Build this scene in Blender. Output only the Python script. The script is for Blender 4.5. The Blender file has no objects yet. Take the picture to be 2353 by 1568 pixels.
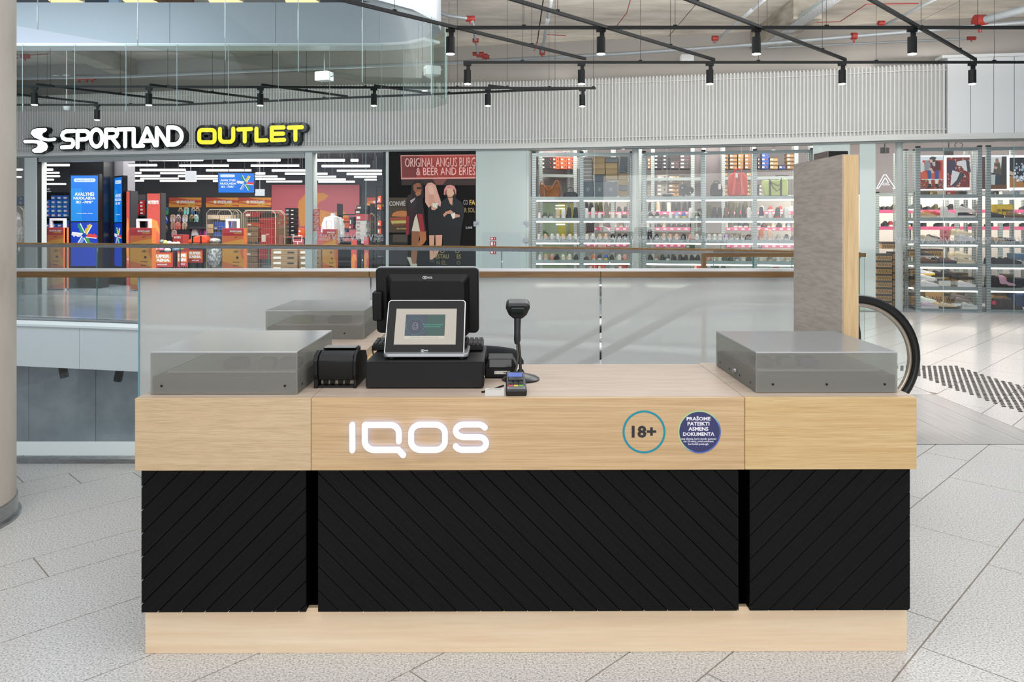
import bpy, math, random
from mathutils import Matrix, Vector
random.seed(7)
scene = bpy.context.scene
C = scene.collection
PI = math.pi
# ---------------------------------------------------------------- camera, world, lights, exposure
F = 1730.0; CX = 1176.5; HY = 510.0; H = 1.55
cam_d = bpy.data.cameras.new('camera'); cam = bpy.data.objects.new('camera', cam_d); C.objects.link(cam)
cam.location = (0, 0, H); cam.rotation_euler = (PI/2, 0, 0)
cam_d.sensor_width = 36; cam_d.lens = 36*F/2353; cam_d.shift_y = -(784-HY)/2353
cam_d.clip_start = 0.05; cam_d.clip_end = 200
scene.camera = cam
w = bpy.data.worlds.new('world'); scene.world = w; w.use_nodes = True
w.node_tree.nodes['Background'].inputs[0].default_value = (0.82, 0.90, 1.0, 1)
w.node_tree.nodes['Background'].inputs[1].default_value = 0.62
scene.view_settings.view_transform = 'Standard'; scene.view_settings.look = 'None'
scene.view_settings.exposure = 0.0; scene.view_settings.gamma = 1.0
scene.view_settings.use_curve_mapping = False
scene.cycles.use_denoising = True
scene.cycles.max_bounces = 8; scene.cycles.transparent_max_bounces = 24
scene.cycles.sample_clamp_indirect = 4.0
def area(name, loc, sx, sy, power, colr=(1, 1, 1), rot=(0, 0, 0)):
    d = bpy.data.lights.new(name, 'AREA'); d.shape = 'RECTANGLE'; d.size = sx; d.size_y = sy
    d.energy = power; d.color = colr
    o = bpy.data.objects.new(name, d); C.objects.link(o); o.location = loc; o.rotation_euler = rot
    return o
area('mall_overhead_fill', (0.5, 1.2, 4.6), 7, 3.0, 170, (1, 0.97, 0.93))  # this and the next: unseen overhead fills added for general brightness
area('mall_overhead_fill', (2.5, 8.3, 4.85), 8, 4.0, 330, (1, 0.98, 0.96))
area('front_fill_light', (0.5, -3.2, 2.0), 8, 3.0, 190, (1, 0.97, 0.94), (PI/2, 0, 0))  # unseen frontal fill added behind the camera, not an actual window
area('atrium_fill_light', (-7.6, 8.9, 4.62), 5, 1.8, 190, (0.80, 0.89, 1.0), (0.35, 0, 0))  # unseen fill panel added above the opening, not an actual skylight
area('ceiling_bounce_fill', (4.0, 9.6, 3.95), 8, 1.4, 360, (1, 0.96, 0.92), (PI, 0, 0))  # unseen fill added to imitate floor bounce on the ceiling
area('ceiling_edge_fill', (-7.0, 15.72, 4.30), 8.5, 0.2, 12, (0.97, 0.98, 1), (PI+0.05, 0, -0.19))  # these strips are unseen fills added to lift the ceiling, no cove fittings
area('ceiling_edge_fill', (-1.2, 14.85, 4.30), 4.6, 0.2, 10, (1, 0.97, 0.93), (PI+0.05, 0, -0.11))
area('ceiling_edge_fill', (3.6, 14.0, 4.30), 5.8, 0.2, 12, (1, 0.96, 0.91), (PI+0.05, 0, -0.21))
area('ceiling_edge_fill', (7.6, 13.0, 4.44), 3.6, 0.2, 8, (1, 0.96, 0.91), (PI+0.05, 0, -0.2))
area('sports_shop_light', (-6.4, 20.5, 3.55), 9, 8, 850, (1, 0.98, 0.96))
area('shoe_shop_light', (3.2, 14.75, 3.50), 7, 0.9, 380, (1, 0.92, 0.82), (0.35, 0, -0.2))
area('sports_shop_front_fill', (-6.8, 16.05, 3.45), 9, 0.5, 420, (1, 0.98, 0.96), (0.85, 0, -0.19))  # this and the next: unseen fills added to brighten goods facing the viewer
area('sports_shop_front_fill', (-2.9, 15.2, 3.45), 1.8, 0.4, 70, (1, 0.98, 0.96), (0.85, 0, -0.12))
area('shoe_shop_light', (8.4, 13.6, 3.5), 4, 0.9, 300, (1, 0.90, 0.79))
area('wall_fill_light', (3.4, 10.9, 4.5), 8, 0.5, 65, (1, 0.97, 0.93), (1.25, 0, -0.1))  # this and the next: unseen fills added to brighten ribs and shop fronts
area('wall_fill_light', (-5.5, 12.3, 4.0), 8, 0.4, 45, (0.97, 0.98, 1), (1.45, 0, -0.1))
area('lower_floor_light', (-6.5, 10.5, -0.9), 5, 1.5, 110, (0.85, 0.93, 1.0))

# ---------------------------------------------------------------- helpers
def lin(c):
    return c/12.92 if c <= 0.04045 else ((c+0.055)/1.055)**2.4
def col(h):
    h = h.lstrip('#'); return tuple(lin(int(h[i:i+2], 16)/255) for i in (0, 2, 4)) + (1,)
MATS = {}
def mat(name, hexc='#808080', rough=0.5, metal=0.0, emit=0.0, spec=0.5, trans=0.0, alpha=1.0, coat=0.0):
    if name in MATS: return MATS[name]
    m = bpy.data.materials.new(name); m.use_nodes = True
    b = m.node_tree.nodes['Principled BSDF']; c = col(hexc)
    b.inputs['Base Color'].default_value = c
    b.inputs['Roughness'].default_value = rough; b.inputs['Metallic'].default_value = metal
    b.inputs['Specular IOR Level'].default_value = spec
    b.inputs['Transmission Weight'].default_value = trans
    b.inputs['Alpha'].default_value = alpha
    b.inputs['Coat Weight'].default_value = coat
    if emit:
        b.inputs['Emission Color'].default_value = c; b.inputs['Emission Strength'].default_value = emit
        b.inputs['Base Color'].default_value = (c[0]*.12, c[1]*.12, c[2]*.12, 1)
    m.diffuse_color = c
    MATS[name] = m; return m
def flat(h, rough=0.55):
    return mat('plain_' + h.strip('#').lower() + ('' if rough == 0.55 else '_%d' % (rough*100)), h, rough)
def glow(h, e=1.0):
    return mat('glow_%s_%d' % (h.strip('#').lower(), e*100), h, 0.5, emit=e)
def nodes(m):
    nt = m.node_tree; return nt, nt.nodes, nt.links, nt.nodes['Principled BSDF']
def ramp(n, stops):
    r = n.new('ShaderNodeValToRGB'); e = r.color_ramp.elements
    while len(e) < len(stops): e.new(0.5)
    for k, (p, h) in enumerate(stops): e[k].position = p; e[k].color = col(h)
    return r
def wood(name, light, dark, rough=0.45, scale=(1.2, 30, 30), detail=6, fine=True, bump=0.05, lo=0.3, hi=0.72):
    if name in MATS: return MATS[name]
    m = mat(name, light, rough); nt, n, l, b = nodes(m)
    tc = n.new('ShaderNodeTexCoord'); mp = n.new('ShaderNodeMapping'); mp.inputs['Scale'].default_value = scale
    no = n.new('ShaderNodeTexNoise'); no.inputs['Scale'].default_value = 1.0; no.inputs['Detail'].default_value = detail
    no.inputs['Roughness'].default_value = 0.62; no.inputs['Distortion'].default_value = 0.35
    l.new(tc.outputs['Object'], mp.inputs[0]); l.new(mp.outputs[0], no.inputs['Vector'])
    r = ramp(n, [(lo, dark), (hi, light)]); l.new(no.outputs[0], r.inputs[0])
    mp2 = n.new('ShaderNodeMapping'); mp2.inputs['Scale'].default_value = tuple(s*6 for s in scale)
    no2 = n.new('ShaderNodeTexNoise'); no2.inputs['Scale'].default_value = 1.0; no2.inputs['Detail'].default_value = 3
    l.new(tc.outputs['Object'], mp2.inputs[0]); l.new(mp2.outputs[0], no2.inputs['Vector'])
    mx = n.new('ShaderNodeMixRGB'); mx.blend_type = 'MULTIPLY'; mx.inputs[0].default_value = 0.35 if fine else 0.1
    r2 = ramp(n, [(0.35, '#b8b0a4'), (0.6, '#ffffff')]); l.new(no2.outputs[0], r2.inputs[0])
    l.new(r.outputs[0], mx.inputs[1]); l.new(r2.outputs[0], mx.inputs[2]); l.new(mx.outputs[0], b.inputs['Base Color'])
    bp = n.new('ShaderNodeBump'); bp.inputs['Strength'].default_value = bump; bp.inputs['Distance'].default_value = 0.002
    l.new(no2.outputs[0], bp.inputs['Height']); l.new(bp.outputs[0], b.inputs['Normal'])
    return m
def noisy(name, stops, rough=0.5, scale=5.0, detail=6, bump=0.0, stretch=(1, 1, 1), nrough=0.6, metal=0.0, spec=0.5, rvar=None):
    if name in MATS: return MATS[name]
    m = mat(name, stops[len(stops)//2][1], rough, metal, spec=spec); nt, n, l, b = nodes(m)
    tc = n.new('ShaderNodeTexCoord'); mp = n.new('ShaderNodeMapping'); mp.inputs['Scale'].default_value = stretch
    no = n.new('ShaderNodeTexNoise'); no.inputs['Scale'].default_value = scale; no.inputs['Detail'].default_value = detail
    no.inputs['Roughness'].default_value = nrough
    l.new(tc.outputs['Object'], mp.inputs[0]); l.new(mp.outputs[0], no.inputs['Vector'])
    r = ramp(n, stops); l.new(no.outputs[0], r.inputs[0]); l.new(r.outputs[0], b.inputs['Base Color'])
    if bump:
        bp = n.new('ShaderNodeBump'); bp.inputs['Strength'].default_value = bump; bp.inputs['Distance'].default_value = 0.01
        l.new(no.outputs[0], bp.inputs['Height']); l.new(bp.outputs[0], b.inputs['Normal'])
    return m
def glass(name, tint='#e6f2ee', gloss=0.06, film=None, filmw=0.0, rough=0.0, gf=0.7):
    """clear pane: tinted see-through body with a fresnel reflection; film = printed or frosted layer"""
    if name in MATS: return MATS[name]
    m = bpy.data.materials.new(name); m.use_nodes = True; nt = m.node_tree; n = nt.nodes; l = nt.links; n.clear()
    out = n.new('ShaderNodeOutputMaterial'); tr = n.new('ShaderNodeBsdfTransparent'); tr.inputs[0].default_value = col(tint)
    gl = n.new('ShaderNodeBsdfGlossy'); gl.inputs['Roughness'].default_value = rough
    lw = n.new('ShaderNodeFresnel'); lw.inputs[0].default_value = 1.45
    mu = n.new('ShaderNodeMath'); mu.operation = 'MULTIPLY_ADD'; mu.inputs[1].default_value = gf; mu.inputs[2].default_value = gloss*0.3
    l.new(lw.outputs[0], mu.inputs[0])
    mx = n.new('ShaderNodeMixShader'); l.new(mu.outputs[0], mx.inputs[0]); l.new(tr.outputs[0], mx.inputs[1]); l.new(gl.outputs[0], mx.inputs[2])
    last = mx
    if film:
        df = n.new('ShaderNodeBsdfDiffuse'); df.inputs[0].default_value = col(film)
        m2 = n.new('ShaderNodeMixShader'); m2.inputs[0].default_value = filmw
        l.new(mx.outputs[0], m2.inputs[1]); l.new(df.outputs[0], m2.inputs[2]); last = m2
    l.new(last.outputs[0], out.inputs[0]); MATS[name] = m; return m
def frosted(name, body='#c9d3d1', blur=0.3, thru=0.35, gl=0.08, clear=0.0):
    """satin glass: blurred refraction plus a scattering film"""
    if name in MATS: return MATS[name]
    m = bpy.data.materials.new(name); m.use_nodes = True; nt = m.node_tree; n = nt.nodes; l = nt.links; n.clear()
    out = n.new('ShaderNodeOutputMaterial')
    rf = n.new('ShaderNodeBsdfRefraction'); rf.inputs['Roughness'].default_value = blur; rf.inputs['IOR'].default_value = 1.03
    rf.inputs[0].default_value = col('#f2f6f4')
    df = n.new('ShaderNodeBsdfDiffuse'); df.inputs[0].default_value = col(body)
    tl = n.new('ShaderNodeBsdfTranslucent'); tl.inputs[0].default_value = col(body)
    a = n.new('ShaderNodeMixShader'); a.inputs[0].default_value = 0.4; l.new(df.outputs[0], a.inputs[1]); l.new(tl.outputs[0], a.inputs[2])
    b = n.new('ShaderNodeMixShader'); b.inputs[0].default_value = thru; l.new(a.outputs[0], b.inputs[1])
    tp = n.new('ShaderNodeBsdfTransparent'); tp.inputs[0].default_value = col('#f4f6f4'); b0 = n.new('ShaderNodeMixShader'); b0.inputs[0].default_value = clear
    l.new(rf.outputs[0], b0.inputs[1]); l.new(tp.outputs[0], b0.inputs[2]); l.new(b0.outputs[0], b.inputs[2])
    g = n.new('ShaderNodeBsdfGlossy'); g.inputs['Roughness'].default_value = 0.18
    c = n.new('ShaderNodeMixShader'); c.inputs[0].default_value = gl; l.new(b.outputs[0], c.inputs[1]); l.new(g.outputs[0], c.inputs[2])
    l.new(c.outputs[0], out.inputs[0]); MATS[name] = m; return m

class MB:
    def __init__(s): s.v = []; s.f = []; s.mi = []; s.cur = 0
    def use(s, i): s.cur = i; return s
    def add(s, vs, fs):
        o = len(s.v); s.v += [tuple(p) for p in vs]
        for f in fs: s.f.append(tuple(o+i for i in f)); s.mi.append(s.cur)
        return s
    def box(s, x0, x1, y0, y1, z0, z1):
        return s.add([(x0, y0, z0), (x1, y0, z0), (x1, y1, z0), (x0, y1, z0), (x0, y0, z1), (x1, y0, z1), (x1, y1, z1), (x0, y1, z1)],
                     [(0, 3, 2, 1), (4, 5, 6, 7), (0, 1, 5, 4), (1, 2, 6, 5), (2, 3, 7, 6), (3, 0, 4, 7)])
    def cbox(s, cx, cy, cz, sx, sy, sz): return s.box(cx-sx/2, cx+sx/2, cy-sy/2, cy+sy/2, cz-sz/2, cz+sz/2)
    def hexa(s, b, t):     # bottom 4 pts, top 4 pts (ccw from above)
        return s.add(list(b)+list(t), [(0, 3, 2, 1), (4, 5, 6, 7), (0, 1, 5, 4), (1, 2, 6, 5), (2, 3, 7, 6), (3, 0, 4, 7)])
    def prism(s, poly, a, b, axis='y'):
        """poly 2-D (x,z) extruded along y from a (front) to b; axis 'z': poly (x,y); axis 'x': poly (y,z)"""
        n = len(poly)
        if axis == 'y': P = [(p[0], a, p[1]) for p in poly]+[(p[0], b, p[1]) for p in poly]
        elif axis == 'z': P = [(p[0], p[1], a) for p in poly]+[(p[0], p[1], b) for p in poly]
        else: P = [(a, p[0], p[1]) for p in poly]+[(b, p[0], p[1]) for p in poly]
        return s.add(P, [tuple(range(n)), tuple(range(2*n-1, n-1, -1))]+[(i, i+n, (i+1) % n+n, (i+1) % n) for i in range(n)])
    def poly(s, pts): return s.add(pts, [tuple(range(len(pts)))])
    def cone(s, p0, p1, r0, r1=None, n=16, caps=True):
        r1 = r0 if r1 is None else r1
        p0 = Vector(p0); p1 = Vector(p1); d = (p1-p0).normalized()
        u = d.orthogonal().normalized(); w_ = d.cross(u)
        vs = []
        for p, r in ((p0, r0), (p1, r1)):
            for i in range(n):
                t = 2*PI*i/n; vs.append(p+u*math.cos(t)*r+w_*math.sin(t)*r)
        fs = [(i, (i+1) % n, (i+1) % n+n, i+n) for i in range(n)]
        if caps: fs += [tuple(range(n-1, -1, -1)), tuple(range(n, 2*n))]
        return s.add(vs, fs)
    def tube(s, pts, r, n=8, closed=False):
        pts = [Vector(p) for p in pts]; N = len(pts); rings = []; prev = None
        for i, p in enumerate(pts):
            a = pts[(i-1) % N] if (i or closed) else p; b = pts[(i+1) % N] if (i < N-1 or closed) else p
            d = (b-a).normalized()
            if prev is None: u = d.orthogonal().normalized()
            else: u = (prev-d*prev.dot(d)).normalized()
            prev = u; w_ = d.cross(u); rr = r[i] if isinstance(r, (list, tuple)) else r
            rings.append([p+u*math.cos(2*PI*k/n)*rr+w_*math.sin(2*PI*k/n)*rr for k in range(n)])
        vs = [q for g in rings for q in g]; fs = []
        for i in range(N-1 if not closed else N):
            j = (i+1) % N
            for k in range(n): fs.append((i*n+k, i*n+(k+1) % n, j*n+(k+1) % n, j*n+k))
        if not closed: fs += [tuple(range(n-1, -1, -1)), tuple(range((N-1)*n, N*n))]
        return s.add(vs, fs)
    def sweep(s, path, prof, closed_prof=True):
        """path: list of (x,y) in plan; prof: list of (offset to the left-normal, z)"""
        N = len(path); n = len(prof); vs = []
        for i, p in enumerate(path):
            a = path[max(i-1, 0)]; b = path[min(i+1, N-1)]
            dx, dy = b[0]-a[0], b[1]-a[1]; L = math.hypot(dx, dy); nx, ny = -dy/L, dx/L
            for o, z in prof: vs.append((p[0]+nx*o, p[1]+ny*o, z))
        fs = []
        m = n if closed_prof else n-1
        for i in range(N-1):
            for k in range(m): fs.append((i*n+k, (i+1)*n+k, (i+1)*n+(k+1) % n, i*n+(k+1) % n))
        if closed_prof: fs += [tuple(range(n)), tuple(range(N*n-1, (N-1)*n-1, -1))]
        return s.add(vs, fs)
    def lathe(s, prof, n=24, c=(0, 0, 0)):
        vs = []
        for r, z in prof:
            for i in range(n): t = 2*PI*i/n; vs.append((c[0]+r*math.cos(t), c[1]+r*math.sin(t), c[2]+z))
        fs = []
        for j in range(len(prof)-1):
            for i in range(n): fs.append((j*n+i, j*n+(i+1) % n, (j+1)*n+(i+1) % n, (j+1)*n+i))
        fs += [tuple(range(n-1, -1, -1)), tuple(range((len(prof)-1)*n, len(prof)*n))]
        return s.add(vs, fs)
    def ball(s, c, rx, ry, rz, n=12, m=8):
        vs = []
        for j in range(m+1):
            ph = PI*j/m
            for i in range(n):
                t = 2*PI*i/n
                vs.append((c[0]+rx*math.sin(ph)*math.cos(t), c[1]+ry*math.sin(ph)*math.sin(t), c[2]+rz*math.cos(ph)))
        return s.add(vs, [(j*n+i, (j+1)*n+i, (j+1)*n+(i+1) % n, j*n+(i+1) % n) for j in range(m) for i in range(n)])
    def rrect(s, x0, x1, z0, z1, r, a, b, n=5): return s.prism(rpoly(x0, x1, z0, z1, r, n), a, b)
    def xf(s, m):
        s.v = [tuple(m @ Vector(p)) for p in s.v]; return s
    def merge(s, o):
        c = s.cur; off = len(s.v); s.v += o.v; s.f += [tuple(i+off for i in f) for f in o.f]; s.mi += o.mi; return s
    def mesh(s, name, mats):
        me = bpy.data.meshes.new(name); me.from_pydata(s.v, [], s.f); me.polygons.foreach_set('material_index', s.mi)
        for m in mats: me.materials.append(m)
        me.update(); return me
    def obj(s, name, mats, parent=None, smooth=False, bevel=0.0, world=False, loc=None, rz=0.0, seg=2):
        if not isinstance(mats, (list, tuple)): mats = [mats]
        if world and parent is not None: s.xf(root_matrix(parent).inverted())
        me = s.mesh(name, mats); o = bpy.data.objects.new(name, me); C.objects.link(o)
        if smooth:
            me.shade_smooth(); me.set_sharp_from_angle(angle=math.radians(38 if smooth is True else smooth))
        if parent is not None: o.parent = parent
        if loc: o.location = loc
        if rz: o.rotation_euler = (0, 0, rz)
        if bevel:
            bm = o.modifiers.new('bevel', 'BEVEL'); bm.width = bevel; bm.segments = seg; bm.limit_method = 'ANGLE'; bm.angle_limit = 0.6
        return o
def root_matrix(o):
    while o.parent is not None: o = o.parent
    return Matrix.Translation(o.location) @ o.rotation_euler.to_matrix().to_4x4()
def rpoly(x0, x1, z0, z1, r, n=5):
    P = []
    for cx, cz, a0 in ((x1-r, z0+r, -90), (x1-r, z1-r, 0), (x0+r, z1-r, 90), (x0+r, z0+r, 180)):
        for i in range(n+1): t = math.radians(a0+90*i/n); P.append((cx+r*math.cos(t), cz+r*math.sin(t)))
    return P
def circ(cx, cz, r, n=32, r2=None):
    return [(cx+r*math.cos(2*PI*i/n), cz+(r2 or r)*math.sin(2*PI*i/n)) for i in range(n)]
def tag(o, label=None, cat=None, group=None, kind=None):
    if label: o['label'] = label
    if cat: o['category'] = cat
    if group: o['group'] = group
    if kind: o['kind'] = kind
    return o
def thing(name, label, cat, loc=(0, 0, 0), rz=0.0, group=None):
    o = bpy.data.objects.new(name, None); C.objects.link(o); o.location = loc; o.rotation_euler = (0, 0, rz)
    o.empty_display_size = 0.1
    return tag(o, label, cat, group)
def struct(o): o['kind'] = 'structure'; return o
def copy_tree(o, parent=None):
    c = o.copy(); C.objects.link(c); c.parent = parent
    for ch in list(o.children):
        copy_tree(ch, c)
    return c
# photograph pixel -> place in the world
def P(x, y, Y): return ((x-CX)*Y/F, Y, H-(y-HY)*Y/F)
def PX(x, Y): return (x-CX)*Y/F
def PZ(y, Y): return H-(y-HY)*Y/F
def pbox(mb, x0, x1, ytop, ybot, Y, d):      # box whose front face shows at those pixels
    return mb.box(PX(x0, Y), PX(x1, Y), Y, Y+d, PZ(ybot, Y), PZ(ytop, Y))
def clip(poly, nx, ny, c):
    out = []
    for i in range(len(poly)):
        a = poly[i]; b = poly[(i+1) % len(poly)]; da = a[0]*nx+a[1]*ny-c; db = b[0]*nx+b[1]*ny-c
        if da <= 0: out.append(a)
        if (da < 0 < db) or (db < 0 < da):
            t = da/(da-db); out.append((a[0]+(b[0]-a[0])*t, a[1]+(b[1]-a[1])*t))
    return out
# lettering ------------------------------------------------------------
TXT = {}
def text_data(s, bold=0.0, spacing=1.0):
    k = (s, bold, spacing)
    if k in TXT: return TXT[k]
    cu = bpy.data.curves.new('t', 'FONT'); cu.body = s; cu.size = 1; cu.resolution_u = 2; cu.offset = bold; cu.space_character = spacing
    ob = bpy.data.objects.new('t', cu); me = bpy.data.meshes.new_from_object(ob)
    vs = [(v.co.x, v.co.y) for v in me.vertices]; fs = [tuple(p.vertices) for p in me.polygons]
    bpy.data.objects.remove(ob); bpy.data.meshes.remove(me); bpy.data.curves.remove(cu)
    xs = [v[0] for v in vs] or [0, 1]; ys = [v[1] for v in vs] or [0, 1]
    TXT[k] = (vs, fs, min(xs), max(xs), min(ys), max(ys)); return TXT[k]
def text(mb, s, x0, x1, z0, z1, y, bold=0.015, spacing=1.0, keep=False):
    vs, fs, a, b, c, d = text_data(s, bold, spacing)
    sx = (x1-x0)/(b-a); sz = (z1-z0)/(d-c)
    if keep:
        k = min(sx, sz); ox = (x1-x0-k*(b-a))/2; oz = (z1-z0-k*(d-c))/2; sx = sz = k; x0 += ox; z0 += oz
    return mb.add([(x0+(p[0]-a)*sx, y, z0+(p[1]-c)*sz) for p in vs], [tuple(reversed(f)) for f in fs])
def strokes(mb, paths, w_, y0, y1, T=lambda p: p, n=10, round_=True):
    """thick pen strokes: each path a list of (x,z)"""
    for path in paths:
        pts = [T(p) for p in path]
        for i in range(len(pts)-1):
            a, b = pts[i], pts[i+1]; dx, dz = b[0]-a[0], b[1]-a[1]; L = math.hypot(dx, dz)
            if L < 1e-6: continue
            nx, nz = -dz/L*w_/2, dx/L*w_/2
            mb.prism([(a[0]-nx, a[1]-nz), (b[0]-nx, b[1]-nz), (b[0]+nx, b[1]+nz), (a[0]+nx, a[1]+nz)], y0, y1)
        for k, p in enumerate(pts):
            if not round_ and k in (0, len(pts)-1): continue
            mb.prism(circ(p[0], p[1], w_/2, n), y0, y1)
    return mb
def arc(cx, cz, rx, rz, a0, a1, n=6):
    return [(cx+rx*math.cos(math.radians(a0+(a1-a0)*i/n)), cz+rz*math.sin(math.radians(a0+(a1-a0)*i/n))) for i in range(n+1)]
# shared materials -----------------------------------------------------
M_ASH = wood('pale_ash_veneer', '#d2b389', '#c19f74', 0.42, (1.0, 26, 60), bump=0.06)
M_ASH2 = wood('yellow_ash_veneer', '#d8bc8c', '#c8a470', 0.42, (1.4, 34, 70), bump=0.08)
M_ASHL = wood('light_ash_veneer', '#d0b794', '#c4a985', 0.42, (2.5, 40, 90), bump=0.06)
M_TOP = wood('whitened_ash_top', '#c9b7a6', '#bba897', 0.34, (1.0, 22, 40), bump=0.03)
M_PLINTH = wood('blonde_plywood', '#ebd7ba', '#dfc19e', 0.45, (0.8, 14, 16), fine=False, bump=0.02)
M_OAK = wood('oiled_oak', '#8f6c3e', '#6a4c28', 0.4, (1.3, 18, 30), bump=0.06)
M_OAKV = wood('oak_upright', '#9c7645', '#78562e', 0.4, (18, 18, 1.3), bump=0.06)
M_BLK = wood('black_stained_oak', '#1b1b1b', '#121212', 0.5, (2, 2, 2), fine=False, bump=0.25)
M_GREYWOOD = wood('grey_washed_wood', '#beb3aa', '#aea399', 0.5, (6, 1.6, 12), bump=0.05)
M_EDGEWOOD = wood('light_edge_veneer', '#d6bb8e', '#c7a677', 0.45, (50, 50, 1.2), bump=0.05)
M_GRANITE = noisy('speckled_granite', [(0.33, '#6d6b69'), (0.43, '#b2b0ad'), (0.52, '#cbc9c6'), (0.66, '#e3e1de')], 0.28, 130, 3, 0.02, nrough=0.75)
M_GRANITE2 = noisy('polished_light_granite', [(0.34, '#8f8c89'), (0.45, '#c2bebb'), (0.55, '#cfccc9'), (0.66, '#e2e0dd')], 0.16, 120, 3, 0.0, nrough=0.75)
M_GROUT = mat('brown_grout', '#94877a', 0.8)
M_CONC = noisy('raw_concrete', [(0.3, '#8e8880'), (0.5, '#a29b92'), (0.7, '#b2aca3')], 0.7, 2.2, 9, 0.08)
M_CONCG = noisy('ceiling_concrete', [(0.25, '#948d83'), (0.5, '#aca59a'), (0.75, '#c2bbb0')], 0.8, 1.4, 10, 0.1, stretch=(1, 3, 1))
M_CONCP = noisy('concrete_panel', [(0.3, '#747b80'), (0.5, '#858c91'), (0.7, '#979da1')], 0.6, 1.6, 9, 0.05)
M_WHITE = mat('white_paint', '#d9dbdb', 0.45)
M_OFFW = mat('pale_grey_paint', '#c9cac6', 0.5)
M_GREYW = mat('grey_wall_paint', '#8d8a85', 0.7)
M_STEEL = noisy('brushed_steel', [(0.3, '#8a8c8e'), (0.7, '#b6b8ba')], 0.28, 20, 3, 0, (1, 1, 20), metal=1.0)
M_GALV = mat('galvanised_steel', '#9aa5a4', 0.42, 0.55)
M_BLACK = mat('black_powder_coat', '#08090a', 0.5, spec=0.3)
M_PLAST = noisy('black_textured_plastic', [(0.4, '#050506'), (0.6, '#0a0a0b')], 0.45, 900, 2, 0.03, spec=0.3)
M_GLOSSB = mat('glossy_black', '#030304', 0.1, spec=0.18)
M_SILVER = mat('silver_trim', '#b9bbbd', 0.3, 0.7)
M_LAMP = mat('lamp_lens', '#ffffff', 0.4, emit=14)
M_STRIP = mat('led_strip', '#fff3e2', 0.4, emit=9.0)
M_GLASS = glass('clear_glass', '#fafdfc')
M_SHOPGLASS = glass('shop_window_glass', '#fdfefe')
M_CURTAIN = glass('smoke_curtain_glass', '#f4f8f6', 0.0, gf=0.10)
M_EDGE = mat('green_glass_edge', '#5f8f88', 0.15, trans=0.3)
M_FROST = frosted('satin_glass', '#e3e3e2', 0.30, 0.42, 0.04, 0.04)
M_ACRYL = frosted('satin_acrylic', '#bdbab4', 0.13, 0.68, 0.05, 0.5)
M_ACRYL2 = M_ACRYL
# ================================================================ FLOOR AND SETTING
fl = MB()
fl.prism([(-14, -2), (4.5, -2), (12, 3), (12, 5.24), (-14, 5.24)], -0.3, -0.003, 'z')
floor = struct(fl.obj('floor', [M_GROUT]))
fr = MB().prism([(3.0, 5.24), (14, 5.24), (14, 14), (5.2, 14), (3.0, 7.25)], -0.3, -0.006, 'z').obj('floor', [M_GROUT]); struct(fr)
OFFS = []
for k in range(-6, 12):
    for o, w_ in ((0.0, 0.467), (0.467, 0.470), (0.937, 0.263)): OFFS.append((-3.755+1.2*k+o, w_))
def tiles(region, parent, m, ulim, rough_seed=3, TL=0.936):
    r = random.Random(rough_seed); s2 = math.sqrt(0.5)
    for row, (o, w_) in enumerate(OFFS):
        # known joints of the photograph, else staggered
        start = {-1: 0}.get(row, 0)
        key = round(o, 2)
        known = {-5.688: 1.11, -5.218: 1.349, -4.955: 0.70, -4.488: 0.60, -4.018: 0.894, -3.755: 0.45, -3.288: 0.45, -2.818: 0.45, -2.555: 0.98, -2.088: 1.588, -1.618: 5.54, -1.355: 4.17, -0.888: 3.93}
        u0 = 0.31*((row*7) % 5)
        for kk, vv in known.items():
            if abs(kk-o) < 0.01: u0 = vv
        for j in range(-14, 22):
            ua = u0+TL*j; ub = ua+TL
            if ub < ulim[0] or ua > ulim[1]: continue
            g = 0.0030
            q = [(ua+g, o+g), (ub-g, o+g), (ub-g, o+w_-g), (ua+g, o+w_-g)]
            # u along (sin45,cos45), n along (cos45,-sin45)
            poly = [(u*s2+n_*s2, u*s2-n_*s2) for u, n_ in q]
            for nx, ny, c in region:
                poly = clip(poly, nx, ny, c)
                if len(poly) < 3: break
            if len(poly) < 3: continue
            ar = 0.5*sum(poly[i][0]*poly[(i+1) % len(poly)][1]-poly[(i+1) % len(poly)][0]*poly[i][1] for i in range(len(poly)))
            if abs(ar) < 0.004: continue
            if ar < 0: poly.reverse()
            MB().prism(poly, -0.012, r.uniform(-0.0004, 0.0), 'z').obj('tile', [m], parent)
tiles([(-1, 0, 4.6), (0, 1, 5.236), (0, -1, -1.35), (1, 0, 4.6)], floor, M_GRANITE, (-3, 8))
tiles([(-1, 0, -3.795), (0, -1, -5.244), (1, 0, 9.6), (0, 1, 12.9), (-0.968, 0.252, -1.527)], fr, M_GRANITE2, (3, 15), 5)
tiles([(-1, 0, -3.05), (0, -1, -6.75), (1, 0, 3.785), (0, 1, 8.6), (-0.968, 0.252, -1.527)], fr, M_GRANITE2, (3, 15), 6)
# escalator landing plate
lp = thing('landing_plate', 'brushed metal escalator landing plate set flush in the floor', 'floor plate', (3.0, 5.24, 0))
M_PLATE = noisy('ribbed_plate_metal', [(0.3, '#a9a7a4'), (0.5, '#c1bfbd'), (0.7, '#d2d0ce')], 0.22, 3, 4, 0.02, (60, 0.7, 1), metal=0.35)
for a, b in ((2.2, 2.78), (2.783, 3.19), (3.193, 3.60), (3.603, 3.788)):
    MB().box(a, b, 5.247, 6.735, -0.02, 0.0).obj('panel', [M_PLATE], lp, world=True)
mb = MB()
for k in range(120): mb.box(2.2+k*0.0132, 2.2+k*0.0132+0.008, 5.239, 5.246, -0.01, 0.001)
tag(mb.obj('comb_strip', [M_BLACK], lp, world=True), kind='stuff')
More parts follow.
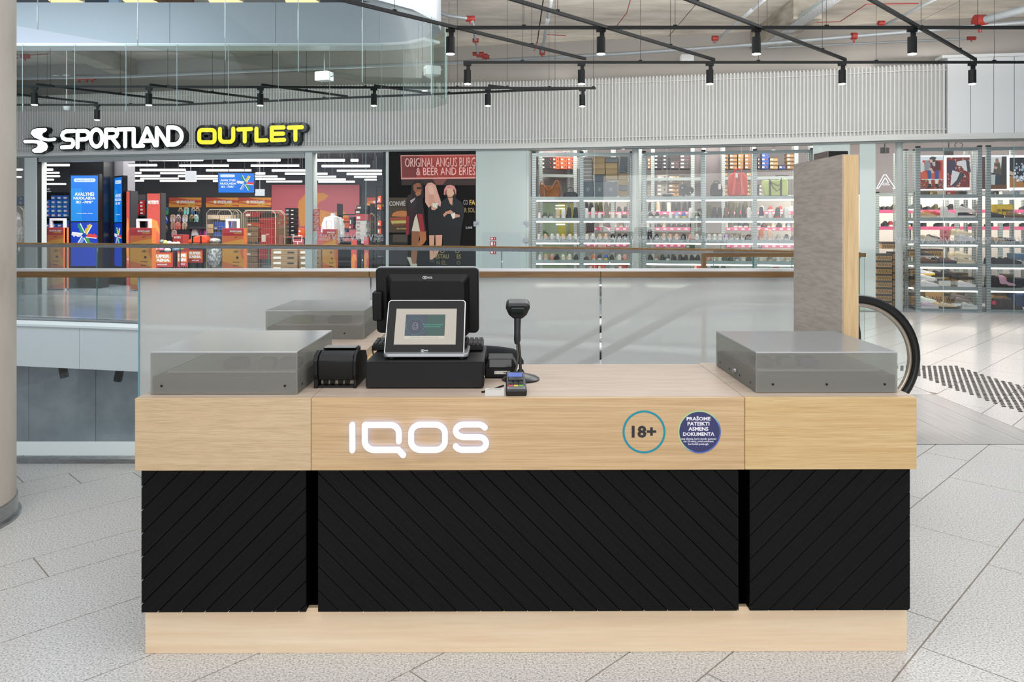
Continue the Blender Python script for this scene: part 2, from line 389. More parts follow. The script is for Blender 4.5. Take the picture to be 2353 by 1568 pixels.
# tactile studs
tac = thing('tactile_strip', 'band of round dark studs crossing the pale floor', 'tactile paving', (4.2, 6.9, 0))
M_STUD = mat('dark_stud', '#3b352f', 0.4, 0.4)
stm = MB().lathe([(0.0175, 0.0), (0.016, 0.004), (0.0, 0.0045)], 10).mesh('stud', [M_STUD])
cnt = 0
# strip runs parallel to X edge direction seen in the photograph
Ax, Ay = 4.02, 8.12; dxs, dys = 0.062, 0.0
def Wf(x, y): Y = F*H/(y-HY); return (x-CX)/F*Y, Y
c0 = Wf(2060, 841); c1 = Wf(2186, 841); c2 = Wf(2353, 893); c3 = Wf(2353, 951)
nx0 = (c3[0]-c0[0]); ny0 = (c3[1]-c0[1]); L0 = math.hypot(nx0, ny0); du = (nx0/L0, ny0/L0); dn = (du[1], -du[0])
pos = []
for j in range(0, 42):
    for i in range(-2, 60):
        x = 3.40+0.058*i+(0.029 if j % 2 else 0); y = 8.13-0.055*j
        px = CX+x*F/y; py = HY+F*H/y
        if px > 2375 or px < 2040 or py < 840: continue
        if py < 838+(px-2186)*0.312 or py > 848+(px-2060)*0.353: continue
        pos.append((y, x))
pos.sort()
for y, x in pos[:290]:
    o = bpy.data.objects.new('stud', stm); C.objects.link(o); o.parent = tac; o.location = (x-4.2, y-6.9, 0.0)
if pos[290:]:
    mb = MB()
    for y, x in pos[290:]: mb.lathe([(0.0175, 0.0), (0.016, 0.004), (0.0, 0.0045)], 8, (x-4.2, y-6.9, 0))
    tag(mb.obj('stud_field', [M_STUD], tac), kind='stuff')


# far floor, shop floors
def front(x):      # plan line of the shop fronts
    pts = [(-13.5, 16.75), (-4.1, 14.9), (0.38, 14.39), (5.34, 13.35), (6.61, 12.95), (10.5, 12.4)]
    for (a, b), (c, d) in zip(pts, pts[1:]):
        if x <= c: return b+(d-b)*(x-a)/(c-a)
    return pts[-1][1]
FRONT = [(-13.5, 16.75), (-4.1, 14.9), (0.38, 14.39), (5.34, 13.35), (6.61, 12.95), (10.5, 12.4)]
def hit(px, d=0.0):
    """where the sight line through pixel column px meets the shop front line set back by d"""
    k = (px-CX)/F; best = None
    for (a, b), (c, e) in zip(FRONT, FRONT[1:]):
        L = math.hypot(c-a, e-b); nx, ny = -(e-b)/L, (c-a)/L
        a2, b2 = a+nx*d, b+ny*d; c2_, e2 = c+nx*d, e+ny*d
        den = (c2_-a2)-k*(e2-b2)
        if abs(den) < 1e-9: continue
        t = (k*b2-a2)/den
        if best is None or -0.0001 <= t <= 1.0001 or (t > 1 and (a, b) == FRONT[0]):
            X = a2+(c2_-a2)*t; Y = b2+(e2-b2)*t; ang = math.atan2(e-b, c-a)
            if -0.0001 <= t <= 1.0001: return X, Y, ang
            best = (X, Y, ang)
    return best
RAIL_FAR = [(-70, 12.1), (42, 11.88), (223, 11.58), (414, 11.27), (617, 10.98), (832, 10.66), (1153, 10.05), (1400, 9.62), (1640, 9.15), (1820, 8.62), (1975, 8.1)]
RF = [(PX(x, Y), Y) for x, Y in RAIL_FAR]
M_SHOPFLOOR = noisy('polished_concrete_floor', [(0.3, '#7f8a95'), (0.5, '#95a0ab'), (0.7, '#a8b2bb')], 0.14, 1.2, 6, 0.0)
M_FARFLOOR = noisy('polished_mall_floor', [(0.3, '#a3abb3'), (0.5, '#b3bac1'), (0.7, '#c2c8cd')], 0.12, 1.0, 6, 0.0)
ff = MB()
edge = [(x-0.0, y-0.42) for x, y in RF]
polyf = [(-14, 12.3-0.42)]+edge+[(14, 7.5)][:0]+[(5.2, 13.7)]+[(x, y) for x, y in reversed(FRONT[:4])]
ff.prism([(p[0], p[1]) for p in polyf], -0.3, -0.001, 'z')
struct(ff.obj('floor', [M_FARFLOOR]))
fs_ = MB().prism([(-13.5, 16.76), (-4.1, 14.91), (0.38, 14.40), (5.34, 13.36), (6.61, 12.96), (10.5, 12.41), (14, 12), (14, 28), (-16, 28)], -0.3, 0.0, 'z')
struct(fs_.obj('floor', [M_SHOPFLOOR]))
# seams of the far floor as long slabs
for a, b in (((-11.2, 13.2), (-4.5, 15.0)), ((-10.5, 12.2), (-1.5, 14.55))):
    pass
# lower storey seen through the clear pane
wl = thing('wall_lower', None, None); wl['kind'] = 'structure'; wl.location = (-8, 13.6, -4)
for a, b in ((-60, 66), (66, 220), (220, 420)):
    Yw = 13.6
    MB().box(PX(a, Yw)+0.004, PX(b, Yw)-0.004, Yw, Yw+0.2, -7.5, -0.3).obj('panel', [M_CONCP], wl, world=True)
struct(MB().box(-14, 4, 4.9, 14, -7.7, -7.5).obj('floor', [M_CONC]))
# far slab edge: white fascia band under the rail, in separate panels
sl = thing('trim_atrium_far', None, None); sl['kind'] = 'structure'; sl.location = (-6, 11.5, 0)
cuts = [-14] + [PX(v, 11.3) for v in (195, 430, 700)] + [2.4]
ep = [(-14, 11.97)] + [(x, y-0.43) for x, y in RF]
def along(pts, xa, xb):
    out = []
    def yy(x):
        for (a, b), (c, d) in zip(pts, pts[1:]):
            if a <= x <= c: return b+(d-b)*(x-a)/(c-a)
        return pts[-1][1]
    out.append((xa, yy(xa))); out += [p for p in pts if xa < p[0] < xb]; out.append((xb, yy(xb))); return out
for a, b in zip(cuts, cuts[1:]):
    MB().sweep(along(ep, a+0.003, b-0.003), [(0, 0.0), (0, -0.63), (0.08, -0.63), (0.08, 0.0)]).obj('fascia_panel', [M_WHITE], sl, world=True)
MB().sweep(along(ep, -14, 2.4), [(-0.02, 0.012), (-0.02, -0.02), (0.35, -0.02), (0.35, 0.012)]).obj('sill', [mat('bright_white', '#e8eaeb', 0.35)], sl, world=True)
# near slab edge: white ledge beyond the near glass
nl = MB().box(-14, 2.15, 5.0, 5.31, -0.6, -0.0).box(-14, 2.15, 4.9, 5.0, -0.6, -0.004)
struct(nl.obj('trim_atrium_near', [M_WHITE]))
# round concrete column at the left edge
cl = struct(MB().lathe([(0.372, 0.0), (0.372, 5.1)], 64).obj('column', [noisy('cast_concrete_column', [(0.25, '#9a9388'), (0.45, '#b5aea3'), (0.75, '#c3bdb3')], 0.6, 2.5, 10, 0.06, (1, 1, 0.5))], smooth=True, loc=(-2.972, 3.84, 0.0)))
MB().lathe([(0.395, 0.0), (0.395, 0.014), (0.379, 0.016), (0.379, 0.10), (0.374, 0.101)], 64).obj('base_ring', [M_STEEL], cl, smooth=True)
# side walls and back wall of the mall, outside the picture, close the room behind the camera
struct(MB().box(-17.3, -17, -2, 30, -8, 7).obj('wall_left', [M_OFFW]))
struct(MB().box(14, 14.3, -2, 30, -0.3, 7).obj('wall_right', [M_GREYW]))
# ------------------------------------------------ ceiling
ZC = 5.1
ce = thing('ceiling', None, None); ce['kind'] = 'structure'; ce.location = (0, 15, ZC)
xs = [-14, -11.3, -8.68, -5.9, -3.2, 0.5, 3.0, 4.47, 7.2, 9.9, 14]
for a, b in zip(xs, xs[1:]):
    dz = 0.0 if not (0.49 < a < 4.4) else 0.0
    MB().box(a+0.01, b-0.01, 11.9 if b > -0.5 else 12.2, 19.5, ZC+dz, ZC+0.3).obj('slab', [M_CONCG], ce, world=True)
for a, b in ((-8.68, -8.28), (4.45, 4.9)):
    MB().box(a, b, 11.9, 19.5, 4.76, ZC).obj('beam', [noisy('stained_beam_concrete', [(0.3, '#6d675c'), (0.5, '#8a8478'), (0.75, '#a39d92')], 0.8, 2.0, 10, 0.1, (1, 1, 4))], ce, world=True)
# grey wall above the shop fronts
MB_w = MB().sweep([(-14, 17.9), (-8.4, 16.64), (0.45, 14.95), (5.0, 13.95), (7.3, 13.2), (14, 12.4)], [(0, 3.1), (0, 5.1), (0.2, 5.1), (0.2, 3.1)])
struct(MB_w.obj('wall_upper', [M_GREYW]))
# ------------------------------------------------ ribbed shop-front bulkhead
bk = thing('bulkhead', 'long white ribbed bulkhead running above the shop windows', 'bulkhead', (0, 14.4, 2.9))
ZF = 2.92
FT = FRONT[:5]
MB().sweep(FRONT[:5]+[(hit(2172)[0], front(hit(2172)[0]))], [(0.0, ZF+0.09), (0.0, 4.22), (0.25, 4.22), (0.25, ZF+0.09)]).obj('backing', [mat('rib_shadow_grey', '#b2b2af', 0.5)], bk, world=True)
rb = MB()
XE = hit(2172)[0]; FE = FRONT[:5]+[(XE, front(XE))]
segs = list(zip(FE, FE[1:]))
for (a, b), (c, d) in segs:
    L = math.hypot(c-a, d-b); n_ = int(L/0.062)
    ux, uy = (c-a)/L, (d-b)/L; vx, vy = uy, -ux   # v points to the viewer
    for i in range(n_):
        t = (i+0.5)*L/n_; cx_, cy_ = a+ux*t, b+uy*t
        if cx_ > XE or cx_ < -13: continue
        h = 0.017
        bpts = [(cx_-ux*h, cy_-uy*h), (cx_-ux*h*.7+vx*0.03, cy_-uy*h*.7+vy*0.03), (cx_+ux*h*.7+vx*0.03, cy_+uy*h*.7+vy*0.03), (cx_+ux*h, cy_+uy*h)]
        rb.hexa([(p[0], p[1], ZF+0.13) for p in bpts], [(p[0], p[1], 4.24) for p in bpts])
tag(rb.obj('slat', [mat('rib_white', '#cfcfcc', 0.45)], bk, world=True), kind='stuff')
for z0 in (3.12, 4.13):
    MB().sweep(FE, [(-0.036, z0), (-0.036, z0+0.012), (0, z0+0.012), (0, z0)]).obj('batten', [mat('rib_white', '#cfcfcc', 0.45)], bk, world=True)
MB().sweep(FRONT, [(-0.075, ZF+0.03), (-0.075, ZF+0.085), (-0.05, ZF+0.13), (0.05, ZF+0.13), (0.05, ZF+0.03)]).obj('lower_trim', [M_OFFW], bk, world=True)
MB().sweep(FRONT, [(-0.03, ZF), (-0.03, ZF+0.03), (0.2, ZF+0.03), (0.2, ZF)]).obj('soffit_trim', [mat('soffit_grey', '#8f9492', 0.5)], bk, world=True)
# smooth panels right of the ribs
sp = thing('panel_cladding', 'smooth white wall cladding right of the ribbed bulkhead', 'wall cladding', (8, 12.8, 2.9))
pts = [hit(v)[:2] for v in (2175, 2228, 2281, 2328)] + [(9.6, 12.53), (10.5, 12.4)]
for a, b in zip(pts, pts[1:]):
    MB().sweep([a, (b[0]-0.012, b[1])], [(-0.05, ZF+0.13), (-0.05, 4.33), (0.2, 4.33), (0.2, ZF+0.13)]).obj('panel', [M_WHITE], sp, world=True)
MB().sweep([(pts[0][0]-0.1, pts[0][1]+0.02), pts[-1]], [(-0.09, 4.33), (-0.09, 4.38), (0.2, 4.38), (0.2, 4.33)]).obj('cap', [M_WHITE], sp, world=True)
# ------------------------------------------------ upper slab band around the opening
ub = thing('trim_upper', None, None); ub['kind'] = 'structure'; ub.location = (-4, 11.2, 4.5)
k_ = 0.912
far_pts = [(-14, 11.35), (PX(390, 11.35), 11.35), (PX(633, 11.35), 11.35), (PX(872, 11.35), 11.35)]
curve = [(PX(872, 11.35), 11.35), (-1.55, 11.22), (-1.27, 10.98), (-1.14, 10.6), (-1.15, 10.15), (-1.38, 9.6), (-1.75, 9.2), (-2.3, 8.55), (-3.0, 7.75), (-4.1, 6.4), (-5.5, 4.8)]
M_BAND = mat('band_white', '#b2b9c1', 0.5)
allp = far_pts[:-1]+curve
for a, b in zip(far_pts, far_pts[1:]):
    MB().sweep([(a[0]+0.003, a[1]), (b[0]-0.003, b[1])], [(0.0, 4.24), (0.0, 4.86), (0.3, 4.86), (0.3, 4.24)]).obj('fascia_panel', [M_BAND], ub, world=True)
MB().sweep(curve, [(0.0, 4.24), (0.0, 4.86), (0.14, 4.86), (0.14, 4.24)]).obj('fascia_panel', [M_BAND], ub, world=True)
MB().sweep(far_pts[:-1]+curve[:3], [(-0.02, 4.20), (-0.02, 4.24), (0.3, 4.24), (0.3, 4.20)]).obj('bottom_trim', [mat('bright_white', '#e8eaeb', 0.35)], ub, world=True)
# upper floor glimpse above the band
uc = thing('cafe_counter', 'dark timber cafe front glimpsed above the white band at the top edge', 'counter', (-6, 11.9, 4.86))
for i, (a, b, h) in enumerate(((30, 115, '#4a4a50'), (195, 250, '#2f3a48'), (250, 272, '#9db6cc'), (350, 440, '#5b3a22'), (560, 670, '#7d7a78'), (735, 850, '#3a3f4a'), (850, 880, '#8a6a3a'))):
    Yk = 11.8; MB().box(PX(a, Yk), PX(b, Yk), Yk, Yk+0.1, 4.86, 5.09).obj('front_panel', [flat(h)], uc, world=True)
for i, x in enumerate((155, 325, 520, 695)):
    Yk = 11.75; l_ = MB().lathe([(0.0, 0.0), (0.2, 0.01), (0.26, 0.05), (0.2, 0.07), (0.0, 0.08)], 20).obj('lamp_shade', [glow('#ffd9a0', 1.6)], smooth=True, loc=(PX(x, Yk), Yk, 4.93))
    tag(l_, 'warm glowing pendant lamp above the white band, %s from the left column' % ('first', 'second', 'third', 'fourth')[i], 'lamp', 'pendant lamps upstairs'); l_.name = 'pendant_lamp'
# ------------------------------------------------ hanging glass panels (smoke curtain)
ZG = 3.21
sc = thing('glass_curtain', 'clear glass smoke curtain hanging around the atrium opening', 'glass screen', (-3, 10, 3.2))
js = [-66, 52, 172, 290, 407, 525, 640, 758, 876]
Yg = 11.31
cp = [(PX(v, Yg), Yg) for v in js]
ring = [(-1.62, 11.25), (-1.15, 10.98), (-0.92, 10.6), (-0.90, 10.15), (-1.05, 9.8), (-1.78, 8.94), (-2.37, 8.34), (-2.95, 7.74), (-3.54, 7.12), (-4.09, 6.49), (-4.7, 5.8)]
cp += ring
for i, (a, b) in enumerate(zip(cp, cp[1:])):
    L = math.hypot(b[0]-a[0], b[1]-a[1]); e = 0.004/L
    a2 = (a[0]+(b[0]-a[0])*e, a[1]+(b[1]-a[1])*e); b2 = (b[0]-(b[0]-a[0])*e, b[1]-(b[1]-a[1])*e)
    g_ = MB().sweep([a2, b2], [(-0.004, ZG), (-0.004, 4.22), (0.004, 4.22), (0.004, ZG)]).obj('glass_panel', [M_CURTAIN], sc, world=True)
    MB().sweep([b2, (b2[0]+(b[0]-a[0])*e*1.2, b2[1]+(b[1]-a[1])*e*1.2)], [(-0.005, ZG), (-0.005, 4.22), (0.005, 4.22), (0.005, ZG)]).obj('panel_edge', [mat('lit_glass_edge', '#a9bfbc', 0.2)], g_, world=True)
# ------------------------------------------------ track lighting
ZT = 3.6
def Yt(y): return (ZT-H)*F/(HY-y)
def track(name_lab, pts, th=0.032):
    t = thing('light_track', name_lab, 'light track', (PX(pts[0][0], Yt(pts[0][1])), Yt(pts[0][1]), ZT), 0, 'black lighting tracks')
    pl = [(PX(x, Yt(y)), Yt(y)) for x, y in pts]
    MB().sweep(pl, [(-th/2, ZT), (-th/2, ZT+th), (th/2, ZT+th), (th/2, ZT)]).obj('rail', [M_BLACK], t, world=True)
    for (a, b), (c, d) in zip(pl, pl[1:]):
        L = math.hypot(c-a, d-b); n_ = max(1, int(L/1.35))
        for i in range(n_):
            f_ = (i+0.5)/n_; x = a+(c-a)*f_; y = b+(d-b)*f_
            MB().cone((x, y, ZT+0.03), (x, y, 5.1), 0.0025, n=5).box(x-.02, x+.02, y-.016, y+.016, ZT+0.03, ZT+0.045).obj('hanger', [M_BLACK], t, world=True)
track('long front crosswise black light track, the highest in the photo', [(1030, 67), (2420, 67)])
track('second crosswise black light track, just below the front one', [(1065, 146), (2420, 146)])
track('black light track crossing the left half above the shop sign', [(-20, 200.5), (520, 202.5), (1367, 205)])
track('lowest black light track, running bent just above the shop sign', [(-20, 243), (407, 243), (865, 224), (1207, 210), (1345, 205.5)])
for i, (a, b, lab) in enumerate((((700, -17), (1345, 138), 'slanting black track starting at the leftmost front spotlight'),
        ((1110, -18), (1641, 140), 'slanting black track crossing at the second front spotlight'),
        ((1500, -28), (1943, 140), 'slanting black track crossing at the third front spotlight'),
        ((1930, -38), (2242, 140), 'slanting black track crossing at the rightmost front spotlight'),
        ((-20, 213), (225, 239), 'short slanting black track at the far left by the column'),
        ((83, 196), (444, 238), 'slanting black track from the first far spotlight behind the glass'),
        ((344, 197), (617, 231), 'slanting black track from the second far spotlight behind the glass'),
        ((601, 197), (799, 224), 'slanting black track from the third far spotlight behind the glass'),
        ((860, 199), (991, 217), 'slanting black track from the fourth far spotlight by the glass corner'),
        ((1123, 199), (1207, 209), 'shortest black track piece where the two far tracks meet'))):
    track(lab, [a, b])
track('thin black track stub hanging vertical cables at the right end of the far track', [(1358, 205), (1369, 205)])
bd = MB().cone((0, 0, -0.085), (0, 0, -0.255), 0.046, n=24).cone((0, 0, -0.255), (0, 0, -0.262), 0.046, 0.043, n=24)
me_body = bd.mesh('body', [M_BLACK]); me_body.shade_smooth(); me_body.set_sharp_from_angle(angle=0.7)
me_adp = MB().box(-0.05, 0.05, -0.018, 0.018, -0.03, 0.0).cone((0.0, 0, -0.09), (0.0, 0, -0.02), 0.014, n=10).box(-.012, .035, -.012, .012, -.075, -.03).mesh('adapter', [M_BLACK])
me_lens = MB().lathe([(0.0, -0.272), (0.03, -0.272), (0.042, -0.268), (0.044, -0.2625), (0.0, -0.2625)], 24).mesh('lens', [M_LAMP]); me_lens.shade_smooth()
sld = bpy.data.lights.new('spot', 'SPOT'); sld.energy = 62; sld.spot_size = 2.1; sld.spot_blend = 0.7; sld.shadow_soft_size = 0.045; sld.color = (1, 0.96, 0.91)
spots = [(1035, 67, 'front'), (1381, 67, 'front'), (1738, 67, 'front'), (2096, 67, 'front')] + \
        [(1074, 146, 'second'), (1336, 146, 'second'), (1631, 146, 'second'), (1935, 146, 'second'), (2234, 146, 'second')] + \
        [(79, 201, 'far'), (342, 202, 'far'), (598, 203, 'far'), (859, 203.5, 'far'), (1121, 204, 'far'), (1338, 205, 'far')] + [(223, 241, 'lowest')]
ordn = ['first', 'second', 'third', 'fourth', 'fifth', 'sixth', 'seventh', 'eighth', 'ninth', 'tenth', 'eleventh', 'twelfth']
cc = {}
for x, y, row in spots:
    i = cc.get(row, 0); cc[row] = i+1; Y = Yt(y); 
    lab = 'black cylinder spotlight, %s from the left on the %s track' % (ordn[i], row) if row != 'lowest' else 'black cylinder spotlight alone on the lowest track above the shop sign'
    t = thing('spotlight', lab, 'spotlight', (PX(x, Y), Y, ZT), 0, 'black track spotlights')
    for nm, me in (('body', me_body), ('adapter', me_adp), ('lens', me_lens)):
        o = bpy.data.objects.new(nm, me); C.objects.link(o); o.parent = t
    lo = bpy.data.objects.new('spot', sld); C.objects.link(lo); lo.parent = t; lo.location = (0, 0, -0.285)
    if row == 'far' and i in (4, 5):   # these wash the ribbed wall
        lo.rotation_euler = (0.5, 0, 0)
# pipes under the ceiling
M_PIPE = mat('galvanised_pipe', '#8f9496', 0.45, 0.3); M_RED = mat('red_coupling', '#84231b', 0.45)
def PT(x, y, z): Y = (z-H)*F/(HY-y); return (PX(x, Y), Y, z)
def pipe(lab, pts, z, r, fit=(), red=False):
    t = thing('pipe', lab, 'pipe', PT(pts[0][0], pts[0][1], z), 0, 'pipes under the ceiling')
    MB().tube([PT(x, y, z) for x, y in pts], r, 10).obj('pipe_run', [M_RED if red else M_PIPE], t, smooth=True, world=True)
    for x, y, L in fit:
        p = Vector(PT(x, y, z)); MB().cone(p-Vector((L/2, 0, 0)), p+Vector((L/2, 0, 0)), r*1.6, n=12).cone(p, p-Vector((0, 0, r*3)), r*0.8, r*0.4, 8).obj('coupling', [M_RED], t, smooth=True, world=True)
pipe('long galvanised sprinkler main running across under the whole ceiling', [(-30, 181), (300, 175), (865, 151), (1034, 144), (1425, 124), (1736, 102), (2420, 46)], 4.62, 0.036, [(183, 178, .16), (200, 178, .1), (212, 178, .1), (1962, 83, .08)])
pipe('thinner galvanised pipe below the main at the upper right', [(1765, 109), (2000, 99), (2225, 89)], 4.6, 0.02, [(2232, 88, .13)])
pipe('thick galvanised pipe entering at the top right corner', [(2265, 45), (2420, 5)], 4.7, 0.06, [(2252, 48, .17)])
for i, (x0, x1, y1, z, r) in enumerate(((1267, 1244, 130, 4.6, .03), (1758, 1641, 98, 4.65, .028), (2150, 2023, 63, 4.75, .024))):
    pipe('galvanised branch pipe running toward the viewer, %s from the left' % ordn[i], [(x0, -3), (x1, y1)], z, r, [(x1+2, y1-10, .1)])
pipe('pale pipe with red couplings by the top of the glass curtain', [(988, 21), (1030, 36), (1078, 43)], 4.7, 0.03, [(1081, 43, .14)])
pipe('short vertical red sprinkler riser above the leftmost second track spotlight', [(1086, 50), (1092, 90), (1098, 122)], 4.55, 0.022, [(1093, 93, .1), (1099, 124, .2), (1108, 128, .2), (1117, 131, .12)])
pipe('short pipe with red couplings at the left by the column', [(20, 129), (60, 129)], 4.7, 0.03, [(34, 129, .1), (58, 129, .14)])
for i, pts in enumerate(([(58, 127), (112, 124), (122, 104)], [(1120, 127), (1225, 127), (1235, 92)], [(1415, 62), (1440, 30), (1450, -5)], [(1830, 53), (1930, 50), (1990, 10), (2110, 8)], [(1255, 80), (1300, 82)])):
    c_ = MB().tube([PT(x, y, 4.95) for x, y in pts], 0.008, 6).obj('alarm_cable', [M_RED]); tag(c_, 'thin red alarm cable clipped under the ceiling, %s from the left' % ordn[i], 'cable', 'red cables under the ceiling')
# perforated cable tray
trp = [PT(1918, -3, 4.75), PT(1713, 144, 4.75)]
ct = thing('cable_tray', 'perforated galvanised cable tray slanting beside the right ceiling beam', 'cable tray', trp[1])
mb = MB(); a, b = Vector(trp[0]), Vector(trp[1]); 
mb.box(a.x-0.10, a.x+0.12, min(a.y, b.y), max(a.y, b.y), 4.75, 4.757).obj('tray_base', [noisy('perforated_tray', [(0.45, '#6f7274'), (0.55, '#a9acae')], 0.4, 60, 0, 0, metal=0.4)], ct, world=True)
for sx in (-0.10, 0.12): MB().box(a.x+sx-0.004, a.x+sx+0.004, min(a.y, b.y), max(a.y, b.y), 4.757, 4.81).obj('tray_side', [M_GALV], ct, world=True)
# loudspeakers, detectors, camera
for i, (x, y) in enumerate(((745, 176), (993, 163))):
    Y = 12.2; t = thing('loudspeaker', 'white wall loudspeaker behind the hanging glass, the %s one' % ('left', 'right')[i], 'loudspeaker', P(x, y, Y), -0.4 if i == 0 else 0.35, 'white loudspeakers')
    MB().box(-.125, .125, -.09, .09, -.075, .075).obj('cabinet', [M_WHITE], t, bevel=0.015)
    MB().cone((.1, 0, .0), (.16, 0.02, 0.03), 0.03, n=10).cone((0.0, 0, .07), (0.0, 0, 5.1-PZ(y, Y)), 0.004, n=6).obj('bracket', [M_GALV], t)
for i, (x, y, z) in enumerate(((130, 174, 4.7), (152, 173, 4.7))):
    o = MB().lathe([(0.0, -0.05), (0.05, -0.04), (0.07, 0.0), (0.0, 0.01)], 16).obj('smoke_detector', [M_WHITE], smooth=True, loc=PT(x, y, z)); tag(o, 'small white smoke detector under the left ceiling, the %s one' % ('left', 'right')[i], 'detector', 'smoke detectors')
for i, (x, y, Y) in enumerate(((153, 247, 13.9), (1670, 321, 13.75))):
    o = MB().lathe([(0.0, -0.06), (0.045, -0.045), (0.06, 0.0), (0.06, 0.03), (0.0, 0.03)], 16).cone((0, 0, .02), (0, 0, 4.9-PZ(y, Y)) if i == 0 else (0, .1, .03), 0.008, n=6).obj('dome_camera', [M_WHITE], smooth=True, loc=P(x, y, Y)); tag(o, ('white dome camera hanging left above the shop logo', 'small white dome camera on the ribbed bulkhead trim')[i], 'camera')
o = MB().box(*sum(((PX(1563, 14.1), PX(1592, 14.1)), (14.0, 14.15), (PZ(143, 14.1), PZ(127, 14.1))), ())).obj('junction_box', [M_WHITE], bevel=0.01); tag(o, 'white box on the grey wall behind the second track', 'junction box')

# ------------------------------------------------ far balustrade
fb = thing('glass_balustrade', 'curved far glass balustrade with thin oak and steel handrail across the void', 'balustrade', (RF[4][0], RF[4][1], 0))
for a, b in zip(RF, RF[1:]):
    L = math.hypot(b[0]-a[0], b[1]-a[1]); e = 0.006/L
    a2 = (a[0]+(b[0]-a[0])*e, a[1]+(b[1]-a[1])*e); b2 = (b[0]-(b[0]-a[0])*e, b[1]-(b[1]-a[1])*e)
    g_ = MB().sweep([a2, b2], [(-0.006, 0.0), (-0.006, 1.16), (0.006, 1.16), (0.006, 0.0)]).obj('glass_panel', [M_GLASS], fb, world=True)
    MB().sweep([b2, (b2[0]+(b[0]-a[0])*e*1.2, b2[1]+(b[1]-a[1])*e*1.2)], [(-0.007, 0), (-0.007, 1.16), (0.007, 1.16), (0.007, 0)]).obj('panel_edge', [M_EDGE], g_, world=True)
MB().sweep(RF, [(-0.03, 1.155), (-0.03, 1.20), (0.03, 1.20), (0.03, 1.155)]).obj('steel_rail', [M_STEEL], fb, world=True)
MB().sweep(RF, [(-0.034, 1.20), (-0.034, 1.222), (0.034, 1.222), (0.034, 1.20)]).obj('handrail', [M_OAK], fb, world=True)
MB().sweep(RF, [(-0.03, 0.0), (-0.03, 0.05), (0.03, 0.05), (0.03, 0.0)]).obj('base_channel', [M_STEEL], fb, world=True)
# framed rail beside the escalator
Yr = 7.25; fr2 = thing('escalator_barrier', 'oak framed glass barrier behind the escalator, left of the tall grey panel', 'barrier', (PX(1619, Yr), Yr, 0))
MB().box(PX(1615, Yr), PX(1990, Yr), Yr, Yr+0.06, PZ(591, Yr), PZ(582, Yr)).obj('handrail', [M_OAK], fr2, world=True)
MB().box(PX(1615, Yr), PX(1623, Yr), Yr, Yr+0.06, 0, PZ(591, Yr)).obj('post', [M_OAKV], fr2, world=True)
MB().box(PX(1623, Yr), PX(1732, Yr), Yr+0.025, Yr+0.035, 0.0, PZ(591, Yr)).obj('glass_panel', [M_GLASS], fr2, world=True)
MB().box(PX(1735, Yr), PX(1990, Yr), Yr+0.025, Yr+0.035, 0.0, PZ(591, Yr)).obj('glass_panel', [M_GLASS], fr2, world=True)
MB().box(PX(1732, Yr), PX(1735, Yr), Yr+0.024, Yr+0.036, 0.0, PZ(591, Yr)).obj('panel_edge', [M_EDGE], fr2, world=True)
# ------------------------------------------------ near balustrade
Yn = 4.86
nb = thing('glass_balustrade', 'near balustrade of satin glass under a thick oak handrail behind the counter', 'balustrade', (0, Yn, 0))
g_ = MB().box(-6.5, PX(318.5, Yn), Yn-0.008, Yn+0.008, 0.0, 1.2).obj('glass_panel', [M_GLASS], nb, world=True); tag(g_, 'clear glass pane')
MB().box(PX(318.5, Yn), PX(320.5, Yn), Yn-0.009, Yn+0.009, 0.0, 1.2).obj('panel_edge', [mat('cyan_glass_edge', '#8fc3d6', 0.1, trans=0.2)], g_, world=True)
for a, b in ((323, 850.5), (854, 1377.5), (1382.5, 1905)):
    g_ = MB().box(PX(a, Yn), PX(b, Yn), Yn-0.008, Yn+0.008, 0.0, 1.2).obj('glass_panel', [M_FROST], nb, world=True); tag(g_, 'white satin glass pane')
for a, b in ((-1400, 847.6), (848.4, 1380), (1380.6, 1905)):
    Yh = Yn-0.035
    MB().box(PX(a, Yh) if a > -1000 else -6.5, PX(b, Yh), Yh, Yh+0.085, 1.193, 1.231).obj('handrail', [M_OAK], nb, bevel=0.003, world=True)
MB().box(-6.5, PX(1905, Yn-.03), Yn-0.03, Yn+0.045, 1.2315, 1.247).obj('top_strip', [mat('satin_aluminium', '#d4d6d8', 0.3, 0.25)], nb, world=True)
MB().box(-6.5, PX(1905, Yn-.03), Yn-0.037, Yn+0.035, -0.005, 0.028).obj('base_channel', [M_STEEL], nb, world=True)
# spotlights hanging below the far slab edge
for i, (x, y, tl) in enumerate(((146, 855, 0.18), (273, 863, -0.2))):
    Y = 11.75; t = thing('spotlight', 'black spotlight hanging under the white slab edge, the %s one' % ('left', 'right')[i], 'spotlight', P(x, y, Y), 0, 'spotlights under the far slab')
    m_ = Matrix.Rotation(-tl, 4, 'Y')
    MB().cone((0, 0, 0.07), (0, 0, -0.09), 0.062, n=20).xf(m_).obj('body', [M_BLACK], t, smooth=True)
    MB().cone((0, 0, 0.05), (0, 0, 0.15), 0.012, n=8).obj('stem', [M_BLACK], t)
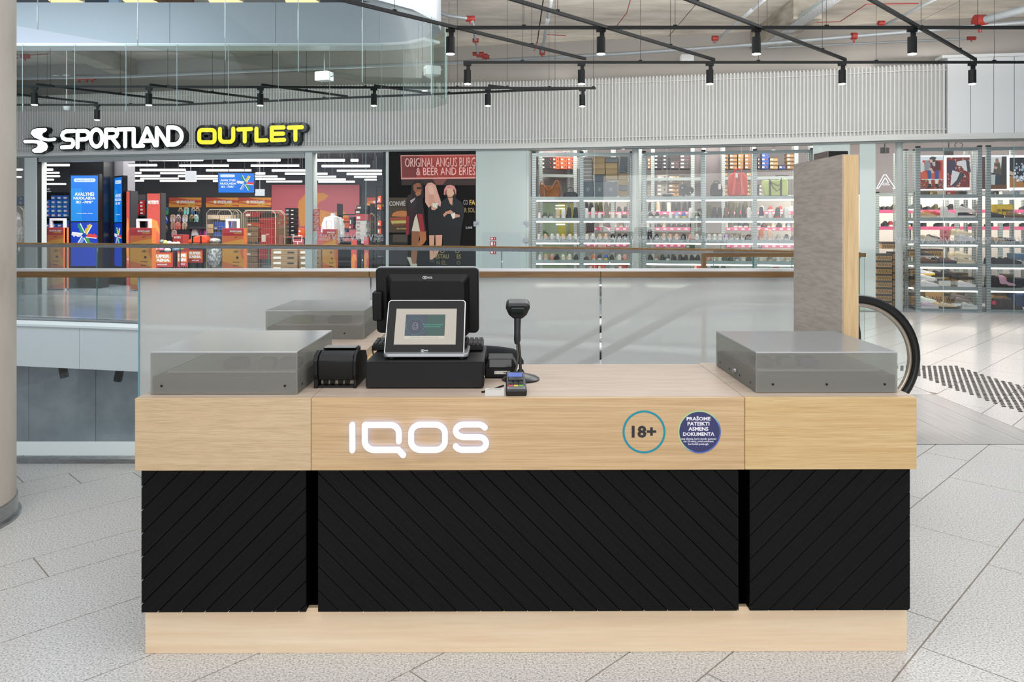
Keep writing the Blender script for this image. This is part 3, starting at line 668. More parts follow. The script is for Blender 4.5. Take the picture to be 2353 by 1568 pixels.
# ================================================================ SERVICE COUNTER
CTR = []
ZT_ = 0.932; ZB = 0.679; YF = 2.64; YP = 2.68
pl = thing('counter_plinth', 'long blonde plywood plinth carrying the three counter units', 'plinth', (0.055, 3.0, 0)); CTR.append(pl)
PZT = 0.1625
MB().box(-1.316, 1.4256, 2.7086, 2.73, 0.0, PZT).obj('front_board', [M_PLINTH], pl, world=True, bevel=0.001)
MB().box(-1.316, -1.296, 2.731, 4.5, 0.0, PZT).box(1.4056, 1.4256, 2.731, 3.28, 0, PZT).obj('side_board', [M_PLINTH], pl, world=True)
MB().box(-1.29, 1.40, 2.7305, 3.2, 0.0, PZT-.001).obj('inner_frame', [mat('carcass_black', '#040404', 0.8, spec=0.05)], pl, world=True)
for x, z in ((1.405, 0.045), (1.405, 0.15), (-0.98, 0.15), (-0.42, 0.15), (0.86, 0.15)):
    MB().cone((x, 2.7080, z), (x, 2.712, z), 0.0085, n=16).obj('screw_cap', [M_PLINTH], pl, world=True)
def unit(lab, fx0, fx1, px0, px1, x0b, sgn, yb, topmat, facemat, wing=False):
    t = thing('counter_unit', lab, 'counter', ((fx0+fx1)/2, 2.9, PZT)); CTR.append(t)
    # carcass behind the boards
    MB().box(px0+0.0008, px1-0.0008, YP+0.0125, yb-0.03, PZT, ZB).obj('carcass', [mat('carcass_black', '#040404', 0.8, spec=0.05)], t, world=True)
    MB().box(fx0, fx1, YF+0.0185, yb, ZB, ZT_-0.0005).obj('core_box', [facemat], t, world=True)
    MB().box(fx0, fx1, YF, YF+0.018, ZB, ZT_).obj('fascia_panel', [facemat], t, world=True, bevel=0.0012)
    MB().box(fx0, fx1, YF+0.0185, yb, ZT_-0.0004, ZT_+0.0004).obj('top_panel', [topmat], t, world=True)
    # chevron boards: each one clipped to the rectangle of the panel
    z0, z1 = 0.162, ZB-0.002; st = 0.0834/math.sqrt(2)*1.0; g = 0.0010; s2 = math.sqrt(0.5)
    # t = (x*nx + z*nz); boards rise to the right for sgn=+1, fall for -1
    nx, nz = (s2, -s2) if sgn > 0 else (s2, s2)
    tb = x0b*nx+z0*nz
    r = random.Random(int(fx0*100))
    for k in range(-30, 40):
        a, b = tb+k*st+g, tb+(k+1)*st-g
        po = [(px0, z0), (px1, z0), (px1, z1), (px0, z1)]
        po = clip(po, nx, nz, b)
        if len(po) > 2: po = clip(po, -nx, -nz, -a)
        if len(po) < 3: continue
        ar = abs(0.5*sum(po[i][0]*po[(i+1) % len(po)][1]-po[(i+1) % len(po)][0]*po[i][1] for i in range(len(po))))
        if ar < 1e-5: continue
        y_ = YP+r.uniform(0, 0.0006)
        cx = sum(p[0] for p in po)/len(po); cz = sum(p[1] for p in po)/len(po)
        ang = PI/4*sgn; rot = Matrix.Rotation(-ang, 4, 'Y')
        m = MB().prism([(p[0]-cx, p[1]-cz) for p in po], y_, y_+0.012).xf(rot.inverted())
        o = m.obj('plank', [M_BLKG], t, bevel=0.0009, seg=1)
        o.rotation_euler = (0, -ang, 0); o.location = Vector((cx, 0, cz))-Vector(t.location)
    return t
M_BLKG = noisy('black_oak_board', [(0.35, '#070707'), (0.55, '#0b0b0b'), (0.75, '#141313')], 0.55, 1.0, 7, 0.2, (6, 60, 160), spec=0.15)
u1 = unit('left counter unit with pale wood box and black boards slanting up right', -1.319, -0.7045, -1.316, -0.7325, -1.260, 1, 3.262, M_TOP, M_ASHL)
u2 = unit('wide middle counter unit with glowing letters and black boards slanting down right', -0.7030, 0.8170, -0.690, 0.8080, -0.6116, -1, 3.262, M_TOP, M_ASH)
u3 = unit('right counter unit with yellowish wood box and black boards slanting up right', 0.8188, 1.4230, 0.8480, 1.4215, 0.9155, 1, 3.29, M_TOP, M_ASH2)
for a, b in ((-0.7325, -0.690), (0.808, 0.848)):
    MB().box(a+0.001, b-0.001, YP+0.12, YP+0.13, PZT, ZB).obj('gap_filler', [mat('gap_black', '#010101', 0.9, spec=0.0)], u2, world=True)
# wing running back on the left, with drawers
wg = thing('counter_wing', 'pale wood counter wing with drawers running back from the left unit', 'counter', (-1.0, 3.9, 0)); CTR.append(wg)
MB().box(-1.316, -0.70, 3.264, 4.62, 0.168, ZT_-0.0005).obj('cabinet', [M_ASHL], wg, world=True)
MB().box(-1.319, -0.695, 3.264, 4.63, ZT_-0.0004, ZT_+0.0006).obj('top_panel', [M_TOP], wg, world=True)
for j, (a, b) in enumerate(((3.28, 3.93), (3.935, 4.6))):
    for k in range(3):
        d_ = MB().box(-0.70, -0.684, a, b, 0.19+k*0.235, 0.42+k*0.235).obj('drawer', [M_ASH2], wg, world=True, bevel=0.001)
        MB().box(-0.684, -0.676, (a+b)/2-.06, (a+b)/2+.06, 0.39+k*0.235, 0.40+k*0.235).obj('handle', [M_STEEL], d_, world=True)
# ---------------- glowing letters
def Tq(p):     # sign tracing pixels (zoom of the sign) -> fascia plane
    x = 760+p[0]*0.1785; y = 920+p[1]*0.1785
    return (PX(x, YF), PZ(y, YF))
sg = thing('illuminated_sign', 'glowing white rounded letter sign on the middle counter front', 'sign', (-0.32, YF, 0.80)); CTR.append(sg)
paths = {
 'I': [[(289, 300), (291, 625)]],
 'Q': [[(885, 510)]+arc(775, 410, 110, -108, 0, 90, 8)[::1]+[(450, 301), (450, 500)]+arc(570, 510, 120, -112, 180, 90+180-180, 1)[:1]+arc(570, 510, 120, 111, 180, 90, 8)+[(880, 621), (940, 688)]],
 'O': [arc(1350, 410, 124, -111, 0, 90, 8)+arc(1165, 410, 124, -111, 90, 180, 8)+arc(1165, 512, 124, 110, 180, 90, 8)+arc(1350, 512, 124, 110, 90, 0, 8)+[(1474, 410)]],
 'S': [[(1985, 338), (1955, 312), (1915, 298), (1725, 298)]+arc(1715, 379, 105, -80, 90, 270, 8)[0:9]+[(1910, 459)]+arc(1910, 540, 92, -81, 90, -90, 8)+[(1685, 621), (1640, 606), (1610, 577)]],
}
M_SIGN = mat('white_sign_light', '#f0f4ff', 0.4, emit=1.25)
M_HALO = mat('halo_light', '#7f9dff', 0.4, emit=3.4)
for k, v in paths.items():
    m = MB(); strokes(m, v, 0.0192, YF-0.019, YF-0.011, Tq, 14)
    o = m.obj('letter', [M_SIGN], sg, world=True); tag(o, 'letter ' + k)
    m = MB(); strokes(m, v, 0.013, YF-0.011, YF-0.0005, Tq, 10); m.obj('backlight', [M_HALO], o, world=True)
# ---------------- stickers
def disc_ring(mb, cx, cz, r0, r1, ya, yb, n=64):
    for i in range(n):
        a, b = 2*PI*i/n, 2*PI*(i+1)/n
        mb.prism([(cx+r0*math.cos(a), cz+r0*math.sin(a)), (cx+r1*math.cos(a), cz+r1*math.sin(a)), (cx+r1*math.cos(b), cz+r1*math.sin(b)), (cx+r0*math.cos(b), cz+r0*math.sin(b))], ya, yb)
    return mb
px_ = YF/F
s1 = thing('age_limit_sticker', 'round teal ring sticker reading 18+ on the middle counter front', 'sticker', (PX(1480, YF), YF, PZ(993.5, YF))); CTR.append(s1)
c_ = (PX(1480, YF), PZ(993.5, YF))
disc_ring(MB(), c_[0], c_[1], 44.7*px_, 49.5*px_, YF-0.0006, YF).obj('ring', [flat('#0b8598', 0.4)], s1, world=True)
text(MB(), '18+', PX(1451.5, YF), PX(1508, YF), PZ(1007, YF), PZ(979, YF), YF-0.0006, 0.035).obj('lettering', [flat('#22222a', 0.4)], s1, world=True)
s2_ = thing('notice_sticker', 'round navy sticker with white text and green blue rim on the counter front', 'sticker', (PX(1607.5, YF), YF, PZ(993.5, YF))); CTR.append(s2_)
c_ = (PX(1607.5, YF), PZ(993.5, YF))
MB().prism(circ(c_[0], c_[1], 46.3*px_, 64), YF-0.0006, YF).obj('disc', [flat('#2f3162', 0.4)], s2_, world=True)
gm = mat('green_blue_rim', '#6f9fa0', 0.4); nt, n, l, b = nodes(gm)
tc = n.new('ShaderNodeTexCoord'); sx = n.new('ShaderNodeSeparateXYZ'); l.new(tc.outputs['Object'], sx.inputs[0])
ma = n.new('ShaderNodeMath'); ma.operation = 'SUBTRACT'; l.new(sx.outputs[0], ma.inputs[0]); l.new(sx.outputs[2], ma.inputs[1])
mr = n.new('ShaderNodeMapRange'); mr.inputs[1].default_value = -0.05; mr.inputs[2].default_value = 0.07; l.new(ma.outputs[0], mr.inputs[0])
r_ = ramp(n, [(0.25, '#a9c58a'), (0.6, '#7ba3b4'), (0.85, '#4a63a8')]); l.new(mr.outputs[0], r_.inputs[0]); l.new(r_.outputs[0], b.inputs['Base Color'])
disc_ring(MB(), c_[0], c_[1], 46.3*px_, 49.5*px_, YF-0.0006, YF).obj('rim', [gm], s2_, world=True)
tm = MB()
for s, x0, x1, yt, yb, bo in (('PRAŠOME', 1578, 1633, 957, 967.5, .03), ('PATEIKTI', 1580, 1630.5, 970.5, 979, .03), ('ASMENS', 1582, 1628, 982, 991, .03), ('DOKUMENTĄ', 1570, 1642, 994, 1005, .03),
        ('visų klientų, kurie atrodo jaunesni', 1565, 1646, 1007, 1013, .01), ('nei 30 metų, prieš suteikiant', 1571, 1640, 1013, 1018.5, .01), ('bet kokią paslaugą.', 1581.5, 1629, 1019, 1025, .01)):
    text(tm, s, PX(x0, YF), PX(x1, YF), PZ(yb, YF), PZ(yt, YF), YF-0.0008, bo)
tm.obj('lettering', [flat('#e9e6ee', 0.5)], s2_, world=True)

# ---------------- acrylic display boxes
def acryl(lab, x0, x1, y0, y1, zt, screws_front, blobs, side=None):
    t = thing('display_box', lab, 'display box', ((x0+x1)/2, (y0+y1)/2, ZT_+0.001), 0, 'satin acrylic display boxes'); CTR.append(t)
    z0 = ZT_+0.002; th = 0.005
    MB().box(x0, x1, y0, y0+th, z0, zt-th).obj('front_pane', [M_ACRYL], t, world=True, bevel=0.0006, seg=1)
    MB().box(x0, x1, y1-th, y1, z0, zt-th).obj('back_pane', [M_ACRYL], t, world=True)
    MB().box(x0, x0+th, y0+th, y1-th, z0, zt-th).obj('side_pane', [M_ACRYL], t, world=True)
    MB().box(x1-th, x1, y0+th, y1-th, z0, zt-th).obj('side_pane', [M_ACRYL], t, world=True)
    MB().box(x0, x1, y0, y1, zt-th, zt).obj('top_pane', [M_ACRYLT], t, world=True, bevel=0.0006, seg=1)
    MB().box(x0+0.0055, x1-0.0055, y0+0.0055, y1-0.0055, z0, z0+0.062).obj('inner_base', [mat('grey_inner_tray', '#54504b', 0.5)], t, world=True)
    MB().box(x0+0.03, x1-0.03, y0+0.07, y1-0.05, z0+0.063, z0+0.070).obj('inner_tray', [mat('pale_inner_tray', '#ded6ca', 0.5)], t, world=True)
    for fx, h, w_ in blobs:
        cx = x0+(x1-x0)*fx; MB().rrect(-w_, w_, 0, 0.035, 0.012, -0.03, 0.03).obj('product', [flat(h)], t, loc=Vector((cx, y0+0.13, z0+0.071))-t.location)
    for sx in screws_front:
        x = x0+(x1-x0)*sx; MB().cone((x, y0-0.0012, z0+0.030), (x, y0+0.001, z0+0.030), 0.0042, n=14).obj('screw', [mat('dark_screw', '#17181a', 0.35, 0.6)], t, world=True)
    for s_, x in ((-1, x0), (1, x1)):
        for fy in (0.12, 0.37, 0.63, 0.88):
            y = y0+(y1-y0)*fy; MB().cone((x+s_*0.0012, y, z0+0.024), (x-s_*0.001, y, z0+0.024), 0.0042, n=14).obj('screw', [mat('dark_screw', '#17181a', 0.35, 0.6)], t, world=True)
    return t
M_ACRYLT = frosted('satin_acrylic_top', '#b9bbbc', 0.13, 0.22, 0.42, 0.35)
acryl('grey satin acrylic display box on the front left of the counter', PX(347.5, 2.693), PX(684, 2.693), 2.693, 3.224, 1.086, (0.077, 0.915), ((.5, '#5f5552', .04), (.72, '#7d756f', .03), (.88, '#5d5a5a', .04)))
acryl('grey satin acrylic display box farther back on the left counter wing', PX(614.5, 3.96), PX(840.5, 3.96), 3.96, 4.48, 1.085, (0.8,), ((.3, '#7e8f4a', .06), (.7, '#5a5478', .06)))
rbx = acryl('grey satin acrylic display box on the right counter unit with a lock', PX(1738, 2.707), PX(2065, 2.707), 2.707, 3.225, 1.081, (0.12, 0.5, 0.91), ((.13, '#4a4540', .035), (.3, '#6d7d5e', .03), (.46, '#6a5f80', .035)))
lk = MB().cone((0, 0, 0), (-0.006, 0, 0), 0.0125, 0.0115, 20).cone((-0.006, 0, 0), (-0.009, 0, 0), 0.007, n=16).box(-0.0095, -0.008, -0.001, 0.001, -0.005, 0.005)
x0r = PX(1738, 2.707)
lk.obj('lock', [M_STEEL], rbx, smooth=True, loc=Vector((x0r, 2.955, ZT_+0.032))-rbx.location)

# ---------------- tall partition panel
pp = thing('partition_panel', 'tall upright grey wood panel with light wood edge behind the right unit', 'panel', (1.48, 3.58, 0))
MB().box(1.4475, 1.4515, 3.302, 3.868, 0, 1.843).obj('grey_face', [M_GREYWOOD], pp, world=True)
MB().box(1.452, 1.5195, 3.30, 3.87, 0, 1.843).obj('core', [M_EDGEWOOD], pp, world=True)
MB().box(1.4475, 1.5215, 3.30, 3.87, 1.8432, 1.8462).obj('top_edge', [M_GREYWOOD], pp, world=True)
cb = thing('cabinet', 'dark cabinet top peeping above the tall grey panel behind it', 'cabinet', (1.83, 4.3, 0))
MB().box(PX(1905, 4.2), PX(1949, 4.2), 4.2, 4.40, 0, PZ(347, 4.2)).obj('body', [M_BLACK], cb, world=True, bevel=0.002)
MB().box(PX(1905, 4.2)-.006, PX(1905, 4.2)-.0005, 4.204, 4.40, 0, PZ(347, 4.2)).obj('side_panel', [flat('#6b605a')], cb, world=True)

# ---------------- point of sale equipment
ZS = ZT_+0.0006
cd = thing('cash_drawer', 'wide black cash drawer under the sales terminal', 'cash drawer', (-0.322, 2.98, ZS)); CTR.append(cd)
x0, x1, y0, y1 = PX(840, 2.784), PX(1112, 2.784), 2.784, 3.16
MB().box(x0, x1, y0+0.006, y1, ZS+0.006, ZS+0.099).obj('housing', [M_PLAST], cd, world=True, bevel=0.002)
MB().box(x0+0.003, x1-0.004, y0, y0+0.0055, ZS+0.004, ZS+0.094).obj('drawer_front', [M_PLAST], cd, world=True, bevel=0.0015)
for a in (x0+.03, x1-.03):
    for b_ in (y0+.03, y1-.03): MB().cone((a, b_, ZS), (a, b_, ZS+.007), .012, n=12).obj('foot', [M_BLACK], cd, world=True)
MB().cone((x1-0.001, 2.85, ZS+0.028), (x1+0.002, 2.85, ZS+0.028), 0.007, n=14).obj('keyhole', [M_STEEL], cd, world=True)
ZD = ZS+0.099
# sales terminal: customer display in front, main monitor seen from behind, base
def quadframe(corners):
    """plane frame from photo quad: bottom centre, right, up vectors"""
    pass
st_ = thing('sales_terminal', 'black sales terminal showing its back and a small tilted customer screen', 'sales terminal', (-0.33, 2.97, ZD)); CTR.append(st_)
def lean(loc, ang, rz=0.0): return Matrix.Translation(loc) @ Matrix.Rotation(rz, 4, 'Z') @ Matrix.Rotation(-ang, 4, 'X')
# base with silver skirt
MB().rrect(-0.165, 0.165, -0.085, 0.09, 0.02, ZD+0.006, ZD+0.024).xf(Matrix.Identity(4))
bm_ = MB().prism([(x, y) for x, y in rpoly(-0.485, -0.165, 2.835, 3.10, 0.02)], ZD+0.008, ZD+0.022, 'z')
bm_.obj('base', [M_SILVER], st_, world=True, bevel=0.003)
MB().prism([(x, y) for x, y in rpoly(-0.475, -0.175, 2.925, 3.09, 0.02)], ZD+0.022, ZD+0.05, 'z').obj('base_body', [M_PLAST], st_, world=True, bevel=0.003)
for x in (-.455, -.19):
    for y in (2.86, 3.07): MB().cone((x, y, ZD), (x, y, ZD+0.009), 0.013, n=14).obj('foot', [M_BLACK], st_, world=True)
# customer display
D = lean((-0.3345, 2.868, ZD+0.010), math.radians(31))
W2 = 0.1535; HD = 0.232
dsp = MB().rrect(-W2, W2, 0, HD, 0.014, 0.0, 0.014).xf(D).obj('display_frame', [M_SILVER], st_, world=True, bevel=0.0015, smooth=True)
MB().rrect(-W2+0.004, W2-0.004, 0.004, HD-0.004, 0.011, -0.0012, 0.0).xf(D).obj('display_glass', [M_GLOSSB], dsp, world=True, smooth=True)
def sp_(u, v): return u, v
scr = MB().prism([(-0.1225, 0.040), (0.1245, 0.040), (0.1145, 0.196), (-0.1125, 0.196)][0:0] or [(-0.118, 0.043), (0.119, 0.043), (0.119, 0.193), (-0.118, 0.193)], -0.0018, -0.0012).xf(D).obj('screen', [glow('#b4aca0', 0.95)], st_, world=True)
im = MB()
im.use(0).prism([(-0.079, 0.078), (0.006, 0.078), (0.006, 0.168), (-0.079, 0.168)], -0.0022, -0.0018)
im.use(1).prism([(0.006, 0.078), (0.075, 0.078), (0.075, 0.168), (0.006, 0.168)], -0.0022, -0.0018)
im.use(2); disc_ring(im, -0.04, 0.118, 0.034, 0.0347, -0.0024, -0.0022, 40); disc_ring(im, -0.04, 0.118, 0.044, 0.0444, -0.0024, -0.0022, 40)
im.use(3); pth = rpoly(-0.0495, -0.0305, 0.104, 0.133, 0.009, 4); strokes(im, [pth+[pth[0]]], 0.0012, -0.0025, -0.0022, n=5)
im.use(4)
for a in (-0.0445, -0.0365):
    for z in (0.111, 0.122): im.box(a-0.0008, a+0.0008, -0.0026, -0.0022, z-0.002, z+0.002)
im.use(2); text(im, 'Inovacija, prisiderinanti', -0.011, 0.067, 0.121, 0.128, -0.0025, 0.02); text(im, 'prie tavo poreikių.', -0.004, 0.058, 0.1125, 0.1195, -0.0025, 0.02)
im.use(5).box(-0.079, 0.075, -0.0021, -0.0018, 0.067, 0.078); im.use(6); text(im, 'Šis produktas nėra nerizikingas ir sukelia priklausomybę. Skirtas tik suaugusiems', -0.058, 0.053, 0.0705, 0.0735, -0.0023, 0.015)
im.xf(D).obj('screen_picture', [glow('#3a4254', 0.9), glow('#31504a', 0.9), glow('#3f9a80', 0.9), glow('#b89a70', 0.9), glow('#a8b0b8', 0.9), glow('#c4beb0', 0.9), flat('#333333')], scr, world=True)
def ncr(z, x, s, M_, par, y=-0.0016):
    m = MB(); disc_ring(m, x-0.42*s, z, 0.16*s, 0.25*s, y, y+0.0004, 20); disc_ring(m, x-0.14*s, z, 0.16*s, 0.25*s, y, y+0.0004, 20)
    text(m, 'NCR', x+0.17*s, x+0.95*s, z-0.17*s, z+0.17*s, y, 0.03); m.xf(M_).obj('logo', [flat('#c9ccd0', 0.3)], par, world=True)
ncr(0.0185, -0.001, 0.0175, D, dsp)
# main monitor, back towards the viewer, leaning
Bk = lean((-0.340, 3.06, 1.098), math.radians(-6), math.radians(0.0))
mb = MB().rrect(-0.207, 0.207, 0.0, 0.268, 0.018, 0.0, 0.016).xf(Bk); mon = mb.obj('monitor_shell', [M_PLAST], st_, world=True, bevel=0.004, smooth=True)
MB().rrect(-0.209, 0.209, -0.001, 0.2705, 0.019, 0.016, 0.022).xf(Bk).obj('monitor_bezel', [M_SILVER], mon, world=True, bevel=0.002, smooth=True)
inner = rpoly(-0.165, 0.17, -0.01, 0.243, 0.02, 5); inn2 = rpoly(-0.145, 0.15, -0.02, 0.22, 0.02, 5); N_ = len(inner)
mb = MB(); mb.add([(p[0], 0.0, p[1]) for p in inner]+[(p[0], -0.03, p[1]) for p in inn2], [tuple(range(N_-1, -1, -1))]+[(i, (i+1) % N_, (i+1) % N_+N_, i+N_) for i in range(N_)]+[tuple(range(N_, 2*N_))][:1])
mb.f = [tuple(reversed(f)) for f in mb.f]
mb.xf(Bk).obj('back_housing', [M_PLAST], mon, world=True, smooth=30)
MB().rrect(-0.07, 0.07, 0.04, 0.155, 0.01, -0.034, -0.03).xf(Bk).obj('cable_cover', [M_PLAST], mon, world=True, bevel=0.001)
for i in range(26): pass
v_ = MB()
for i in range(24): v_.box(0.156, 0.165, -0.013, -0.0125, 0.03+i*0.0075, 0.033+i*0.0075)
tag(v_.xf(Bk).obj('vent_slot', [M_BLACK], mon, world=True), kind='stuff')
ncr(0.2325, 0.0, 0.0245, Bk @ Matrix.Translation((0, -0.022, 0)), mon, -0.0005)
MB().prism([(-0.07, 3.0), (0.07, 3.0), (0.07, 3.07), (-0.07, 3.07)], ZD+0.05, ZD+0.16, 'z').xf(Matrix.Translation((-0.335, 0, 0))).obj('neck', [M_PLAST], st_, world=True, bevel=0.01)
# magnetic card reader on its left edge
MB().rrect(-0.217, -0.178, 0.058, 0.175, 0.008, -0.034, 0.014).xf(Bk).obj('card_reader', [M_PLAST], st_, world=True, bevel=0.004, smooth=True)
# keyboard behind the display on the drawer
kb = thing('keyboard', 'black keyboard lying on the cash drawer behind the tilted screen', 'keyboard', (-0.33, 3.09, ZD)); CTR.append(kb)
KY = 3.0
MB().hexa([(-.56, KY+.02, ZD+.001), (-.115, KY+.02, ZD+.001), (-.115, KY+.15, ZD+.001), (-.56, KY+.15, ZD+.001)], [(-.56, KY+.02, ZD+.022), (-.115, KY+.02, ZD+.022), (-.115, KY+.15, ZD+.03), (-.56, KY+.15, ZD+.03)]).obj('keyboard_body', [M_PLAST], kb, world=True, bevel=0.004)
km = MB().box(-.0075, .0075, -.008, .008, 0, .007).mesh('key', [mat('dark_key', '#1c1d20', 0.35)])
for i in range(23):
    for j in range(6):
        x = -.548+i*.0192; y = KY+.035+j*.0195
        if -0.47 < x < -0.19: continue
        o = bpy.data.objects.new('key', km); C.objects.link(o); o.parent = kb; o.location = Vector((x, y, ZD+.0235+j*.0013))-kb.location
# receipt printer
rp = thing('receipt_printer', 'black receipt printer left of the cash drawer', 'printer', (-0.64, 2.88, ZS)); CTR.append(rp)
a, b_ = PX(722, 2.80), PX(819, 2.80); prof = [(2.80, .028), (2.795, .05), (2.795, .10), (2.81, .118), (2.845, .13), (2.94, .135), (2.945, .03)]
MB().prism([(p[0], ZS+p[1]) for p in prof], a+0.016, b_-0.01, 'x').obj('front_cover', [M_PLAST], rp, world=True, bevel=0.003, smooth=30)
prof2 = [(2.792, .0), (2.80, .0), (2.80, .02), (2.80, .03), (2.79, .05), (2.79, .10), (2.805, .122), (2.842, .134), (2.99, .11), (3.02, .08), (3.02, .0)]
MB().prism([(p[0], ZS+p[1]) for p in prof2], a, a+0.0155, 'x').obj('side_cheek', [M_PLAST], rp, world=True, bevel=0.002)
MB().prism([(p[0], ZS+p[1]) for p in prof2], b_-0.0095, b_+0.001, 'x').obj('side_cheek', [M_PLAST], rp, world=True, bevel=0.002)
MB().box(a+0.016, b_-0.0095, 2.95, 3.02, ZS+0.0, ZS+0.085).box(a+.016, b_-.01, 2.80, 2.95, ZS+.002, ZS+.009).box(a+.016, b_-.01, 2.84, 2.95, ZS+.009, ZS+.028).obj('rear_body', [M_PLAST], rp, world=True)
MB().box(a+.02, b_-.014, 2.83, 2.839, ZS+.0095, ZS+.028).obj('port_plate', [mat('port_beige', '#8d8671', 0.5, 0.2)], rp, world=True)
for i, s_ in enumerate((.03, .055, .085, .11)):
    MB().box(a+s_, a+s_+.018, 2.822, 2.83, ZS+.011, ZS+.025).obj('plug', [M_BLACK], rp, world=True, bevel=.002)
MB().box(a+0.02, b_-0.014, 2.86, 2.93, ZS+.1352, ZS+.139).obj('glossy_lid', [M_GLOSSB], rp, world=True, bevel=.002)
# label printer (small black device)
lpn = thing('label_printer', 'small black label printer with a white sticker right of the cash drawer', 'printer', (-0.04, 3.0, ZS)); CTR.append(lpn)
a, b_ = PX(1114, 2.965), PX(1188, 2.965)
prof = [(2.965, 0.0), (2.965, .045), (2.985, .072), (3.02, .084), (3.10, .084), (3.11, .05), (3.11, 0)]
MB().prism([(a, ZS), (b_, ZS), (b_, ZS+.045), (b_-.016, ZS+.076), (a+.014, ZS+.076), (a, ZS+.045)], 2.975, 3.10).obj('body', [M_PLAST], lpn, world=True, bevel=.003)
MB().prism([(a+.004, ZS+.004), (b_-.004, ZS+.004), (b_-.004, ZS+.04), (a+.004, ZS+.04)], 2.965, 2.975).obj('front_plate', [M_PLAST], lpn, world=True, bevel=.002)
MB().add([(a+.02, 2.968, ZS+.044), (b_-.02, 2.968, ZS+.044), (b_-.02, 2.972, ZS+.074), (a+.02, 2.972, ZS+.074)], [(0, 1, 2, 3)]).obj('paper_window', [mat('smoked_plastic', '#1a1b1d', 0.12)], lpn, world=True)
la = MB().box(PX(1137, 2.96), PX(1167, 2.96), 2.9635, 2.965, PZ(860, 2.964), PZ(853, 2.964)); la.use(1); text(la, 'C  ········  ∎∎∎', PX(1139, 2.96), PX(1165, 2.96), PZ(858, 2.964), PZ(855, 2.964), 2.963, 0.01)
la.use(0).box(PX(1169, 2.96), PX(1172, 2.96), 2.9635, 2.965, PZ(860, 2.964), PZ(853, 2.964)).obj('sticker', [flat('#d8d5cd'), flat('#5a5550')], lpn, world=True)
# barcode scanner on its stand
bs = thing('barcode_scanner', 'black handheld barcode scanner standing upright in a gooseneck stand', 'scanner', (0.035, 2.945, ZS)); CTR.append(bs)
MB().lathe([(0.0, 0.0), (0.074, 0.0), (0.074, 0.006), (0.062, 0.013), (0.038, 0.02), (0.016, 0.026), (0.01, 0.04), (0, 0.04)], 36).obj('stand_base', [mat('satin_black_plastic', '#16171a', 0.3)], bs, smooth=True)
MB().lathe([(0, 0), (0.008, 0), (0.006, 0.003), (0, 0.003)], 14).obj('base_hole', [M_GLOSSB], bs, loc=(0.035, -0.035, 0.0125))
nk = [(0.0, 0, 0.035), (-0.002, 0.004, 0.08), (-0.006, 0.003, 0.13), (-0.012, -0.002, 0.165)]
MB().tube(nk, 0.0055, 10).obj('gooseneck', [mat('dark_grey_rubber', '#2b2b29', 0.6)], bs, smooth=True)
MB().tube([(-0.013, -.004, .155), (-0.014, -.01, .13), (-0.010, -.012, .09), (-.016, -.012, .05), (-.03, -.01, .012)], 0.0038, 8).obj('cable', [mat('olive_grey_rubber', '#47443a', 0.6)], bs, smooth=True)
MB().tube([(-0.014, -.004, .14), (-.013, -.004, .155), (-.013, -.004, .185), (-.012, -.003, .235), (-.011, -.002, .27)], [0.009, 0.0135, 0.0125, 0.0135, 0.0145], 18).obj('handle', [mat('scanner_grey', '#24262a', 0.42)], bs, smooth=True)
MB().prism([(-.018, -.012), (.018, -.012), (.036, .006), (.047, .034), (.044, .050), (.03, .055), (-.03, .055), (-.044, .050), (-.047, .034), (-.036, .006)], -.012, .04).xf(Matrix.Translation((-.011, -0.008, .252)) @ Matrix.Rotation(0.35, 4, 'X')).obj('head', [mat('satin_black_plastic', '#16171a', 0.3)], bs, bevel=.009, smooth=True, seg=3)
MB().prism(rpoly(-.032, .032, .012, .042, .013), -.018, -.012).xf(Matrix.Translation((-.011, -0.008, .252)) @ Matrix.Rotation(0.35, 4, 'X')).obj('scan_window', [mat('dark_window', '#0c1a18', 0.1)], bs, bevel=.003)
# payment terminal
pt = thing('payment_terminal', 'black payment terminal with blue display and red yellow green keys', 'payment terminal', (0.014, 2.71, ZS), 0.03); CTR.append(pt)
T_ = Matrix.Translation((0, -0.045, 0.0)) @ Matrix.Rotation(math.radians(21), 4, 'X')
def pin(x0, x1, y0, y1, z0, z1): return MB().box(x0, x1, y0, y1, z0, z1).xf(T_)
MB().hexa([(-.037, -.045, 0), (.037, -.045, 0), (.034, .085, 0), (-.034, .085, 0)], [(-.038, -.047, .022), (.038, -.047, .022), (.034, .085, .062), (-.034, .085, .062)]).obj('body', [mat('terminal_black', '#141416', 0.35)], pt, bevel=.005, smooth=True, seg=3)
sl_ = math.atan2(0.04, 0.132); T_ = Matrix.Translation((0, -.047, .0222)) @ Matrix.Rotation(sl_, 4, 'X')
pin(-.026, .026, .095, .125, -.001, .0015).obj('display', [glow('#5a76d0', 0.75)], pt)
pin(-.029, .029, .088, .128, -.002, .0008).obj('display_surround', [M_GLOSSB], pt)
pin(-.027, .027, .064, .086, -.002, .006).obj('hood', [mat('terminal_black', '#141416', 0.35)], pt, bevel=.002)
for i, h in enumerate(('#c63a33', '#d8b92c', '#5fa83a')):
    pin(-.0275+i*.019, -.0115+i*.019, .024, .031, 0, .0035).obj('key', [flat(h, 0.4)], pt, bevel=.0008)
for i in range(3):
    for j in range(4): pin(-.0265+i*.019, -.0125+i*.019, .035+j*.0078, .0405+j*.0078, 0, .0028).obj('key', [mat('dark_key', '#1c1d20', 0.35)], pt)
pin(-.031, .031, .0045, .020, 0, .0022).obj('slot_plate', [mat('slot_grey', '#8b8d90', 0.35, 0.4)], pt)
pin(-.027, .027, .009, .0125, .0022, .0028).obj('card_slot', [M_BLACK], pt)
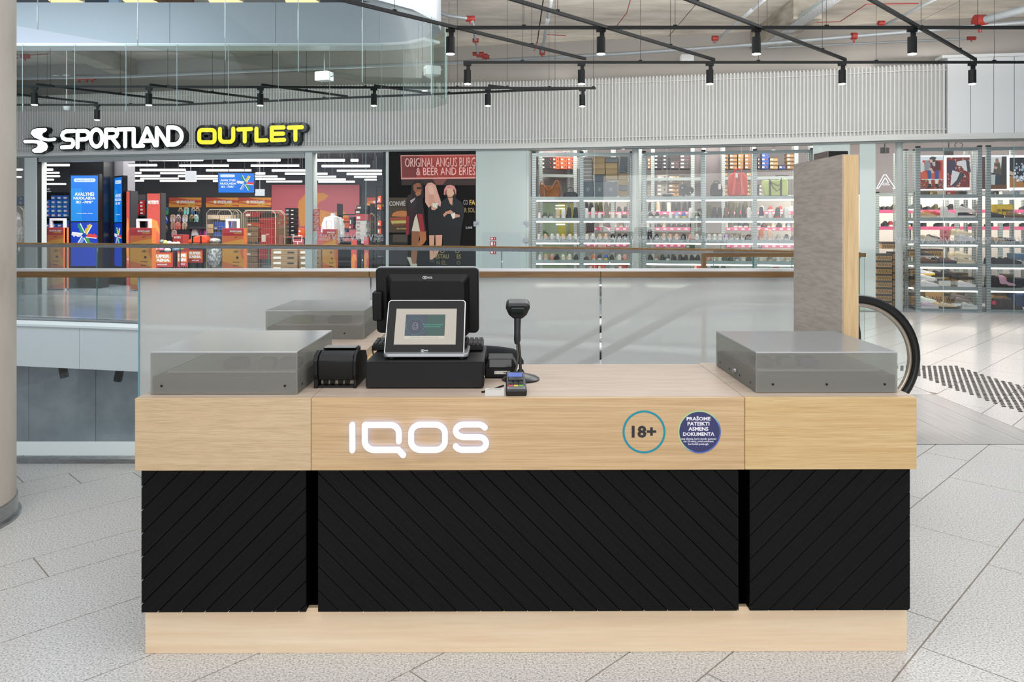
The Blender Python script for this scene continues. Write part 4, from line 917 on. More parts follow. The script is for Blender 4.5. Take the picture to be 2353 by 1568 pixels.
o = MB().tube([(.0-.03, 2.745, ZS+.02), (-.05, 2.75, ZS+.012), (-.08, 2.735, ZS+.006), (-.105, 2.715, ZS+.004), (-.108, 2.72, ZS+.003)], .0035, 8).obj('cable', [M_BLACK], smooth=True)
tag(o, 'black cable running from the payment terminal to the counter edge', 'cable'); CTR.append(o)
o = thing('printed_card', 'small white printed card propped beside the payment terminal', 'card', (PX(1136.5, 2.668), 2.668, ZS)); CTR.append(o)
Lc = Matrix.Rotation(-0.35, 4, 'X')
hw = 22*2.668/F
MB().box(-hw, hw, 0, .0012, 0, .028).xf(Lc).obj('card', [mat('grey_white_card', '#bdb9b4', 0.4)], o)
m = MB(); text(m, 'skenuokite ir sužinokite daugiau', -hw*.7, hw*.7, .023, .0255, -.0003, .01); m.xf(Lc).obj('lettering', [flat('#5f5c58')], o)
o = MB().tube([(-0.56, 3.03, ZD+.005), (-.545, 2.98, ZD-.012), (-.548, 2.95, ZS+.03), (-.55, 2.90, ZS+.004)], .003, 7).obj('cable', [M_BLACK], smooth=True)
tag(o, 'thin black cable hanging from the keyboard beside the cash drawer', 'cable'); CTR.append(o)
# office chair behind the counter
ch = thing('office_chair', 'dark fabric office chair behind the middle counter unit', 'chair', (-0.17, 3.78, 0))
M_FAB = noisy('charcoal_fabric', [(0.35, '#15171b'), (0.55, '#22252b'), (0.7, '#31343b')], 0.9, 350, 2, 0.4)
bp_ = MB(); n_ = 10
pts = []
prof = [(-.235, 0.0), (-.235, .2), (-.20, .262), (-.1, .275), (.0, .274), (.1, .268), (.19, .255), (.225, .2), (.232, 0.0), (.2, -.1), (-.2, -.1)]
bp_.prism(prof, -0.03, 0.03).xf(Matrix.Rotation(-0.12, 4, 'X')).obj('backrest', [M_FAB], ch, loc=(0, -0.22, 0.69), bevel=.02, smooth=True, seg=3)
MB().prism(rpoly(-.24, .24, -.23, .24, .07), 0.44, 0.52, 'z').obj('seat', [M_FAB], ch, bevel=.02, smooth=True, seg=3)
MB().box(-.03, .03, -.26, -.19, .40, .62).obj('back_support', [M_BLACK], ch, bevel=.005)
MB().cone((0, 0, .08), (0, 0, .44), .03, n=16).obj('column', [M_BLACK], ch, smooth=True)
for k in range(5):
    a_ = 2*PI*k/5+.3; leg = MB().tube([(0, 0, .09), (math.cos(a_)*.28, math.sin(a_)*.28, .065)], .017, 8).obj('leg', [M_BLACK], ch)
    MB().cone((math.cos(a_)*.28-.02, math.sin(a_)*.28, .03), (math.cos(a_)*.28+.02, math.sin(a_)*.28, .03), .03, n=14).obj('castor', [M_BLACK], leg)
# escalator newel and balustrade
es = thing('escalator', 'escalator with black handrail loop descending behind the satin glass', 'escalator', (2.56, 5.6, 0))
Ye = 5.62; R_ = 0.443; cx_, cz_ = PX(1968, Ye), 0.534
arcp = [(cx_+R_*math.cos(math.radians(t)), Ye, cz_+R_*math.sin(math.radians(t))) for t in range(-90, 91, 6)]
path = [(cx_-0.5, Ye, cz_-R_)]+arcp+[(cx_-0.5, Ye, cz_+R_), (1.62, Ye, cz_+R_), (1.35, Ye, cz_+R_-.05), (-1.0, Ye, cz_+R_-.05-2.35*.54), (-3.2, Ye, cz_+R_-.05-4.55*.54)]
MB().tube(path, 0.031, 12).obj('handrail', [mat('black_rubber_handrail', '#121110', 0.28)], es, smooth=True, world=True)
path2 = [(cx_+(R_-.045)*math.cos(math.radians(t)), Ye, cz_+(R_-.045)*math.sin(math.radians(t))) for t in range(-90, 91, 6)]
MB().tube([(cx_-.5, Ye, cz_-R_+.045)]+path2+[(cx_-.5, Ye, cz_+R_-.045), (1.6, Ye, cz_+R_-.045)], 0.018, 10).obj('guide_trim', [mat('polished_trim', '#b5a898', 0.2, 0.8)], es, smooth=True, world=True)
gl_ = [(cx_-.5, cz_-R_+.06)]+[(p[0], p[2]) for p in path2]+[(cx_-.5, cz_+R_-.06)]
MB().prism([(p[0]*1.0, p[1]) for p in gl_], Ye-.005, Ye+.005).obj('newel_glass', [M_GLASS], es, world=True)
for yy in (Ye+0.95,):
    MB().tube([(p[0], yy, p[2]) for p in path], 0.031, 10).obj('handrail', [mat('black_rubber_handrail', '#121110', 0.28)], es, smooth=True, world=True)
mb = MB()
for k in range(12): mb.box(2.2-0.4*k-.4, 2.2-.4*k, Ye+.06, Ye+.9, -0.2*k-.25, -0.2*k-.01 if k else -0.01)
mb.obj('step', [M_BLACK], es, world=True)
mb = MB().add([(2.2, Ye-.05, 0.06), (2.2, Ye+.05, .06), (-3.0, Ye+.05, -2.75), (-3.0, Ye-.05, -2.75), (2.2, Ye-.05, -0.3), (2.2, Ye+.05, -.3), (-3.0, Ye+.05, -3.2), (-3.0, Ye-.05, -3.2)], [(0, 1, 2, 3), (7, 6, 5, 4), (0, 3, 7, 4), (1, 5, 6, 2), (0, 4, 5, 1), (3, 2, 6, 7)]).obj('skirt', [M_STEEL], es, world=True)
# the counter stands turned by a small angle
YAW = math.radians(0.33)
for o in CTR:
    v = Vector((o.location.x, o.location.y-2.7, 0)); v.rotate(Matrix.Rotation(YAW, 3, 'Z'))
    o.location.x = v.x; o.location.y = v.y+2.7; o.rotation_euler.z += YAW
# ================================================================ SHOP FRONTS AND SPORTS SHOP
def FP(px, py, d=0.0):
    X, Y, a = hit(px, d); return (X, Y, PZ(py, Y))
def fseg(mb, px0, px1, z0, z1, d0, d1):
    a = hit(px0, d0); b = hit(px1, d0); c = hit(px1, d0); L = math.hypot(b[0]-a[0], b[1]-a[1]); ux, uy = (b[0]-a[0])/L, (b[1]-a[1])/L
    nx, ny = -uy, ux; t = d1-d0
    q = [(a[0], a[1]), (b[0], b[1]), (b[0]+nx*t, b[1]+ny*t), (a[0]+nx*t, a[1]+ny*t)]
    return mb.hexa([(p[0], p[1], z0) for p in q], [(p[0], p[1], z1) for p in q])
def tpx(name, lab, cat, px, d=0.0, z=0.0, group=None):
    X, Y, a = hit(px, d); return thing(name, lab, cat, (X, Y, z), a, group)
M_FRAME = mat('frame_pale_green_grey', '#b7c0bc', 0.4)
M_DARK = mat('dark_interior', '#2b2d31', 0.6)
M_CHAR = mat('charcoal_wall', '#4a4b50', 0.7)
sfl = tpx('shopfront', 'pale framed glass shop front of the sports shop', 'shop front', 400)
MB_ = lambda a, b, z0, z1, d0, d1, nm, m, par=sfl: fseg(MB(), a, b, z0, z1, d0, d1).obj(nm, m, par, world=True)
MB_(56, 84, 0, ZF, -0.02, 0.25, 'pillar', [mat('pillar_white', '#c3c9c6', 0.45)])
MB_(84, 87, 0, ZF, 0.0, 0.1, 'door_track', [M_BLACK])
MB_(701, 717, 0, ZF, -0.02, 0.25, 'pillar', [M_FRAME])
MB_(881, 886, 0, ZF, 0.02, 0.2, 'mullion', [M_DARK])
MB_(886.5, 893, 0, ZF, -0.01, 0.15, 'mullion', [M_FRAME])
for a, b in ((-60, 55), (718, 840), (841, 880)):
    MB_(a, b, 0.0, ZF, 0.05, 0.062, 'glass_pane', [M_SHOPGLASS])
MB_(840, 841, 0.0, ZF, 0.048, 0.064, 'pane_edge', [mat('lit_glass_edge', '#a9bfbc', 0.2)])
MB_(88, 700, 2.83, ZF, 0.0, 0.2, 'roller_box', [mat('soffit_grey', '#8f9492', 0.5)])
# pale back-painted panes with hidden door
sfr = tpx('shopfront', 'pale green back-painted glass front between poster and shoe racks', 'shop front', 1150)
pg = mat('back_painted_glass', '#b6c2bd', 0.08, coat=0.6)
MB_(1093.5, 1208.5, 0.0, ZF, 0.0, 0.03, 'glass_pane', [pg], sfr)
MB_(1209.5, 1215.5, 0.0, ZF, 0.0, 0.03, 'glass_pane', [pg], sfr)
MB_(1208.5, 1209.5, 0.0, ZF, 0.0, 0.032, 'pane_edge', [mat('dull_edge', '#7f8f89', 0.3)], sfr)
dp = MB_(1108, 1196, 0.0, PZ(534, 14.45), -0.006, -0.0005, 'service_door', [mat('door_pale', '#b0bbba', 0.12, coat=0.5)], sfr)
for a, b, c, d in ((1088, 1099, 509, 520.5), (1203.5, 1214, 509, 520.5)):
    m = MB(); X, Y, an = hit((a+b)/2); zz = (PZ(c, Y), PZ(c+5.5, Y), PZ(d, Y))
    fseg(m, a, b, zz[1], zz[0], -0.03, -0.001); fseg(m, a if a < 1100 else b-5, a+5 if a < 1100 else b, zz[2], zz[1], -0.03, -0.001)
    m.obj('patch_fitting', [mat('fitting_grey', '#a7aab4', 0.35, 0.3)], sfr, world=True)
fseg(MB(), 1203, 1215, PZ(557, 14.4), PZ(547.5, 14.4), -0.03, -0.001).obj('lock_fitting', [mat('fitting_grey', '#a7aab4', 0.35, 0.3)], sfr, world=True)
fx = tpx('fire_notice', 'three small red and white fire safety notices on the pale glass', 'notice', 1133)
for c, d in ((545, 552), (555, 566), (573, 584)):
    X, Y, an = hit(1133, -0.01); m = fseg(MB(), 1126.5, 1140, PZ(d, Y), PZ(c, Y), -0.011, -0.008); m.use(1); fseg(m, 1128, 1132.5, PZ(d-1.5, Y), PZ(c+1.5, Y), -0.012, -0.011); fseg(m, 1135.5, 1137, PZ(d-2, Y), PZ(c+2, Y), -0.012, -0.011)
    m.obj('notice_plate', [flat('#a8313a'), flat('#e6e0e0')], fx, world=True)
# ---------------- the big lit sign
def sign_T(sc, ox, oy, d, base):
    R_i = root_matrix(base).inverted()
    def T(p):
        px = ox+p[0]*sc; py = oy+p[1]*sc; X, Y, a = hit(px, d); v = R_i @ Vector((X, Y, PZ(py, Y))); return (v.x, v.z)
    return T
SGL = {'S': [[(452, 108), (392, 110), (368, 120), (357, 143), (366, 166), (390, 177), (432, 178), (444, 190), (446, 215), (432, 234), (356, 238)]],
 'P': [[(480, 238), (480, 108), (540, 107), (562, 118), (570, 142), (560, 164), (540, 174), (482, 176)]],
 'O': [arc(630, 164, 46, 68, 0, 360, 18)],
 'R': [[(706, 234), (706, 98), (765, 97), (788, 106), (795, 128), (786, 150), (765, 158), (708, 160)], [(752, 160), (806, 232)]],
 'T': [[(800, 96), (920, 93)], [(858, 96), (858, 230)]],
 'L': [[(926, 92), (926, 228), (1000, 226)]],
 'A': [[(975, 222), (1032, 86), (1096, 222)], [(1000, 186), (1072, 184)]],
 'N': [[(1110, 222), (1110, 84), (1196, 220)]],
 'D': [[(1200, 216), (1200, 80)]+arc(1242, 148, 66, 68, -90, 90, 10)+[(1200, 216)]]}
SGO = {'O': [rpoly(1447, 1570, 100, 198, 24, 4)+[(1546, 100)]], 'U': [[(1612, 92), (1612, 160)]+arc(1640, 162, 28, 32, 180, 90, 4)+arc(1690, 162, 28, 32, 90, 0, 4)+[(1718, 90)]],
 'T': [[(1757, 96), (1860, 92)], [(1809, 96), (1809, 190)]], 'L': [[(1902, 90), (1902, 184), (1984, 182)]],
 'E': [[(2118, 80), (2024, 82), (2024, 182), (2122, 178)], [(2026, 131), (2114, 129)]], 't': [[(2158, 82), (2264, 78)], [(2212, 82), (2212, 178)]]}
SW1 = [(108, 128), (122, 100), (160, 86), (228, 84), (236, 96), (226, 112), (202, 124), (196, 142), (208, 158), (244, 168), (300, 160), (311, 172), (300, 186), (250, 191), (190, 182), (138, 160)]
SW2 = [(48, 190), (60, 178), (130, 178), (195, 186), (232, 206), (243, 232), (232, 260), (190, 281), (138, 281), (120, 268), (124, 252), (152, 243), (166, 226), (160, 208), (128, 204), (60, 205)]
M_SGW = mat('white_sign_face', '#f4fbff', 0.4, emit=1.9); M_SGY = mat('yellow_sign_face', '#f3ee3c', 0.4, emit=0.95)
M_SGB = mat('sign_black_green', '#0e1614', 0.25)
for nm, dct, lab, pxm, wI, wO, face in (('a', SGL, 'lit white shop name with swoosh logo on black letter boxes', 250, 0.082, 0.135, M_SGW), ('b', SGO, 'lit yellow word OUTLET on black letter boxes', 578, 0.083, 0.20, M_SGY)):
    X, Y, a = hit(pxm, -0.05); t = thing('illuminated_sign', lab, 'sign', (X, Y, PZ(325, Y)), a)
    Tt = sign_T(0.289, 40, 270, -0.16, t); y0 = -0.11
    for k, v in dct.items():
        o = strokes(MB(), v, wO, y0, 0.03, Tt, 10).obj('letter_box', [M_SGB], t)
        f = strokes(MB(), v, wI, y0-0.012, y0-0.001, Tt, 10).obj('letter_face', [face], o)
    if nm == 'a':
        for sw in (SW1, SW2):
            q = [Tt(p) for p in sw]; bx = MB().prism(list(reversed(q)), y0, 0.03); strokes(bx, [sw+[sw[0]]], 0.05, y0, 0.03, Tt, 8)
            o = bx.obj('logo_box', [M_SGB], t); MB().prism(list(reversed(q)), y0-0.012, y0-0.001).obj('logo_face', [M_SGW], o)
# small lettering strips on the shop glass
M_VIN = glass('white_vinyl', '#e6e6e6', 0.02, '#d5d9dc', 0.55)
def vil(px0, pw, n_, par, y=545, d=0.045):
    for i in range(n_):
        a = px0+i*pw; X, Y, an = hit(a, d); X2, Y2, _ = hit(a+pw*.96, d); L = math.hypot(X2-X, Y2-Y)
        m = MB(); text(m, 'V', 0, L*.25, PZ(y+9, Y), PZ(y-6, Y), 0, .03); text(m, 'VILNIUS', L*.28, L*.96, PZ(y-0, Y), PZ(y-6.5, Y), 0, .03); text(m, 'OUTLET', L*.28, L*.96, PZ(y+8, Y), PZ(y+1.5, Y), 0, .03)
        m.xf(Matrix.Translation((X, Y, 0)) @ Matrix.Rotation(math.atan2(Y2-Y, X2-X), 4, 'Z')).obj('lettering', [M_VIN], par, world=True)
vil(720, 42.5, 4, sfl)
# prohibition stickers
for i, y in enumerate((489, 506, 523)):
    t = tpx('prohibition_sticker', 'small square red-rimmed prohibition sticker on the shop glass, %s from the top' % ordn[i], 'sticker', 727, 0.045, 0, 'prohibition stickers on the glass')
    m = MB(); X, Y, an = hit(727, .045); s_ = 7.2*Y/F; z = PZ(y, Y)
    q = rpoly(-s_, s_, z-s_, z+s_, s_*.25, 3); strokes(m, [q+[q[0]], [(-s_, z-s_), (s_, z+s_)]], .012, -.002, 0, n=4); m.use(1).rrect(-s_, s_, z-s_, z+s_, s_*.25, -.001, .0)
    m.obj('print', [flat('#c4483f'), glass('pale_sticker', '#f0e0e0', 0.02, '#e8c8c8', .35)], t)

# ---------------- poster with three women
ps = tpx('poster', 'large dark burger advertisement poster with three women and a neon sign', 'poster', 994)
fseg(MB(), 893.3, 1093.2, 0.0, ZF, 0.0, 0.03).obj('poster_board', [mat('poster_black', '#141211', 0.5, spec=0.15)], ps, world=True)
lay = [0]
def dr(pts, h, e=0):
    """flat printed shape, in pixels of the poster close-up (scale 250/1400, origin 860,340)"""
    lay[0] += 1; d = -0.0006*lay[0]
    v = [FP(860+p[0]*.17857, 340+p[1]*.17857, d) for p in pts]
    PR.use(PI_(h)).poly(v)
PR = MB(); PM = []
def PI_(h):
    m = flat(h, 0.4)
    if m not in PM: PM.append(m)
    return PM.index(m)
dr([(190, 640), (450, 640), (450, 1090), (190, 1090)], '#4a3c2c')
dr([(190, 1120), (430, 1120), (430, 1530), (190, 1530)], '#1f1b17')
dr([(240, 1115), (430, 1115), (425, 1215), (235, 1215)], '#4a4136')
dr([(350, 400), (1300, 395), (1300, 480), (350, 480)], '#33201c')
dr([(750, 400), (940, 400), (880, 475), (800, 478)], '#7a4540')
dr([(340, 95), (1302, 85), (1302, 395), (350, 405)], '#b0443a')
dr([(350, 110), (580, 105), (600, 250), (540, 385), (360, 385)], '#7c332f')
for q in ([(340, 95), (1302, 85), (1302, 95), (340, 106)], [(350, 385), (1302, 375), (1302, 393), (350, 404)], [(338, 95), (346, 95), (356, 404), (346, 404)]): dr(q, '#e09a92')
# burger
dr([(225, 880), (240, 840), (290, 815), (360, 808), (430, 815), (450, 840), (450, 890)], '#b7743f')
dr([(200, 900), (450, 890), (450, 950), (210, 950)], '#9a4a2c'); dr([(210, 940), (440, 930), (420, 975), (230, 985)], '#b5a860'); dr([(240, 975), (430, 970), (410, 1005), (260, 1010)], '#6e4226')
# first woman
SK1, SK2, SK3 = '#8a5a3a', '#c99a80', '#bf8d72'
dr([(480, 1060), (590, 1060), (575, 1180), (560, 1260), (540, 1500), (470, 1500), (480, 1260)], SK1); dr([(575, 1060), (665, 1060), (670, 1180), (640, 1230), (590, 1270), (560, 1300), (555, 1250), (590, 1180)], '#a9683f')
dr([(420, 1405), (470, 1410), (490, 1490), (550, 1490), (550, 1525), (470, 1525)], '#b7b0a0')
dr([(500, 640), (620, 640), (665, 1075), (480, 1075)], '#1a1616'); dr([(545, 850), (590, 1075), (480, 1072), (520, 900)], '#cfc3ac'); dr([(560, 850), (620, 850), (650, 1078), (590, 1076)], '#98232e')
dr([(430, 610), (480, 590), (560, 610), (540, 800), (500, 960), (460, 1120), (410, 1120), (420, 900), (415, 740)], '#2b1416'); dr([(410, 870), (450, 880), (440, 1120), (405, 1115)], '#8d1f2c')
dr([(440, 610), (500, 640), (550, 700), (540, 740), (470, 800), (420, 740)], '#2a2324'); dr([(460, 680), (530, 640), (520, 665), (475, 715)], '#b9a8a8')
dr([(480, 470), (520, 420), (590, 415), (630, 460), (640, 640), (600, 640), (500, 620), (470, 600)], '#1c1010'); dr([(500, 480), (545, 450), (590, 455), (615, 520), (600, 590), (545, 590), (505, 545)], '#8f5739'); dr([(545, 508), (620, 505), (620, 528), (550, 530)], '#1a1420'); dr([(525, 590), (560, 560), (600, 560), (600, 600), (550, 625)], '#a36a48')
# second woman
dr([(705, 1110), (775, 1110), (770, 1260), (755, 1450), (715, 1450), (710, 1260)], SK2); dr([(785, 1110), (875, 1110), (870, 1240), (800, 1400), (750, 1430), (790, 1240)], SK2); dr([(715, 1440), (770, 1430), (775, 1480), (705, 1470)], '#2a2424')
dr([(690, 640), (860, 640), (880, 900), (875, 1120), (705, 1125), (690, 900)], '#141213')
dr([(655, 500), (690, 450), (740, 445), (790, 480), (820, 580), (860, 700), (850, 760), (780, 700), (700, 770), (655, 700)], '#d3a08e'); dr([(695, 490), (745, 480), (770, 540), (760, 600), (720, 600), (695, 550)], '#dcb09c'); dr([(700, 600), (770, 600), (780, 740), (740, 760), (700, 720)], '#c9937e')
dr([(745, 710), (820, 710), (810, 780), (755, 780)], '#d9d2c0'); dr([(728, 765), (790, 765), (790, 800), (740, 800)], SK2)
# third woman
dr([(870, 990), (1130, 990), (1100, 1290), (980, 1270), (890, 1290)], '#141315')
dr([(860, 700), (930, 640), (1040, 640), (1130, 700), (1170, 800), (1130, 1000), (880, 1010), (850, 850)], '#17171a')
dr([(920, 520), (960, 500), (1040, 520), (1050, 640), (930, 640)], '#1e1412'); dr([(930, 530), (960, 515), (1010, 525), (1030, 590), (1000, 632), (950, 632), (928, 590)], '#d2a488'); dr([(895, 600), (900, 530), (930, 485), (980, 475), (1030, 490), (1055, 545), (1052, 610), (1030, 540), (960, 510), (920, 550), (915, 610)], '#cf8a86')
dr([(945, 640), (1010, 640), (1005, 740), (975, 720)], '#c8957a')
dr([(885, 860), (920, 820), (985, 800), (1020, 830), (1010, 850), (940, 850), (900, 890)], SK3); dr([(1030, 850), (1100, 860), (1100, 890), (1040, 900)], SK3); dr([(985, 855), (1040, 830), (1040, 900), (1010, 918)], '#d8d3cc')
PR.obj('print', PM, ps, world=True)
tm = {}
def ptext(s, x0, x1, yt, yb, h, bo=0.02, e=0.0):
    a = FP(860+x0*.17857, 0, -0.075); b = FP(860+x1*.17857, 0, -0.075); L = math.hypot(b[0]-a[0], b[1]-a[1])
    m = MB(); text(m, s, 0, L, PZ(340+yb*.17857, a[1]), PZ(340+yt*.17857, a[1]), 0, bo)
    m.xf(Matrix.Translation((a[0], a[1], 0)) @ Matrix.Rotation(math.atan2(b[1]-a[1], b[0]-a[0]), 4, 'Z')).obj('lettering', [flat(h, 0.4)], ps, world=True)
ptext('ORIGINAL ANGUS BURG', 395, 1300, 130, 245, '#f2cfc8', -0.012); ptext('ORIGINAL ANGUS BURG', 403, 1303, 138, 252, '#d88a80', -0.014)
ptext('& BEER AND ERIES', 540, 1298, 255, 350, '#f2cfc8', -0.012); ptext('& BEER AND ERIES', 547, 1302, 262, 357, '#d88a80', -0.014)
ptext('CONVIÉ', 192, 400, 672, 748, '#b9b3ac', 0.03); ptext('CO', 1145, 1205, 668, 735, '#8c8489', 0.03); ptext('FA', 1225, 1300, 668, 735, '#c9a455', 0.03); ptext('R SOL', 1160, 1298, 770, 832, '#8d7a48', 0.02)
ptext('BBQ CHICKEN', 290, 410, 1030, 1052, '#c9a455', 0.02); ptext('2,00€', 1175, 1262, 1012, 1045, '#b9b9b9', 0.02); ptext('ESTAU      ES', 790, 1115, 1368, 1425, '#8a7a45', 0.02); ptext('N EL       O', 800, 1110, 1450, 1505, '#5c5232', 0.02); ptext('O      O', 845, 1100, 1300, 1355, '#8a7a45', 0.02)

# ---------------- interior of the sports shop
struct(MB().box(-17, -1.45, 27, 27.2, 0, 4.0).obj('wall_back', [M_CHAR]))
struct(MB().prism([(-13.5, 17.0), (-4.1, 15.2), (-1.3, 14.8), (-1.3, 27), (-17, 27), (-17, 17.6)], 3.75, 3.8, 'z').obj('ceiling', [mat('dark_ceiling', '#3a3b3e', 0.7)]))
struct(MB().prism([(-2.18, 14.95), (-2.06, 14.95), (-1.25, 27), (-1.45, 27)], 0, 3.75, 'z').obj('wall_right_shop', [M_DARK]))
sdv = struct(MB().box(-0.9, -0.8, 14.7, 28, 0, 3.75).obj('wall_divider', [M_OFFW]))
YB = 26.9
o = thing('wall_graphic', 'large rose red wall graphic with an orange wave at the back of the sports shop', 'wall graphic', (PX(760, YB), YB, 1.5))
m = pbox(MB(), 624, 826, 425, 572, YB, 0.03); m.use(1)
wv = lambda pts: [(PX(x, YB), PZ(y, YB)) for x, y in pts]
m.prism(list(reversed(wv([(686, 463), (700, 448), (720, 443), (745, 444), (755, 450), (748, 458), (733, 465), (728, 474), (735, 482), (760, 488), (790, 487), (800, 495), (800, 520), (690, 520), (684, 480)]))), YB-.004, YB)
m.obj('print', [flat('#c4666c'), flat('#d9914f')], o, world=True)
# small band signs
def brand(par, x0, x1, y0, y1, Y, base='#cf5a49'):
    m = pbox(MB(), x0, x1, y0, y1, Y, 0.04); w_ = x1-x0; h_ = y1-y0; m.use(1)
    Q = lambda u, v: (PX(x0+u*w_, Y), PZ(y0+v*h_, Y))
    m.prism([Q(.0, .95), Q(0, .55), Q(.35, .75), Q(.8, .8), Q(1, .95), Q(1, 1), Q(0, 1)], Y-.004, Y).prism([Q(.25, .0), Q(.55, .2), Q(1, .3), Q(1, .02), Q(1, 0)], Y-.004, Y).prism([Q(.0, .45), Q(.3, .3), Q(.75, .55), Q(1, .5), Q(1, .78), Q(.6, .7), Q(.3, .6)], Y-.004, Y)
    m.use(2); a, b = .24, .8
    text(m, 'SPORTLAND', Q(a+.12, 0)[0], Q(b, 0)[0], Q(0, .6)[1], Q(0, .32)[1], Y-.008, .05); m.prism(circ(Q(a+.04, 0)[0], Q(0, .47)[1], .05*w_*Y/F*.9, 10), Y-.008, Y-.004)
    m.use(3); text(m, 'OUTLET', Q(a+.33, 0)[0], Q(b, 0)[0], Q(0, .8)[1], Q(0, .64)[1], Y-.008, .03)
    return m.obj('brand_panel', [flat(base), flat('#eda24f'), flat('#f4f4f0'), flat('#dede45')], par, world=True)
bs_ = thing('brand_band', 'row of orange red brand panels along the back wall of the sports shop', 'sign', (PX(520, 26), 26, 2.3))
for x0, x1 in ((300, 367), (388, 463), (473, 548), (548.5, 623.5), (843, 905)): brand(bs_, x0, x1, 454, 476.5, 26.93)
# linear lamps
LL = [(343, 466, 367.8, 'a'), (523, 644, 368.4, 'a'), (282, 360, 380, 'b'), (413, 525, 381, 'b'), (577, 687, 381, 'b'), (322, 426, 391, 'c'), (474, 577, 391.7, 'c'), (625, 701, 392, 'c'), (284, 303, 397.8, 'd'), (307, 324, 397.8, 'd'), (369, 426, 398.4, 'd'), (588, 609, 399, 'd'), (655, 702, 399.4, 'd'),
 (285, 367, 404.2, 'e'), (410, 502, 405, 'e'), (587, 637, 405.7, 'e'), (323, 410, 410.6, 'f'), (451, 510, 411, 'f'), (588, 655, 411.8, 'f'), (282, 330, 415.7, 'g'), (368, 451, 416.1, 'g'), (490, 512, 416.4, 'g'), (612, 694, 417.2, 'g'),
 (86, 162, 379.6, 'h'), (86, 121, 390, 'i'), (86, 135.5, 397.4, 'j'), (86, 137, 405, 'k'), (86, 123, 413, 'l'), (104, 151, 423, 'm'), (29, 50, 390, 'i'), (28, 48, 407, 'k'),
 (722.6, 792, 368.6, 'a'), (806, 823, 368.6, 'a'), (739.5, 850, 381.8, 'b'), (774.6, 877, 392.5, 'c'), (797, 877, 400, 'd'), (717, 752, 399.5, 'd'), (814, 865, 406.8, 'e'), (717, 772, 406.3, 'e'), (838, 865, 413, 'f'), (717, 794, 412.4, 'f'), (732, 815, 417.7, 'g')]
rn = {'a': 'nearest', 'b': 'second', 'c': 'third', 'd': 'fourth', 'e': 'fifth', 'f': 'sixth', 'g': 'farthest', 'h': 'nearest', 'i': 'second', 'j': 'third', 'k': 'fourth', 'l': 'fifth', 'm': 'farthest'}
M_TUBE = mat('linear_lamp_glow', '#fffdf8', 0.4, emit=5.5)
cnts = {}
for x0, x1, y, r in sorted(LL, key=lambda q: (q[3], q[0])):
    sec = 'at the far left' if r in 'hijklm' else 'right of the pillar' if x0 > 715 else 'over the opening'
    k = (r, sec); cnts[k] = cnts.get(k, 0)+1
    zl = 3.0; Y = min((zl-H)*F/(HY-y), 26.2); zl = PZ(y, Y); hw_ = (x1-x0)/2*Y/F
    t = thing('linear_lamp', 'linear ceiling lamp %s, %s from the left in the %s row' % (sec, ordn[cnts[k]-1], rn[r]), 'lamp', (PX((x0+x1)/2, Y), Y, zl), 0, 'linear ceiling lamps in the sports shop')
    MB().cone((-hw_, 0, 0), (hw_, 0, 0), 0.027, n=10).obj('tube', [M_TUBE], t, smooth=True)
    MB().box(-hw_, hw_, -.02, .02, .027, .045).cone((-hw_*.7, 0, .07), (-hw_*.7, 0, 3.76-zl), .006, n=5).cone((hw_*.7, 0, .07), (hw_*.7, 0, 3.76-zl), .006, n=5).obj('housing', [mat('lamp_housing', '#4a4b4d', 0.5)], t)
# concrete pillar with black cladding, screens
t = thing('pillar', 'square shop pillar of concrete and black cladding behind the blue screens', 'pillar', (PX(222, 18.5), 18.5, 0))
pbox(MB(), 160, 238, 340, 671, 18.4, 0.5).obj('black_cladding', [mat('cladding_black', '#15181d', 0.35)], t, world=True)
pbox(MB(), 239, 283, 340, 662, 19.0, 0.6).obj('concrete_core', [mat('pillar_concrete', '#8e8d93', 0.7)], t, world=True)
def burst(m, X, Z, s, Y):
    """ring of six shoes seen side-on"""
    for k, (h, a) in enumerate((('#e9e9ee', 175), ('#1f8f78', 118), ('#d8c33c', 62), ('#e2493c', -4), ('#3f9a58', -58), ('#7fa2dc', -118))):
        m.use(6+k); ca, sa = math.cos(math.radians(a)), math.sin(math.radians(a))
        q = [(.12, -.10), (.35, -.14), (.98, -.13), (1.0, .05), (.86, .10), (.80, .2), (.66, .08), (.5, .17), (.3, .12)]
        m.prism([(X+s*(u*ca-v*sa), Z+s*(u*sa+v*ca)) for u, v in q], Y-.006, Y-.002)
        m.use(2).prism([(X+s*(u*ca-v*sa), Z+s*(u*sa+v*ca)) for u, v in [(.14, -.16), (.96, -.19), (.98, -.13), (.14, -.10)]], Y-.007, Y-.002)
SHM = [glow('#0c74dc', 0.95), glow('#0a3cb8', 0.9), glow('#eef4ff', 0.95), flat('#0b0c0f', 0.2), glow('#cfe2f5', 0.9), glow('#1586d8', 1.0), glow('#e9e9ee', 0.8), glow('#1f8f78', 0.8), glow('#d8c33c', 0.8), glow('#e2493c', 0.8), glow('#3f9a58', 0.8), glow('#7fa2dc', 0.8)]
